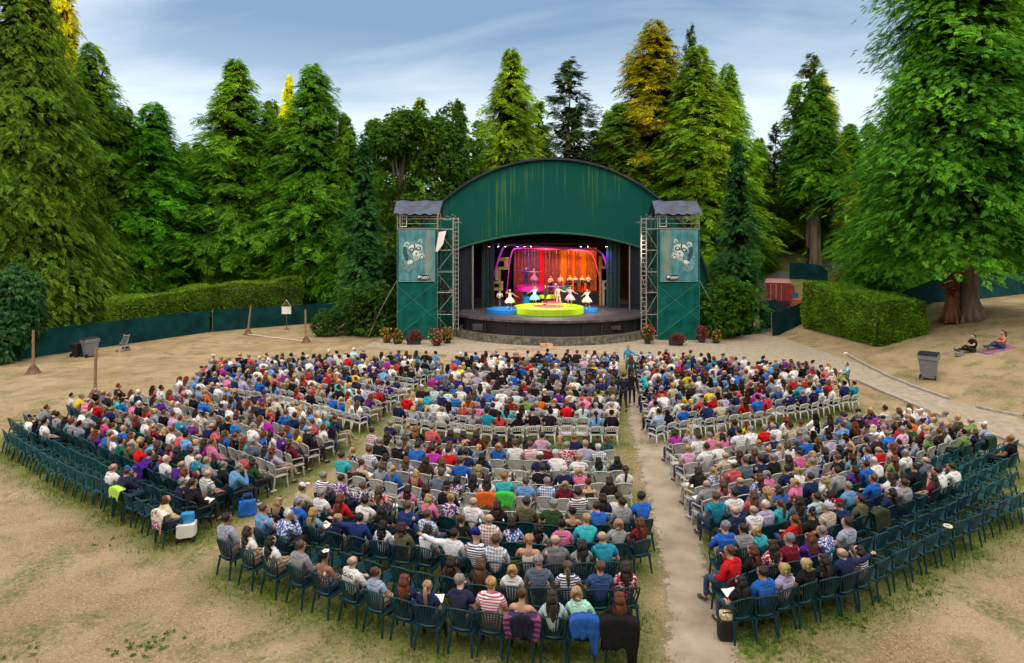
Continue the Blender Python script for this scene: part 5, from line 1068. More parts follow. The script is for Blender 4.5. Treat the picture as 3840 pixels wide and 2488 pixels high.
# ---------------------------------------------------------------- scaffold towers
TY = 48.4; TS = F / TY
def tower(sgn, xa, xb, side, zt_, lab):
    "xa..xb: netted front; side: outer x of the open bay towards the stage"
    name = 'left' if sgn < 0 else 'right'; cx0 = (xa + xb) / 2
    t = empty('scaffold_tower', (cx0, TY, 0), lab, 'scaffold tower', 'scaffold towers flanking the stage'); D = 2.2
    for X in (xa, xb, side):
        for Y in (TY, TY + D):
            m = MB(); m.tube([(X, Y, 0), (X, Y, 10.75 if X != side else 9.9)], .035, 6)
            for z in np.arange(.3, 10.6, .5): m.lathe([(.06, 0), (.06, .05)], 6, c=(X, Y, z))
            m.box((X, Y, .02), (.2, .2, .04)); child(m, 'post', M['steel'], t)
    m = MB(); x0, x1 = sorted((xb if sgn < 0 else xa, side)); lev = [.35, 2.1, 3.9, 5.6, 7.4, 9.15, 10.0]
    for i, z in enumerate(lev):
        for Y in (TY, TY + D): m.tube([(min(xa, side), Y, z), (max(xb, side), Y, z)], .028, 5)
        for X in (xa, xb, side): m.tube([(X, TY, z), (X, TY + D, z)], .028, 5)
        if i < 5:
            m.tube([(x0, TY, lev[i] + .1), (x1, TY, lev[i+1] - .1)][::(1 if i % 2 else -1)] if 0 else ([(x0, TY + .02, lev[i] + .1), (x1, TY + .02, lev[i+1] - .1)] if i % 2 else [(x1, TY + .02, lev[i] + .1), (x0, TY + .02, lev[i+1] - .1)]), .022, 5)
            m.tube([(side, TY, lev[i] + .1), (side, TY + D, lev[i+1] - .1)], .022, 5)
    for z in (9.6, 10.2): m.tube([(xa, TY, z), (xb, TY, z)], .028, 5)
    child(m, 'rail', M['steel'], t)
    m = MB()
    for (a, b), (c, d) in (((xa, .3), (xb, 2.9)), ((xb, 1.6), (xa, 4.5)), ((xa, 2.2), (xb, 4.8))): m.tube([(a, TY - .10, b), (c, TY - .10, d)], .018, 5)
    child(m, 'brace', plain('pale_green_brace', (.05, .20, .165)), t)
    m = MB(); nu, nv = 24, 40
    def quadsheet(p, nx=nu, ny=nv):
        vs = [p(i / nx, j / ny) for j in range(ny + 1) for i in range(nx + 1)]; m.add(vs, [(j*(nx+1)+i, j*(nx+1)+i+1, (j+1)*(nx+1)+i+1, (j+1)*(nx+1)+i) for j in range(ny) for i in range(nx)])
    wob = lambda u, v, s: .035 * noise.noise(Vector((u * 5 + s, v * 9, s))) + .02 * math.sin(v * 40) * u * (1 - u)
    quadsheet(lambda u, v: (xa + (xb - xa) * u, TY - .055 + wob(u, v, sgn) * .6, .05 + v * 9.0)); 
    for X in (xa, xb): quadsheet(lambda u, v: (X + wob(u, v, 3 + X) * .6 + (.045 if X == xa else -.045), TY + .05 + u * (D - .1), .05 + v * 9.0), 10, 30)
    o = child(m, 'netting', M['mesh'], t, fix=False, smooth=True)
    m = MB(); m.box((cx0, TY + D / 2, 9.22), (xb - xa, D, .08)); m.box(((x0 + x1) / 2, TY + D / 2, 3.95), (x1 - x0 - .1, D - .1, .05)); m.box(((x0 + x1) / 2, TY + D / 2, 7.35), (x1 - x0 - .1, D - .1, .05)); child(m, 'deck', plain('deck_boards', (.16, .14, .12)), t)
    m = MB(); wx = xa + .2; 
    for a, b in (((wx, 9.35), (wx + .55, 9.35)), ((wx + .55, 9.35), (wx + .55, 10.3)), ((wx + .55, 10.3), (wx, 10.3)), ((wx, 10.3), (wx, 9.35))): m.tube([(a[0], TY + .1, a[1]), (b[0], TY + .1, b[1])], .03, 4)
    child(m, 'window_frame', M['white'], t)
    # guy brace down to the ground
    m = MB(); ox = xa if sgn < 0 else xb; m.tube([(ox, TY + .1, 5.0), (ox + sgn * 1.5, TY + .4, 2.4), (ox + sgn * 2.6, TY + .8, .1)], .03, 5); child(m, 'outrigger', M['steel'], t)
    # tarpaulin roof
    tp = empty('tarpaulin', (cx0, TY, 10.4), f'blue grey tarpaulin tied over the top of the {name} scaffold tower', 'tarpaulin', 'tarpaulins over the towers')
    m = MB(); zr, ze = 11.55, 10.35
    def tarp(u, v):
        x = xa - .25 + (xb - xa + .45) * u; 
        if v < .5: y = TY - .35 + v * 2 * 1.3; z = ze + (zr - ze) * (v * 2) ** .9
        else: y = TY + .95 + (v - .5) * 2 * 1.6; z = zr - (zr - ze) * ((v - .5) * 2)
        sag = .10 * noise.noise(Vector((u * 4, v * 4, sgn * 3))) + .05 * math.sin(u * 23 + v * 9) * v * (1 - v) - .12 * math.sin(u * math.pi) * math.sin(min(1, v * 2) * math.pi)
        if v == 0: z += .06 * math.sin(u * 30)
        return (x + (.30 if sgn < 0 else -.30) * max(0, .5 - abs(v - .5)) * (u - .5 * 0), y, z + sag)
    quadsheet(tarp, 26, 16); child(m, 'sheet', M['tarp'], tp, fix=False, smooth=True)
    m = MB(); m.add([(side, TY - .1, 9.8), (side, TY + 1.6, 9.9), (x0 + (x1 - x0) * .5, TY + 1.6, 10.35), (x0 + (x1 - x0) * .5, TY - .1, 10.25), (side + sgn * -.7, TY - .25, 9.6), (side - sgn * .7, TY + 1.4, 9.75)], [(0, 1, 2, 3), (0, 4, 5, 1)]); child(m, 'flap', M['tarp'], tp, fix=False)
    m = MB()
    for X in (xa + .05, xb - .05): m.tube([(X, TY + .95, 9.3), (X, TY + .95, 11.5)], .03, 5)
    child(m, 'ridge_post', M['steel'], t)
    # lamps and cable bundles in the open bay
    mid = (x0 + x1) / 2
    for i, z in enumerate((8.6, 6.15, 3.5, 2.35)):
        l_ = empty('spotlight', (mid + .15 * (i % 2), TY + .35, z), f'black theatre spotlight hung in the {name} tower, {ORD[i+1]} from the top', 'spotlight', 'spotlights hung in the towers')
        m = MB(); m.lathe([(.10, -.22), (.14, -.1), (.16, .2), (.12, .22)], 12); b_ = m.build('barrel', M['black'], l_); b_.rotation_euler = (math.pi/2 + .4, 0, .6 * -sgn)
        m = MB(); m.tube([(-.2, 0, 0), (-.2, 0, .28), (.2, 0, .28), (.2, 0, 0)], .015, 4); m.build('yoke', M['black'], l_)
        if i == 1: m = MB(); m.lathe([(.002, -.235), (.09, -.23)], 10, cap=False); q = m.build('lens', mk('blue_lens', (.15, .3, 1), emis=10), l_); q.rotation_euler = b_.rotation_euler
    for i, (z, n_) in enumerate(((7.9, 24), (5.0, 14), (3.7, 16))):
        m = MB()
        for q in range(n_):
            rr = random.Random(q + i * 40 + int(sgn)); a = Vector((mid + rr.uniform(-.5, .5), TY + rr.uniform(0, .5), z + rr.uniform(-.5, .7))); m.tube([a, a + V3(rr.uniform(-.4, .4), .05, -rr.uniform(.2, .7)), a + V3(rr.uniform(-.3, .6) * -sgn, .1, -rr.uniform(.1, 1.2))], .035, 5)
        o = m.build('cable_bundle', M['black']); tag(o, f"tangled black cables hanging in the {name} tower, {['upper','lower','middle'][(i*2)%3]} bundle", 'cables', 'cable bundles in the towers')
    if sgn < 0:
        m = MB(); m.add([(mid - .5, TY - .12, 8.9), (mid + .1, TY - .1, 9.0), (mid - .15, TY - .12, 7.9), (mid - .62, TY - .15, 7.25), (mid - .78, TY - .14, 7.3)], [(0, 1, 2, 3, 4)]); m.add([(mid - .5, TY - .10, 8.9), (mid + .1, TY - .08, 9.0), (mid - .15, TY - .10, 7.9), (mid - .62, TY - .13, 7.25), (mid - .78, TY - .12, 7.3)], [(4, 3, 2, 1, 0)])
        tag(m.build('rag', M['white'], fix=False), 'torn white cloth hanging beside the left banner', 'cloth')
    # ladder
    lx = side - sgn * .28; m = MB(); la = empty('ladder', (lx, TY - .25, .8), f'tall metal ladder lashed to the stage side of the {name} tower', 'ladder', 'ladders on the towers')
    for q in (-.2, .2):
        m = MB(); m.box((lx + q, TY - .25, 5.45), (.05, .07, 9.3)); child(m, 'rail', plain('ladder_alloy', (.36, .31, .27), rough=.4), la)
    m = MB(); [m.tube([(lx - .2, TY - .25, z), (lx + .2, TY - .25, z)], .02, 5) for z in np.arange(1.0, 10.1, .36)]; child(m, 'rung', M['ladder_alloy'], la)
    # banner with the raccoon picture
    bw, bh = (xb - xa) * .90, 4.25; bn = empty('banner', (cx0, TY - .16, 6.95), f'weathered teal raccoon banner hung on the {name} scaffold tower', 'banner', 'raccoon banners'); mir = -1 if sgn > 0 else 1
    mt, n, l, b = nodes('banner_print'); t_ = n.new('ShaderNodeTexCoord'); sp = n.new('ShaderNodeSeparateXYZ'); l.new(t_.outputs['Object'], sp.inputs[0])
    nz = n.new('ShaderNodeTexNoise'); nz.inputs['Scale'].default_value = 1.4; nz.inputs['Detail'].default_value = 6; mp = n.new('ShaderNodeMapping'); mp.inputs['Scale'].default_value = (1.6, 1, .7); l.new(t_.outputs['Object'], mp.inputs[0]); l.new(mp.outputs[0], nz.inputs['Vector'])
    r = n.new('ShaderNodeValToRGB'); r.color_ramp.elements[0].position = .3; r.color_ramp.elements[0].color = (.015, .13, .17, 1); r.color_ramp.elements[1].position = .7; r.color_ramp.elements[1].color = (.10, .30, .34, 1); l.new(nz.outputs[0], r.inputs[0])
    w_ = n.new('ShaderNodeMath'); w_.operation = 'MULTIPLY_ADD'; w_.inputs[1].default_value = mir; w_.inputs[2].default_value = -.95; l.new(sp.outputs[0], w_.inputs[0])
    w2 = n.new('ShaderNodeMath'); w2.operation = 'ABSOLUTE'; l.new(w_.outputs[0], w2.inputs[0]); n3 = n.new('ShaderNodeTexNoise'); n3.inputs['Scale'].default_value = 2; l.new(mp.outputs[0], n3.inputs['Vector'])
    w3 = n.new('ShaderNodeMath'); w3.operation = 'MULTIPLY_ADD'; w3.inputs[1].default_value = .9; l.new(n3.outputs[0], w3.inputs[0]); l.new(w2.outputs[0], w3.inputs[2])
    r2 = n.new('ShaderNodeMapRange'); r2.inputs[1].default_value = .55; r2.inputs[2].default_value = .9; r2.inputs[3].default_value = .75; r2.inputs[4].default_value = 0; l.new(w3.outputs[0], r2.inputs[0])
    x = n.new('ShaderNodeMix'); x.data_type = 'RGBA'; l.new(r2.outputs[0], x.inputs[0]); l.new(r.outputs[0], x.inputs[6]); x.inputs[7].default_value = (.22, .25, .19, 1); l.new(x.outputs[2], b.inputs['Base Color']); b.inputs['Roughness'].default_value = .6
    m = MB(); vs = []; k1, k2 = 12, 16
    for j in range(k2 + 1):
        for i in range(k1 + 1):
            u, v = i / k1, j / k2; vs.append(((u - .5) * bw, -.02 + .03 * math.sin(v * 9 + u * 4), (v - .5) * bh))
    m.add(vs, [(j*(k1+1)+i, j*(k1+1)+i+1, (j+1)*(k1+1)+i+1, (j+1)*(k1+1)+i) for j in range(k2) for i in range(k1)]); m.build('sheet', mt, bn, fix=False, smooth=True)
    m = MB(); m.tube([(-bw/2, -.02, -bh/2), (bw/2, -.02, -bh/2), (bw/2, -.02, bh/2), (-bw/2, -.02, bh/2)], .018, 4, closed=True); m.build('hem', plain('banner_hem', (.30, .42, .42)), bn)
    pm = [plain('raccoon_pale', (.42, .52, .50), var=.3, scale=9), plain('raccoon_dark', (.02, .07, .09), var=.3, scale=9), plain('raccoon_fur', (.12, .26, .29), var=.5, scale=8), plain('raccoon_white', (.62, .68, .66), var=.2, scale=9), plain('raccoon_rust', (.28, .20, .12))]
    m = MB()
    def ell(cx, cz, rx, rz_, mi, y=-.06, rot=0, n_=18):
        cx, cz, rx, rz_ = cx * 1.12 + .05, cz * 1.2 + .1, rx * 1.15, rz_ * 1.2
        m.m = mi; vs = [(mir * (cx + rx * math.cos(a) * math.cos(rot) - rz_ * math.sin(a) * math.sin(rot)), y, cz + rx * math.cos(a) * math.sin(rot) + rz_ * math.sin(a) * math.cos(rot)) for a in np.linspace(0, 2*math.pi, n_, endpoint=False)]; m.add(vs, [tuple(range(n_))])
    ell(-.72, -.35, .50, .85, 2); ell(-.15, .30, .62, .62, 2, -.062); ell(-.80, .70, .22, .17, 0, -.061, .5); ell(-.78, .68, .12, .08, 2, -.0615, .5); ell(.18, .86, .15, .22, 0, -.061, -.3); ell(.18, .84, .08, .13, 2, -.0615, -.3)
    ell(-.15, .42, .50, .30, 3, -.068); ell(-.42, .30, .20, .17, 1, -.070, .3); ell(.08, .40, .20, .16, 1, -.070, .2); ell(-.42, .32, .09, .09, 0, -.072); ell(.08, .42, .09, .09, 0, -.072); ell(-.20, .52, .06, .26, 1, -.071, .15)
    ell(-.12, .05, .24, .20, 3, -.072); ell(-.08, .06, .07, .06, 1, -.074); ell(-.10, -.22, .20, .24, 0, -.076); ell(-.10, -.28, .12, .12, 1, -.078); ell(-.10, -.28, .07, .07, 3, -.080); ell(.30, -.10, .22, .24, 0, -.076); ell(.32, -.18, .14, .14, 1, -.078); ell(.32, -.18, .09, .09, 3, -.080)
    ell(-.55, -.52, .20, .14, 3, -.074, .4); ell(-.62, -.85, .07, .26, 4, -.074, -.25); ell(-.85, .05, .18, .5, 1, -.061, .2)
    m.build('raccoon_picture', None, bn, mats=pm, fix=False)
    m = MB(); m.m = 0; lx_ = .55 if sgn < 0 else -.55
    m.add([(lx_ + .50 * math.copysign(abs(math.cos(a)) ** .6, math.cos(a)), -.085, -bh/2 + .33 + .22 * math.copysign(abs(math.sin(a)) ** .6, math.sin(a))) for a in np.linspace(0, 2*math.pi, 24, endpoint=False)], [tuple(range(24))])
    m.build('logo_plate', M['black'], bn, fix=False)
    lettering('Theatre', .25, bn, (lx_ + .06, -.10, -bh/2 + .38), (math.pi/2, 0, 0), M['white'], 'lettering')
    m = MB(); m.add([(lx_ - .46, -.10, -bh/2 + .30), (lx_ - .34, -.10, -bh/2 + .28), (lx_ - .28, -.10, -bh/2 + .47), (lx_ - .42, -.10, -bh/2 + .50)], [(0, 1, 2, 3)]); m.box((lx_ + .1, -.095, -bh/2 + .24), (.6, .004, .03)); m.build('emblem', M['white'], bn, fix=False)
tower(-1, (1490 - CX) / TS, (1640 - CX) / TS, (1698 - CX) / TS, 10.3, 'left scaffold tower wrapped in green netting beside the band shell')
tower(1, (2466 - CX) / TS, (2622 - CX) / TS, (2424 - CX) / TS, 10.3, 'right scaffold tower wrapped in green netting beside the band shell')
# planters
M['leafd'] = attr_mat('flower_foliage', .7, .2, .3, .8)
def flowers(p, rx, rz_, colour, label, seed, box=True, r0=.3):
    o = empty('flower_planter', p, label, 'planter', 'flower planters along the stage')
    m = MB()
    if box: m.box((0, 0, .2), (rx * 1.5, .42, .36)); m.box((0, 0, .38), (rx * 1.6, .5, .05))
    else: m.lathe([(r0 * .75, 0), (r0, .34), (r0 * 1.1, .35), (r0 * 1.05, .40)], 16)
    bevel(m.build('pot', plain('dark_plastic_pot', (.022, .028, .045), rough=.5), o), .02)
    rg = np.random.default_rng(seed); lobes = [(rg.uniform(-.6, .6) * rx, rg.uniform(-.15, .15), .4 + rg.uniform(.1, .9) * rz_ * .6, rx * .55, .32, rz_ * .5) for _ in range(7)]
    link('foliage', blobs('foliage', seed, lobes, 320, .16, (.09, .19, .03), (.03, .08, .015)), o)
    cs = np.array(lobes); k = 150; ix = rg.integers(0, 7, k); q = unit(rg.normal(0, 1, (k, 3))); q[:, 1] = -abs(q[:, 1]); c = cs[ix, :3] + q * cs[ix, 3:6] * 1.05; c[:, 2] = np.maximum(c[:, 2], .3)
    V = fan(rg, c, unit(q + rg.normal(0, .5, q.shape)), unit(rg.normal(0, 1, q.shape)), 4, np.full(k, .13), np.full(k, .10), 1.4, 0)
    pal = np.array(colour)[rg.integers(0, len(colour), k)]; link('blossom', soup('blossom', V, 4, np.repeat(pal, 4, axis=0), M['leafd']), o)
Yl, Rd, Pk, Mg = (.55, .42, .03), (.35, .01, .03), (.55, .06, .18), (.30, .01, .10)
for i, (x, y, rx, rz_, cols, lab, bx_) in enumerate(((1450,1285,.45,.8,[Yl,Yl,Rd],'yellow flowering bush in a pot left of the left tower',False), (1488,1290,.38,.8,[Yl,Rd],'pot of yellow flowers at the left tower corner',False), (1552,1292,.68,.7,[Rd,Rd,Mg],'long box of crimson flowers before the left tower',True),
     (1636,1297,.5,.9,[Pk,Yl,Rd],'pot of pink and red flowers right of the crimson box',False), (1678,1288,.4,.9,[Yl,Yl,Pk],'pot of yellow and pink flowers by the left ladder',False), (2428,1290,.6,1.1,[Yl,Pk,Rd],'tall mixed flower pot by the right ladder',False),
     (2535,1296,.68,.6,[Mg,Rd,Mg],'long box of dark purple flowers before the right tower',True), (2632,1285,.38,1.0,[Rd,Pk],'pot of red flowers at the right tower corner',False), (2685,1287,.4,.7,[Yl,Rd],'pot of orange and yellow flowers furthest right',False))):
    flowers(P(x, y), rx, rz_, cols, lab, 40 + i, bx_)
# ---------------------------------------------------------------- trees
V2N = 3840 / 2380
G1, G2 = (.120, .225, .014), (.032, .098, .011)
PR = {}
def proto(key, H, R, *a, **k): PR[key] = (conifer(key + '_crown', *a, **k), H, R)
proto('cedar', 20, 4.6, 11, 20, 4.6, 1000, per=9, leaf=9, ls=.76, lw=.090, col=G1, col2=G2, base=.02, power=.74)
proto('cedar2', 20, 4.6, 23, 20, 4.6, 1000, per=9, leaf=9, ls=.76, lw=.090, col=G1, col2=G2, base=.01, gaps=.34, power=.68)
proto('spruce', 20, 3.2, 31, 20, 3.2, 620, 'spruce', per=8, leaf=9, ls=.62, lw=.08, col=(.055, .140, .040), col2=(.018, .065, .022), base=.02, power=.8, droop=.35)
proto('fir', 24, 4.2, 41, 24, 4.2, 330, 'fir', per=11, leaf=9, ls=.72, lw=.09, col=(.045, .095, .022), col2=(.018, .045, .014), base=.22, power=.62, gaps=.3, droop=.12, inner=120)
def trunk_mesh(H, r, seed=0, branches=14, R=3):
    m = MB(); rr = random.Random(seed)
    pts = [(noise.noise(Vector((z * .1, seed, 0))) * .5, noise.noise(Vector((seed, z * .1, 5))) * .5, z) for z in np.linspace(0, H * .96, 10)]; m.tube(pts, [r * 1.5] + [r * (1 - i / 10) + .03 for i in range(1, 10)], 9)
    for i in range(branches):
        z = H * rr.uniform(.12, .85); a = rr.uniform(0, 6.28); l = R * (1 - z / H) * .8; m.tube([(0, 0, z), (l * .5 * math.cos(a), l * .5 * math.sin(a), z + .1 * l), (l * math.cos(a), l * math.sin(a), z - .05 * l)], [.09, .06, .02], 5)
    o = m.build('trunk', M['bark'], smooth=True); me = o.data; bpy.data.objects.remove(o); return me
TR = {k: trunk_mesh(v[1], .45 if k != 'spruce' else .28, i, R=v[2]) for i, (k, v) in enumerate(PR.items())}
def tree(key, vx, vy, hw, Y, label, cat, name, col=(1, 1, 1), rz=0, base=None, sub=None, group='trees around the open air theatre'):
    me, H, R = PR[key]; x = (vx * V2N - CX) * Y / F; zt_ = HC - (vy * V2N - YH) * Y / F; z0 = gz(x, Y) if base is None else base; Rw = hw * V2N * Y / F * (1.32 if key != 'fir' else 1.15)
    o = empty(name, (x, Y, z0 - .1), label, cat, group, rz); o.scale = (Rw / R, Rw / R, (zt_ - z0) / H)
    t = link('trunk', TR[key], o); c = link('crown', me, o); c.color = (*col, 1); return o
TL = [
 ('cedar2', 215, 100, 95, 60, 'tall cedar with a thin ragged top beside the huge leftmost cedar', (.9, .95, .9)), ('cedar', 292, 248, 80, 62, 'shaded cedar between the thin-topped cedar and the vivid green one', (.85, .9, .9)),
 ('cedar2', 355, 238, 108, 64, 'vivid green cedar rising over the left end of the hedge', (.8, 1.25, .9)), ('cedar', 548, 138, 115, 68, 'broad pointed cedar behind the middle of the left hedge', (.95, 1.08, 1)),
 ('cedar2', 630, 250, 58, 68, 'small pale cedar top between the two broad pointed cedars', (1.1, 1.1, 1)), ('cedar', 672, 176, 40, 84, 'golden sunlit treetop peeking out behind a broad cedar', (4.5, 2.6, .9)),  # golden treetop: sunlight put into the crown tint
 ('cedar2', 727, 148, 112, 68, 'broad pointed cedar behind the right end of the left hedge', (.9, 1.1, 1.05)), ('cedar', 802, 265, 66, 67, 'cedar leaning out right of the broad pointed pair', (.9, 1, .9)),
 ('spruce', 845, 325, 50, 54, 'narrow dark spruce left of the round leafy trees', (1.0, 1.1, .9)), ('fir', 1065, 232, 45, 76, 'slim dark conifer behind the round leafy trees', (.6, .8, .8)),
 ('cedar', 1188, 114, 96, 77, 'sunlit pointed cedar rising over the left of the shell roof', (1.25, 1.15, .9)), ('fir', 1325, 138, 98, 79, 'open-branched dark fir directly above the shell roof', (.75, .8, .9)),  # pointed cedar: slight warm tint adds to the real sun
 ('cedar2', 1520, 50, 122, 83, 'tallest orange-lit cedar behind the right of the shell', (2.1, 1.05, .5)), ('cedar', 1440, 240, 95, 80, 'shaded conifer left of the orange-lit cedar', (.9, .9, .9)),  # orange-lit cedar: low sun's orange tinted into the whole crown
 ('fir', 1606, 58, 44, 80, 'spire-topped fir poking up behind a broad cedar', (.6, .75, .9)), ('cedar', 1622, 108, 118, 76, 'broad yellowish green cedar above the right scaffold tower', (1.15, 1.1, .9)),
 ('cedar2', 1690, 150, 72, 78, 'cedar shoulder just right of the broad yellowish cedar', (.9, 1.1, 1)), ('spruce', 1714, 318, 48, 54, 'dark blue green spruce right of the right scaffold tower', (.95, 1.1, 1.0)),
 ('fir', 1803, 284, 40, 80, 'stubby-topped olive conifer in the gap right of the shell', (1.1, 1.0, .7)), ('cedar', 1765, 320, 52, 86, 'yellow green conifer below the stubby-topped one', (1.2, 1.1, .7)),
 ('fir', 1885, 128, 80, 76, 'tall bare-trunked fir with drooping boughs and a sunlit top', (1.4, 1.2, .8)), ('cedar2', 1912, 178, 52, 82, 'narrow golden-sided conifer behind the bare-trunked fir', (3.0, 1.8, .7)),  # bare-trunked fir and golden-sided conifer: warm crown tints imitate sunlight
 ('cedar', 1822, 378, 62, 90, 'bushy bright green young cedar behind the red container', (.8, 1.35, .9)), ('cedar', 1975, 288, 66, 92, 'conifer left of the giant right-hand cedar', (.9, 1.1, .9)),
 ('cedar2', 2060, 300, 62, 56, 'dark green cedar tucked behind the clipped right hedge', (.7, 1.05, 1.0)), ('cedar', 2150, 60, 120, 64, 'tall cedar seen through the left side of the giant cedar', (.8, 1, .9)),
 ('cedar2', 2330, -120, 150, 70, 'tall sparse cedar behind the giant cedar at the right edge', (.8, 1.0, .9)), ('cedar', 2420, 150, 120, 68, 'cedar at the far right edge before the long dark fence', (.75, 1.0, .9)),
 ('cedar', 146, -60, 74, 66, 'tall sunlit cedar behind the huge leftmost cedar', (3.6, 1.9, .6)), ('cedar', 462, 330, 66, 76, 'half hidden cedar filling the gap left of the broad pointed pair', (1, 1.1, .9)), ('cedar2', 606, 310, 76, 78, 'cedar filling the gap between the broad pointed pair', (.9, 1.1, .9)), ('cedar', 700, 300, 60, 80, 'cedar standing deep behind the golden sunlit top', (1, 1, .8)),  # tall sunlit cedar: its gold is evening light painted as foliage tint
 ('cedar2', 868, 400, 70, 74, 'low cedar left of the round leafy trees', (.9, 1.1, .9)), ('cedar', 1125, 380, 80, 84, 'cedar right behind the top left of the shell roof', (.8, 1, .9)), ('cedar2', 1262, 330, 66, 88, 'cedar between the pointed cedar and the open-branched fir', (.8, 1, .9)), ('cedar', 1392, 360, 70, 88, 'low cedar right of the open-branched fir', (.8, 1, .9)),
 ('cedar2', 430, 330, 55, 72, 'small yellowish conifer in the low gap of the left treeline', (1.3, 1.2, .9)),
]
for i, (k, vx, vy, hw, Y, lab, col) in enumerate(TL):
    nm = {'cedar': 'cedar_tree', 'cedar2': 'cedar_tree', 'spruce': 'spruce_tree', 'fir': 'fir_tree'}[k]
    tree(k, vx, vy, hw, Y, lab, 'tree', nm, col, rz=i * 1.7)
# two giants with meshes of their own
def giant(name, x, Y, H, R, seed, label, tint, trunks, base, nbr, **k):
    z0 = gz(x, Y); o = empty(name, (x, Y, z0 - .1), label, 'tree')
    for (tx, ty, r, mat, hh) in trunks:
        m = MB(); m.tube([(tx, ty, 0), (tx, ty, .5), (tx * .9, ty, 1.6), (tx * .7, ty * .7, 5), (tx * .4, 0, hh * .6), (0, 0, hh)], [r * 1.55, r * 1.2, r, r * .85, r * .5, .1], 14)
        for q in range(7):
            a = q * .9; m.tube([(tx + r * .8 * math.cos(a), ty + r * .8 * math.sin(a), 1.5), (tx + r * 1.2 * math.cos(a), ty + r * 1.2 * math.sin(a), .6), (tx + r * 1.9 * math.cos(a), ty + r * 1.9 * math.sin(a), -.05)], [r * .22, r * .34, r * .25], 6)
        m.build('trunk', mat, o, smooth=True)
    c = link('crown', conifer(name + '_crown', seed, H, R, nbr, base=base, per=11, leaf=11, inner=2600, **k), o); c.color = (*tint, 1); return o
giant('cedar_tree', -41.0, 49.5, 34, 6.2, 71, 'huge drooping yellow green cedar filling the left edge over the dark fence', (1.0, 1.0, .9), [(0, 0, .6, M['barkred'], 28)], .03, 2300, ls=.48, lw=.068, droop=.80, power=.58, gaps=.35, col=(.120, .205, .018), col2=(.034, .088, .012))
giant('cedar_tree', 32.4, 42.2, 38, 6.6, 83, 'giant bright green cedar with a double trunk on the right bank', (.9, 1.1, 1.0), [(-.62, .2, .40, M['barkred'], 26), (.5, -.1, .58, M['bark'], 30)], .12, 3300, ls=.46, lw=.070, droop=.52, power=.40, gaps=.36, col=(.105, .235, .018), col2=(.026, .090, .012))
# drooping boughs of dead orange foliage on the giant's trunk
q = blobs('dead_bough', 9, [(0, 0, .9, .45, .3, .8)], 60, .3, (.30, .06, .015), (.2, .04, .01), .6); o = link('dead_bough', q); o.location = (30.7, 41.0, gz(31, 41) + 2.2); tag(o, 'withered orange bough hanging on the reddish trunk of the giant cedar', 'bough')
# broadleaf trees
def leafy(vx, vy, hw, Y, label, seed, col, c1=(.10, .20, .018), c2=(.03, .085, .014), name='maple_tree', n=9500, size=.46):
    x = (vx * V2N - CX) * Y / F; zt_ = HC - (vy * V2N - YH) * Y / F; R = hw * V2N * Y / F; z0 = gz(x, Y); H = zt_ - z0; rr = random.Random(seed)
    o = empty(name, (x, Y, z0), label, 'tree', 'trees around the open air theatre'); m = MB(); m.tube([(0, 0, 0), (.2, 0, H * .3), (0, .2, H * .6), (0, 0, H * .9)], [.5, .36, .22, .06], 8); lob = []
    for i in range(26):
        a = rr.uniform(0, 6.28); hh = rr.uniform(.18, .94); rad = R * rr.uniform(.35, .85) * (1 - abs(hh - .45)); q = (rad * math.cos(a), rad * math.sin(a), H * hh); s_ = R * rr.uniform(.30, .46); lob.append((*q, s_, s_, s_ * .72)); m.tube([(0, 0, H * hh * .6), (q[0] * .6, q[1] * .6, q[2] * .92), q], [.14, .08, .03], 5)
    lob.append((0, 0, H * .9, R * .36, R * .36, H * .1)); m.build('trunk', M['bark'], o, smooth=True)
    c = link('crown', blobs(name + '_crown', seed, lob, n, size, c1, c2, .25, 4), o); c.color = (*col, 1)
leafy(930, 258, 104, 64, 'round leafy maple left of the shell with pale sky showing through', 3, (1, 1.1, 1)); leafy(1040, 246, 104, 66, 'round leafy maple touching the left side of the shell roof', 6, (.95, 1.05, 1))
def shrub(px_, py, hw, hh, label, seed, c1, c2, n=1500, size=.26, name='shrub', dy=0, Y=None, lobes=9, wl=.5, droop=.15):
    p = P(px_, py) if Y is None else Vector(((px_ - CX) * Y / F, Y, 0)); p.z = gz(p.x, p.y); s_ = F / p.y; R, H = hw / s_, hh / s_; rr = random.Random(seed); lob = [(0, 0, H * .45, R * .8, R * .6, H * .46)]
    for i in range(lobes): a = rr.uniform(0, 6.28); q = rr.uniform(.4, .8); lob.append((R * q * math.cos(a), R * .8 * q * math.sin(a), H * rr.uniform(.2, .8), R * .4, R * .36, H * .26))
    o = empty(name, p, label, 'shrub', 'shrubs around the stage'); m = MB(); [m.tube([(0, 0, 0), (l_[0] * .5, l_[1] * .5, l_[2] * .6), (l_[0], l_[1], l_[2])], [.08, .05, .02], 5) for l_ in lob[1:]]; m.build('stems', M['bark'], o)
    link('foliage', blobs(name + '_foliage', seed, lob, n, size, c1, c2, droop, 4, wl=wl), o)
shrub(1390, 1262, 115, 215, 'big leafy laurel bush against the left scaffold tower', 12, (.085, .20, .03), (.03, .09, .018), 3600, .34); shrub(1215, 1262, 62, 105, 'pale green rhododendron mound at the right end of the fence', 13, (.085, .19, .035), (.03, .09, .02), 1500, .24)
shrub(1480, 1150, 60, 330, 'tall dark bush rising behind the left scaffold tower', 14, (.04, .11, .03), (.012, .045, .014), 2200, .36, Y=53)
shrub(2715, 1268, 112, 225, 'bright green leafy bush beside the right scaffold tower', 15, (.10, .25, .02), (.035, .11, .015), 3600, .34); shrub(2775, 1235, 48, 170, 'dark spruce boughs spreading behind the bright bush', 16, (.03, .09, .03), (.012, .04, .014), 1800, .36, Y=52)
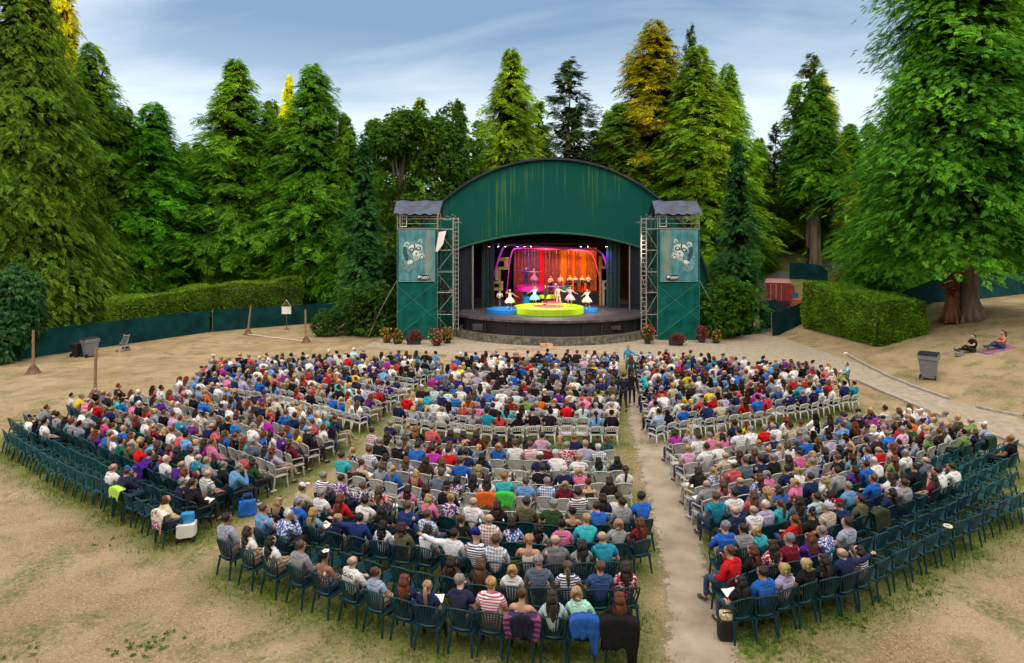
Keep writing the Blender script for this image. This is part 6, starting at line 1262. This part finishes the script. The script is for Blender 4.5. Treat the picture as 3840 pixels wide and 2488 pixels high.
shrub(10, 1305, 120, 350, 'glossy blue green rhododendron at the left edge before the fence', 17, (.08, .21, .07), (.025, .085, .035), 5200, .32, Y=39.5, lobes=14, wl=.6, droop=.5)
# clipped hedges
def hedge(name, a, b, half, z0, h0, h1, label, n, seed, size=.17, c1=(.27, .42, .028), c2=(.10, .20, .02)):
    rg = np.random.default_rng(seed); a, b = np.array(a, float), np.array(b, float); d = b - a; L_ = np.linalg.norm(d); d /= L_; nn = np.array([-d[1], d[0]]); org = (a + b) / 2
    o = empty(name, (org[0], org[1], z0), label, 'hedge', 'clipped cedar hedges')
    f = rg.uniform(0, 1, n); u = rg.uniform(0, 1, n); wgt = [h0 * L_, h0 * L_, 2 * half * L_ * 1.2, h0 * 2 * half, h0 * 2 * half]; w_ = np.cumsum(wgt) / sum(wgt); face = np.searchsorted(w_, rg.uniform(0, 1, n)); v = rg.uniform(0, 1, n)
    s = np.where(face == 3, 0, np.where(face == 4, 1, u)); t = np.where(face == 0, -1, np.where(face == 1, 1, rg.uniform(-1, 1, n))); H = h0 + (h1 - h0) * s + np.sin(s * L_ * 1.1) * .10; z = np.where(face == 2, H, v * H)
    nrm = np.zeros((n, 3)); nrm[:, :2] += np.where((face < 2)[:, None], t[:, None] * nn, 0); nrm[:, :2] += np.where((face == 3)[:, None], -d, 0) + np.where((face == 4)[:, None], d, 0); nrm[face == 2, 2] = 1
    # round the shoulders
    sh = np.clip((z / H - .88) / .12, 0, 1) * (face != 2); inset = .25 * sh ** 2
    pos = a[None] + d[None] * (s * L_)[:, None] + nn[None] * (t * (half - inset))[:, None]; c = np.concatenate([pos - org, z[:, None]], 1) + nrm * rg.normal(0, .045, (n, 1)) + nrm * (.10 * np.sin(c_ := (pos[:, :1] * 1.7 + z[:, None] * 1.9)))
    dd = unit(nrm + rg.normal(0, .5, (n, 3)) + np.array([0, 0, .35])); up = unit(nrm * .4 + np.array([0, 0, .8]) + rg.normal(0, .4, (n, 3)))
    V = fan(rg, c, dd, up, 5, size * rg.uniform(.8, 1.5, n), np.full(n, size * .42), .9, .1); al = np.clip(rg.normal(.5, .28, (n, 1)), 0, 1); C_ = np.repeat(al * np.array(c1) + (1 - al) * np.array(c2), 5, axis=0) * rg.uniform(.8, 1.25, (n * 5, 1))
    link('foliage', soup(name + '_foliage', V, 4, C_, M['leaf']), o)
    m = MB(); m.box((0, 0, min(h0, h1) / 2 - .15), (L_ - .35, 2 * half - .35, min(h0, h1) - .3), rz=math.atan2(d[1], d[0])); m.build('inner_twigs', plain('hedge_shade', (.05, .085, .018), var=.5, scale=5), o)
FA, FB, FC = P(-90, 1375), P(786, 1246), P(1185, 1213)
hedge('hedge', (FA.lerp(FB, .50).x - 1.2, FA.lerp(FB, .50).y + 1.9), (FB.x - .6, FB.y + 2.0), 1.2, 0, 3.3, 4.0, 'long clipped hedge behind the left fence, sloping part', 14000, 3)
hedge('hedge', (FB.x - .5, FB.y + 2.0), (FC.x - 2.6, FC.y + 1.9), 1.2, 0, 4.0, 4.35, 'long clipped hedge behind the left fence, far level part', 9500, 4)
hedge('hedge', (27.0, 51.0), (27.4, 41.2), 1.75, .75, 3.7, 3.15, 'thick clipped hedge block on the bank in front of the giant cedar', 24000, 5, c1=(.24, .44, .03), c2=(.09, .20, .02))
# far wood that closes the horizon, and the tall wood beside the clearing that shades it
def wood(name, spots, seed, label, dens):
    rg = np.random.default_rng(seed); me0 = conifer('tmp', seed, 20, 4.6, dens, per=7, leaf=5, ls=1.1, lw=.42, col=G1, col2=G2, inner=300, base=.02); n = len(me0.vertices); co = np.empty(n * 3, np.float32); me0.vertices.foreach_get('co', co); co = co.reshape(-1, 3)
    cl = np.empty(n * 4, np.float32); me0.attributes['col'].data.foreach_get('color', cl); cl = cl.reshape(-1, 4)[::4, :3]; Vs, Cs = [], []
    for x, y, h, r in spots:
        a = rg.uniform(0, 6.28); q = co * np.array([r / 4.6, r / 4.6, h / 20]); Vs.append(np.stack([q[:, 0] * math.cos(a) - q[:, 1] * math.sin(a) + x, q[:, 0] * math.sin(a) + q[:, 1] * math.cos(a) + y, q[:, 2] + gz(x, y)], 1)); Cs.append(cl * rg.uniform(.75, 1.3))
    return tag(link(name, soup(name, np.concatenate(Vs), 4, np.concatenate(Cs), M['leaf'])), label, 'woodland', kind='stuff')
rr = random.Random(2)
wood('far_woodland', [(x + rr.uniform(-2, 2), rr.uniform(96, 118) - abs(x) * .1, rr.uniform(22, 29), rr.uniform(5, 7)) for x in range(-96, 100, 5) if not 32 < x < 43] + [(x, 62 + rr.uniform(-3, 8) - (x + 60) * 0, rr.uniform(16, 20), 5) for x in range(-62, -38, 5)], 5, 'distant mixed woodland closing the view behind the clearing', 150)
wood('side_woodland', [(x, -27 - q * 9 + rr.uniform(-3, 3), (rr.uniform(29, 34) if x < -2 else rr.uniform(43, 48) if x < 66 else rr.uniform(30, 36)), 6.5) for q in (0, 1) for x in range(-74, 130, 7)], 6, 'tall dense woodland behind the last rows that blocks the low sun', 190)
for c_, (vx, w__) in enumerate(((1890, .95), (1710, .3))): pass
m = MB(); x_, Y_ = (3062 - CX) * 74 / F, 74; m.tube([(0, 0, 0), (0, 0, .6), (-.1, 0, 2), (-.2, 0, 9), (-.1, 0, 18)], [1.15, .9, .72, .55, .3], 14)
big = empty('cedar_tree', (x_, Y_, gz(x_, Y_) - .1), 'massive bare cedar trunk with a flared foot on the far lawn', 'tree'); m.build('trunk', M['bark'], big, smooth=True); c = link('crown', PR['cedar2'][0], big); c.location = (0, 0, 9); c.scale = (.8, .8, .8); c.color = (.8, 1, .9, 1)

# ---------------------------------------------------------------- fences, posts and other things on the grass
def fence(pts, h, label, name='fence', z=None, post=2.4, mat='netting', cat='fence', group=None):
    p0 = Vector(pts[0]); o = empty(name, (p0.x, p0.y, 0), label, cat, group); m = MB(); mp_ = MB()
    for a, b in zip(pts, pts[1:]):
        a, b = Vector(a), Vector(b); L_ = (b - a).length; k = max(2, int(L_ / .35)); d = (b - a) / L_; nn = Vector((-d.y, d.x)); vs = []
        for i in range(k + 1):
            p = a + d * (L_ * i / k); g_ = gz(p.x, p.y)
            for j in range(5): w_ = .05 * noise.noise(Vector((p.x * 1.6, p.y * 1.6, j * .8))) + .02 * math.sin(i * 1.3); vs.append((p.x + nn.x * w_, p.y + nn.y * w_, g_ + .04 + h * j / 4 - (.05 * abs(math.sin(i * .35 * math.pi / post)) if j == 4 else 0)))
        m.add(vs, [(i*5+j, (i+1)*5+j, (i+1)*5+j+1, i*5+j+1) for i in range(k) for j in range(4)])
        for i in range(int(L_ / post) + 1): p = a + d * min(L_, i * post); mp_.tube([(p.x + nn.x * .08, p.y + nn.y * .08, gz(p.x, p.y)), (p.x + nn.x * .08, p.y + nn.y * .08, gz(p.x, p.y) + h + .06)], .03, 5)
    child(m, 'screen', M[mat], o, fix=False, smooth=True); child(mp_, 'posts', M['steel'], o); return o
FG = 'dark green screened fences'
fence([FA.xy, FB.xy], 1.95, 'long dark green screened fence running in from the left edge', group=FG); fence([FB.xy + Vector((.25, .1)), FC.xy, FC.xy + Vector((6, 1.5))], 1.95, 'dark green fence section behind the tall posts and sign', group=FG)
fence([(30.0, 46.6), (38, 50), (50.0, 57.5), (66, 64)], 1.95, 'dark green fence along the top of the right bank', group=FG)
fence([((2850-CX)*54/F, 54), ((2905-CX)*54/F, 53.6)], 2.6, 'fixed dark green panel left of the half open gate', 'fence', group=FG)
fence([((2900-CX)*50/F, 50.2), ((3008-CX)*52.4/F, 52.4)], 2.0, 'half open dark green gate leaf at the end of the path', 'gate', cat='gate')
m = MB(); m.box((0, 0, 1.1), (3.0, .12, 2.2)); o = m.build('screen_panel', M['navy']); o.location = ((2905 - CX) * 58 / F, 58, .1); tag(o, 'flat navy blue panel standing behind the gate', 'panel')
fence([((2960-CX)*72/F, 72), ((3080-CX)*70/F, 70), ((3104-CX)*66/F, 66)], 2.0, 'curved dark green screen between the red container and the lawn', group=FG)
ct = empty('shipping_container', (27.9, 61.5, gz(27.9, 61.5)), 'rusty red shipping container with a faded pink roof behind the gate', 'container', None, -.42)
m = MB()
for i in range(12): m.box((-1.15 + i * .21, .0, 1.3), (.10, .10, 2.4))
m.box((0, 4.6, 1.3), (2.44, 9, 2.56)); m.build('body', M['redsteel'], ct)
m = MB(); m.box((0, 4.6, 2.62), (2.5, 9.1, .06)); m.build('roof', M['pinkroof'], ct)
m = MB(); [m.tube([(x, -.09, .1), (x, -.09, 2.5)], .03, 5) for x in (-.7, -.2, .3, .8)]; m.build('locking_bar', plain('pale_bars', (.45, .40, .38)), ct)
m = MB(); m.box((1.1, -1.0, 1.3), (.06, 1.6, 2.5), rz=.5); m.build('door', M['redsteel'], ct)
m = MB(); m.box((0, 0, .5), (.75, .8, 1.0)); m.box((0, 0, 1.05), (.8, .85, .06)); o = m.build('crate', M['orange']); bevel(o, .03); o.location = ((2992 - CX) * 55 / F, 55, 1.7); tag(o, 'orange crate stacked beside the container', 'crate')
m = MB(); m.box((0, 0, .85), (1.2, 1.0, 1.7)); o = m.build('storage_box', plain('grey_box', (.2, .2, .2))); bevel(o, .02); o.location = ((2992 - CX) * 55 / F, 55, 0); tag(o, 'grey storage box under the orange crate', 'box')
m = MB(); m.box((0, 0, 0), (.6, .06, .4)); m.box((0, 0, -.4), (.6, .06, .3)); o = m.build('stacked_panels', M['blue']); o.location = ((2982 - CX) * 58 / F, 58, 2.9); tag(o, 'small blue boards leaning beside the container', 'boards')
# wooden posts on pyramid feet
def post(top, basep, label, h=None):
    b = P(*basep); s_ = F / b.y; H = h or (basep[1] - top[1]) / s_; o = empty('post', b, label, 'post', 'wooden posts on steel feet'); ln = (top[0] - basep[0]) / s_
    m = MB(); m.tube([(0, 0, .1), (ln, 0, H)], [.075, .065], 10); m.build('pole', M['wood'], o)
    m = MB(); r = .30; m.add([(-r, -r, .0), (r, -r, 0), (r, r, 0), (-r, r, 0), (-.08, -.08, .55), (.08, -.08, .55), (.08, .08, .55), (-.08, .08, .55)], [(0,3,2,1), (4,5,6,7), (0,1,5,4), (1,2,6,5), (2,3,7,6), (3,0,4,7)]); m.build('foot', plain('rusty_plate', (.16, .10, .06), rough=.9, var=.4), o)
post((125, 1240), (124, 1402), 'slim wooden post nearest the left edge, before the fence'); post((360, 1308), (356, 1498), 'tallest wooden post standing just behind the left seats'); post((941, 1146), (929, 1256), 'wooden post leaning slightly, left of the white sign'); post((1145, 1162), (1147, 1286), 'wooden post furthest right, beside the rhododendron mound')
a, b = P(930, 1258), P(1140, 1284); m = MB(); m.tube([a + V3(0, 0, .1), a.lerp(b, .5) + V3(0, 0, .06), b + V3(0, 0, .1)], .045, 5); tag(m.build('ground_rail', plain('pale_rail', (.55, .50, .42))), 'pale low rail lying between the two right-hand posts', 'rail')
sg = empty('sign_stand', P(1075, 1236), 'white placard with a striped triangle on a thin pole by the fence', 'sign'); k_ = F / P(1075, 1236).y
m = MB(); m.tube([(0, 0, 0), (0, 0, 2.7)], .035, 6); m.lathe([(.28, 0), (.28, .05)], 12); m.build('pole', M['barkred'], sg)
m = MB(); m.box((0, -.06, 1.75), (.85, .03, .62)); m.build('placard', M['white'], sg)
m = MB(); m.tube([(-.45, -.06, 2.08), (0, -.06, 2.75), (.45, -.06, 2.08)], .05, 4, closed=True); m.build('triangle', M['white'], sg)
m = MB(); [m.box((x, -.05, 2.05 + .25 * (1 - abs(x) / .4)), (.09, .02, .4 * (1 - abs(x) / .45))) for x in (-.28, -.12, .05, .22)]; m.build('stripes', M['barkred'], sg)
def bin_(p, h, col, label, rz, lidcol='black', name='wheelie_bin', white=False):
    o = empty(name, p, label, 'bin', 'wheeled rubbish bins', rz); w_ = h * .30
    m = MB(); A = [(-w_*.72, -w_*.72, .06), (w_*.72, -w_*.72, .06), (w_*.72, w_*.72, .06), (-w_*.72, w_*.72, .06)]; B = [(-w_*.98, -w_*.98, h*.74), (w_*.98, -w_*.98, h*.74), (w_*.98, w_*1.05, h*.74), (-w_*.98, w_*1.05, h*.74)]; m.add(A + B, [(0,3,2,1), (4,5,6,7), (0,1,5,4), (1,2,6,5), (2,3,7,6), (3,0,4,7)])
    m.box((0, .02, h * .84), (w_ * 2.15, w_ * 2.25, h * .20)); bevel(m.build('body', col, o), .02)
    m = MB(); m.box((0, 0, h * .965), (w_ * 2.1, w_ * 2.2, h * .05)); m.tube([(-w_, w_ * 1.2, h * .93), (w_, w_ * 1.2, h * .93)], .03, 6); bevel(m.build('lid', M[lidcol], o), .015)
    for s_ in (-1, 1):
        m = MB(); m.lathe([(.13, -.03), (.13, .03)], 14); q = m.build('wheel', M['tyre'], o); q.rotation_euler = (0, math.pi / 2, 0); q.location = (s_ * w_ * .8, w_ * .9, .13)
    if white: m = MB(); m.box((w_ * .2, -w_ * 1.02, h * .62), (.26, .01, .22)); m.build('label_sheet', M['paper'], o)
    else:
        m = MB(); m.add([(.13 * math.cos(a), -w_ * 1.12, h * .84 + .10 * math.sin(a)) for a in np.linspace(0, 6.28, 12, endpoint=False)], [tuple(range(12))]); m.build('emblem', M['white'], o, fix=False)
bp_ = P(338, 1338); bin_(bp_, 1.35, M['gbin'], 'grey wheeled bin with a black lid by the left fence', 2.6); bin_(P(290, 1338), .95, M['black'], 'small black bin with a white sheet beside the grey bin', 2.9, name='small_bin', white=True)
x_, y_ = 23.8, 33.5; bin_((x_, y_, gz(x_, y_)), 1.5, M['gbin'], 'grey wheeled bin with a black lid on the right bank', 2.4)
# stroller
sp = P(462, 1318); so = empty('stroller', sp, 'folding pushchair with a grey seat parked against the left fence', 'stroller')
m = MB(); [m.tube([(x, -.35, .1), (x * .9, .1, .6), (x * .8, .4, 1.1)], .022, 5) for x in (-.25, .25)]; [m.tube([(x, .35, .1), (x * .9, -.05, .65)], .022, 5) for x in (-.25, .25)]; m.tube([(-.2, .4, 1.1), (.2, .4, 1.1)], .03, 5); m.build('frame', M['steel'], so)
m = MB(); m.box((0, -.02, .52), (.4, .45, .08)); m.box((0, .2, .78), (.4, .08, .55), rx=-.3); m.box((0, .3, .2), (.35, .4, .18)); bevel(m.build('seat', plain('pushchair_cloth', (.07, .07, .09)), so), .02)
for x in (-.25, .25):
    for y in (-.35, .35): m = MB(); m.lathe([(.10, -.02), (.10, .02)], 12); w_ = m.build('wheel', M['steel'], so); w_.rotation_euler = (0, math.pi/2, 0); w_.location = (x, y, .10)
m = MB(); m.tube([(-.2, .4, 1.12), (-.2, .42, 1.2)], .04, 6); m.tube([(.2, .4, 1.12), (.2, .42, 1.2)], .04, 6); m.build('grip', M['orange'], so)
m = MB(); m.lathe([(.02, 0), (.14, .02), (.17, .12), (.12, .22), (.03, .26)], 12); o = m.build('path_light', M['white']); o.location = P(3172, 1335); tag(o, 'small white lamp at the start of the right kerb', 'lamp')
# people who are not in the rows
def loner(x, y, z, pose, tok, label, rz, Zg=0, **k):
    d = decode(tok); p = P(x, y, z); return person((p.x, p.y, Zg), rz, pose, d, label, None, **k)
loner(2338, 1419, 1.55, 'walk', 'ds.dn', 'man in dark navy walking up the sandy path, back to us', 0, legs='dark', sleeve='long', scale=1.05)
loner(2370, 1404, 1.55, 'walk', 'dp.bk', 'woman in black with pale boots on the sandy path', -.2, legs='dark', sleeve='long', scale=.98, flip=True, shoes='shoew')
loner(2282, 1396, 1.58, 'stand', 'ds.sl', 'person in a slate t-shirt and jeans standing at the row end by the path', .3, sleeve='tee')
loner(2366, 1342, 1.55, 'stand', 'rl.dt', 'person wrapped in a dark green cloak at the top of the path', 0, legs='dark', sleeve='long')
loner(2356, 1305, 1.6, 'reach', 'rs.bl', 'usher in a bright blue shirt holding out one arm before the stage', math.pi - .3, legs=(.45, .32, .03), sleeve='long', topcol=(.05, .30, .55))
loner(1431, 1440, 1.5, 'stand', 'rb.fp', 'woman in a patterned blouse and black trousers standing in the left aisle', .2, legs='dark', sleeve='long')
# lone chair on the path edge
p = P(3186, 1388, .9); rz_ = 1.15; fx = Vector((-math.sin(rz_), math.cos(rz_), 0)); p.z = 0; p = p + fx * .26; chair(p, rz_, 'G', 'lone dark green slatted chair on the gravel beside the right block', 'rows of plastic chairs for the audience')
person((p.x, p.y, 0), rz_, 'cross', decode('ks.tq'), 'man in pale aqua shirt sitting alone on the path edge', None, topcol=(.28, .62, .70), legs='khaki', sleeve='tee')
# picnickers on the bank
bx_, by_ = 28.7, 35.6
for i, (dx, dy, tok, lab, leg_, tc2) in enumerate(((-.55, .25, 'bs.bk', 'man in black sitting on the grassy bank with knees up', 'dark', None), (.75, -.35, 'rp.or_', 'woman in an orange vest sitting on the purple towel', 'denim', (.72, .10, .02)))):
    x, y = bx_ + dx, by_ + dy; person((x, y, gz(x, y) - .02), 1.45, 'sitground', decode(tok), lab, None, legs=leg_, sleeve='tank' if i else 'tee', topcol=tc2, skirt=None, scale=1.22, shoes='shoe')
tw = MB(); vs = [];
for i in range(9):
    for j in range(4): x = bx_ - .45 + i * .22; y = by_ - .8 + j * .28; vs.append((x, y, gz(x, y) + .02 + .02 * math.sin(i * 2 + j)))
tw.add(vs, [(i*4+j, (i+1)*4+j, (i+1)*4+j+1, i*4+j+1) for i in range(8) for j in range(3)]); tag(tw.build('towel', stripes('towel_stripes', (.16, .08, .30), (.45, .12, .22), 4, 'X'), fix=False), 'purple and pink towel under the picnicking woman', 'towel')
m = MB(); m.box((0, 0, .12), (.4, .25, .22)); o = m.build('cool_bag', plain('grey_bag', (.2, .2, .22))); bevel(o, .04, 2); o.location = (bx_ - 1.5, by_ + .1, gz(bx_ - 1.5, by_) ); tag(o, 'small grey bag at the feet of the picnicking man', 'bag')

# ---------------------------------------------------------------- coats, bags and papers in the rows
def seat_at(b, r, tokidx, ntok=None):
    c = [s for s in seats if s['block'] == b and s['row'] == r]; n = c[0]['n']; j = int(round(tokidx * (n - 1) / ((ntok or n) - 1))); return min(c, key=lambda s: abs(s['j'] - j))
def drape(s, col, label, name='jacket', w_=.26, drop=.42, mat=None, hang=0, yo=0):
    o = empty(name, s['p'], label, name, 'clothes hung over chair backs', s['rz']); m = MB(); vs = []; k = 12
    for j in range(11):
        v = j / 10
        for i in range(k + 1):
            u = -1 + 2 * i / k; x = u * (w_ + .03 * math.sin(v * 5)) ; zz = .93 - max(0, v - .15) * (drop + .035 * math.sin(i * 1.1 + w_ * 9) + hang * (u > .4)); y = -.27 - yo - .05 * math.sin(min(1, v / .2) * 1.57) + (.10 if v < .05 else 0) - .02 * math.sin(i * 2.1 + j * .3) - v * .03; zz = zz - .06 * u * u; vs.append((x, y, zz))
    m.add(vs, [(j*(k+1)+i, j*(k+1)+i+1, (j+1)*(k+1)+i+1, (j+1)*(k+1)+i) for j in range(10) for i in range(k)])
    b_ = m.build('cloth', mat or M['cloth'], o, fix=False, smooth=True); b_.color = (*col, 1); sd_ = b_.modifiers.new('t', 'SOLIDIFY'); sd_.thickness = .02; return o
C1 = lambda i: seat_at('middle', 1, i)
M['shawl'] = stripes('shawl_stripes', (.035, .015, .10), (.26, .06, .13), 11)
drape(C1(11), (.012, .015, .035), 'navy jacket over the chair of the woman in a cream vest', w_=.20, yo=.035); drape(C1(11), (.20, .04, .22), 'purple striped shawl wrapped round the same chair as the navy jacket', 'shawl', .33, .46, M['shawl'])
drape(C1(13), (.02, .10, .40), 'bright blue jacket over the chair of the blonde in mint', hang=.3); drape(C1(14), (.010, .010, .012), 'long black coat over the rear corner chair by the path', 'coat', .34, .62, hang=.3)
drape(seat_at('right', 3, 6, 15), (.035, .05, .025), 'olive green coat hung over a chair in the right block', 'coat', .30, .62)
drape(seat_at('left', 1, 0, 13), (.72, .66, .56), 'cream coat over the nearest chair of the left block', 'coat', .30, .3); drape(seat_at('left', 1, 0, 13), (.35, .03, .14), 'maroon patterned shawl below the cream coat', 'shawl', .27, .52, M['floral'])
drape(seat_at('left', 1, 3, 13), (.45, .75, .10), 'lime and blue windcheater over the chair of the man in a blue cap', 'jacket', .27, .3); drape(seat_at('left', 3, 4, 14), (.05, .01, .22), 'dark purple velvet wrap over a chair in the left block', 'wrap', .32, .6)
drape(seat_at('left', 4, 4, 15), (.45, .01, .12), 'crimson coat over a chair in the left block', 'coat', .30, .5); drape(seat_at('right', 4, 7, 15), (.42, .46, .66), 'pale lilac jacket over a chair in the right block', 'jacket', .29, .5)
drape(seat_at('middle', 7, 8), (.60, .12, .02), 'orange and navy jacket behind the pale grey lattice chair'); drape(seat_at('middle', 7, 9), (.05, .50, .06), 'bright green jacket on the lattice chair of the woman in turquoise')
drape(seat_at('left', 10, 0), (.012, .015, .03), 'black jacket on the last chair by the left aisle'); drape(seat_at('right', 5, 14, 15), (.02, .06, .035), 'dark green coat on the chair of the man in a white cap', 'coat', .3, .6)
def bag(p, label, col, w_=.4, d=.2, h=.45, name='bag', handles=True, mat=None, rz=0, z=0, band=None):
    o = empty(name, (p.x, p.y, z), label, 'bag', None, rz); m = MB(); n = 10; prof = [(.80, 0), (1.0, .15), (1.0, .6), (.92, .95)]; vs = []
    for a, zz in prof:
        for q in range(n): t = 2 * math.pi * q / n; vs.append((w_/2 * a * math.copysign(abs(math.cos(t)) ** .5, math.cos(t)), d/2 * a * math.copysign(abs(math.sin(t)) ** .5, math.sin(t)), h * zz + .01 * math.sin(q * 3)))
    m.add(vs, [(i*n+q, i*n+(q+1)%n, (i+1)*n+(q+1)%n, (i+1)*n+q) for i in range(3) for q in range(n)] + [tuple(reversed(range(n))), tuple(3*n + q for q in range(n))]); m.build('body', mat or plain(name + '_' + str(int(col[2]*100)) + str(int(col[0]*100)), col, rough=.5, var=.3, bump=.4, bscale=6), o, smooth=False)
    if handles: m = MB(); [m.tube([(-w_*.3, y, h*.9), (-w_*.22, y, h*1.35), (w_*.22, y, h*1.35), (w_*.3, y, h*.9)], .014, 5) for y in (-d*.3, d*.3)]; m.build('handle', M['black'] if not band else M['blue'], o)
    return o
bag(P(2722, 2398), 'black handbag with a yellow lace top standing beside the rear right chair', (.012, .012, .014), .34, .22, .42); m = MB(); m.box((0, 0, 0), (.24, .20, .16)); p = P(2722, 2398); o = m.build('lace_top', M['floral']); o.color = (.5, .4, .1, 1); o.location = (p.x, p.y, .52); bevel(o, .05, 2); o.parent = bpy.data.objects[[q.name for q in bpy.data.objects if q.get('label', '').startswith('black handbag')][0]]; o.location = (0, 0, .48)
p = P(928, 1935); bag(p, 'large bright blue tote bag beside the blue-shirted man at the aisle', (.01, .13, .55), .50, .22, .46, 'tote_bag', True, None, .4, band=1)
p = P(700, 2028); tr_ = empty('shopping_trolley', p, 'white box shopping trolley with a blue bag beside the woman in cream', 'trolley', None, .3)
m = MB(); m.box((0, 0, .30), (.44, .32, .34)); bevel(m.build('box', M['white'], tr_), .01); m = MB(); [m.tube([(x, .2, .1), (x, .2, .75), (x * .6, .2, .8)], .015, 5) for x in (-.22, .22)]; m.tube([(-.14, .2, .8), (.14, .2, .8)], .015, 5); m.build('frame', M['black'], tr_)
for x in (-.20, .20): m = MB(); m.lathe([(.09, -.02), (.09, .02)], 12); q = m.build('wheel', M['tyre'], tr_); q.rotation_euler = (0, math.pi/2, 0); q.location = (x, -.12, .09)
bag(Vector((p.x, p.y + .05, 0)), 'blue carrier bag stuffed into the white trolley box', (.03, .25, .60), .34, .24, .26, 'carrier_bag', False, None, .2, .46)
bag(P(1068, 1775), 'dark brown handbag on the dirt beside the left aisle chairs', (.03, .02, .015), .36, .2, .28); bag(P(1292, 1590), 'small yellow bag under the rear white chairs of the left front block', (.50, .33, .03), .3, .2, .25, handles=False); bag(P(1392, 1560), 'small purple bag on the ground at the left aisle', (.25, .05, .35), .34, .2, .2, handles=False)
s8 = seat_at('right', 1, 8, 13); m = MB(); m.tube([(.075 * math.cos(a), .075 * math.sin(a), 0) for a in np.linspace(0, 6.28, 16, endpoint=False)], .028, 6, closed=True); o = m.build('tape_roll', plain('masking_tape', (.62, .56, .42))); f_ = Vector((-math.sin(s8['rz']), math.cos(s8['rz']), 0)); o.location = s8['p'] - f_ * .27 + V3(0, 0, .93); tag(o, 'roll of cream tape balanced on top of an empty green chair', 'tape')
# programmes on laps and empty seats
k = 0
for s in seats[:420]:
    r = random.Random(int(s['p'].x * 331 + s['p'].y * 77)); pr_ = (.10 if s['typ'] != 'W' else .6) if s['tok'] != '_' or s['typ'] == 'W' else 0
    if s['in'] and r.random() < pr_ and k < 42 and 'chair' in s:
        f_ = Vector((-math.sin(s['rz']), math.cos(s['rz']), 0)); z = .50 if s['tok'] == '_' else .70; yy = .02 if s['tok'] == '_' else .26
        m = MB(); m.box((-.075, 0, 0), (.15, .21, .008), ry=.12); m.box((.075, 0, 0), (.15, .21, .008), ry=-.12); o = m.build('programme', M['paper']); o.location = s['p'] + f_ * yy + V3(0, 0, z); o.rotation_euler = (.25 if s['tok'] != '_' else 0, 0, s['rz'] + r.uniform(-.3, .3))
        wh = 'empty seat' if s['tok'] == '_' else 'lap'; tag(o, f"open white programme on {wh}, {place_words(s)}", 'programme', 'programmes held by the audience'); k += 1
# box of leaflets on the paving
m = MB(); m.box((0, 0, .15), (.9, .5, .3)); o = m.build('prop_box', plain('painted_box', (.5, .32, .16), var=.5, scale=4)); bevel(o, .01); o.location = P(2046, 1296); o.location.y = 44.8; o.rotation_euler[2] = .2; tag(o, 'painted box lying on the slabs at the foot of the stage', 'box')

# small details on the people of the rear row
q = seat_at('middle', 1, 5)['person']; lettering('DG-DAWD', .10, q, (0, -.315, 1.03), (math.pi/2 - .1, 0, 0), M['black'], 'shirt_lettering')
q = seat_at('middle', 1, 4)['person']; m = MB(); [m.lathe([(.001, 0), (.035, .01), (.001, .02)], 8, c=(.05 * math.cos(a), .05 * math.sin(a), 0), cap=False) for a in (0, 1.3, 2.5, 3.8, 5)]; f_ = m.build('hair_flower', M['white'], q); f_.location = (0.06, -.14, 1.33)
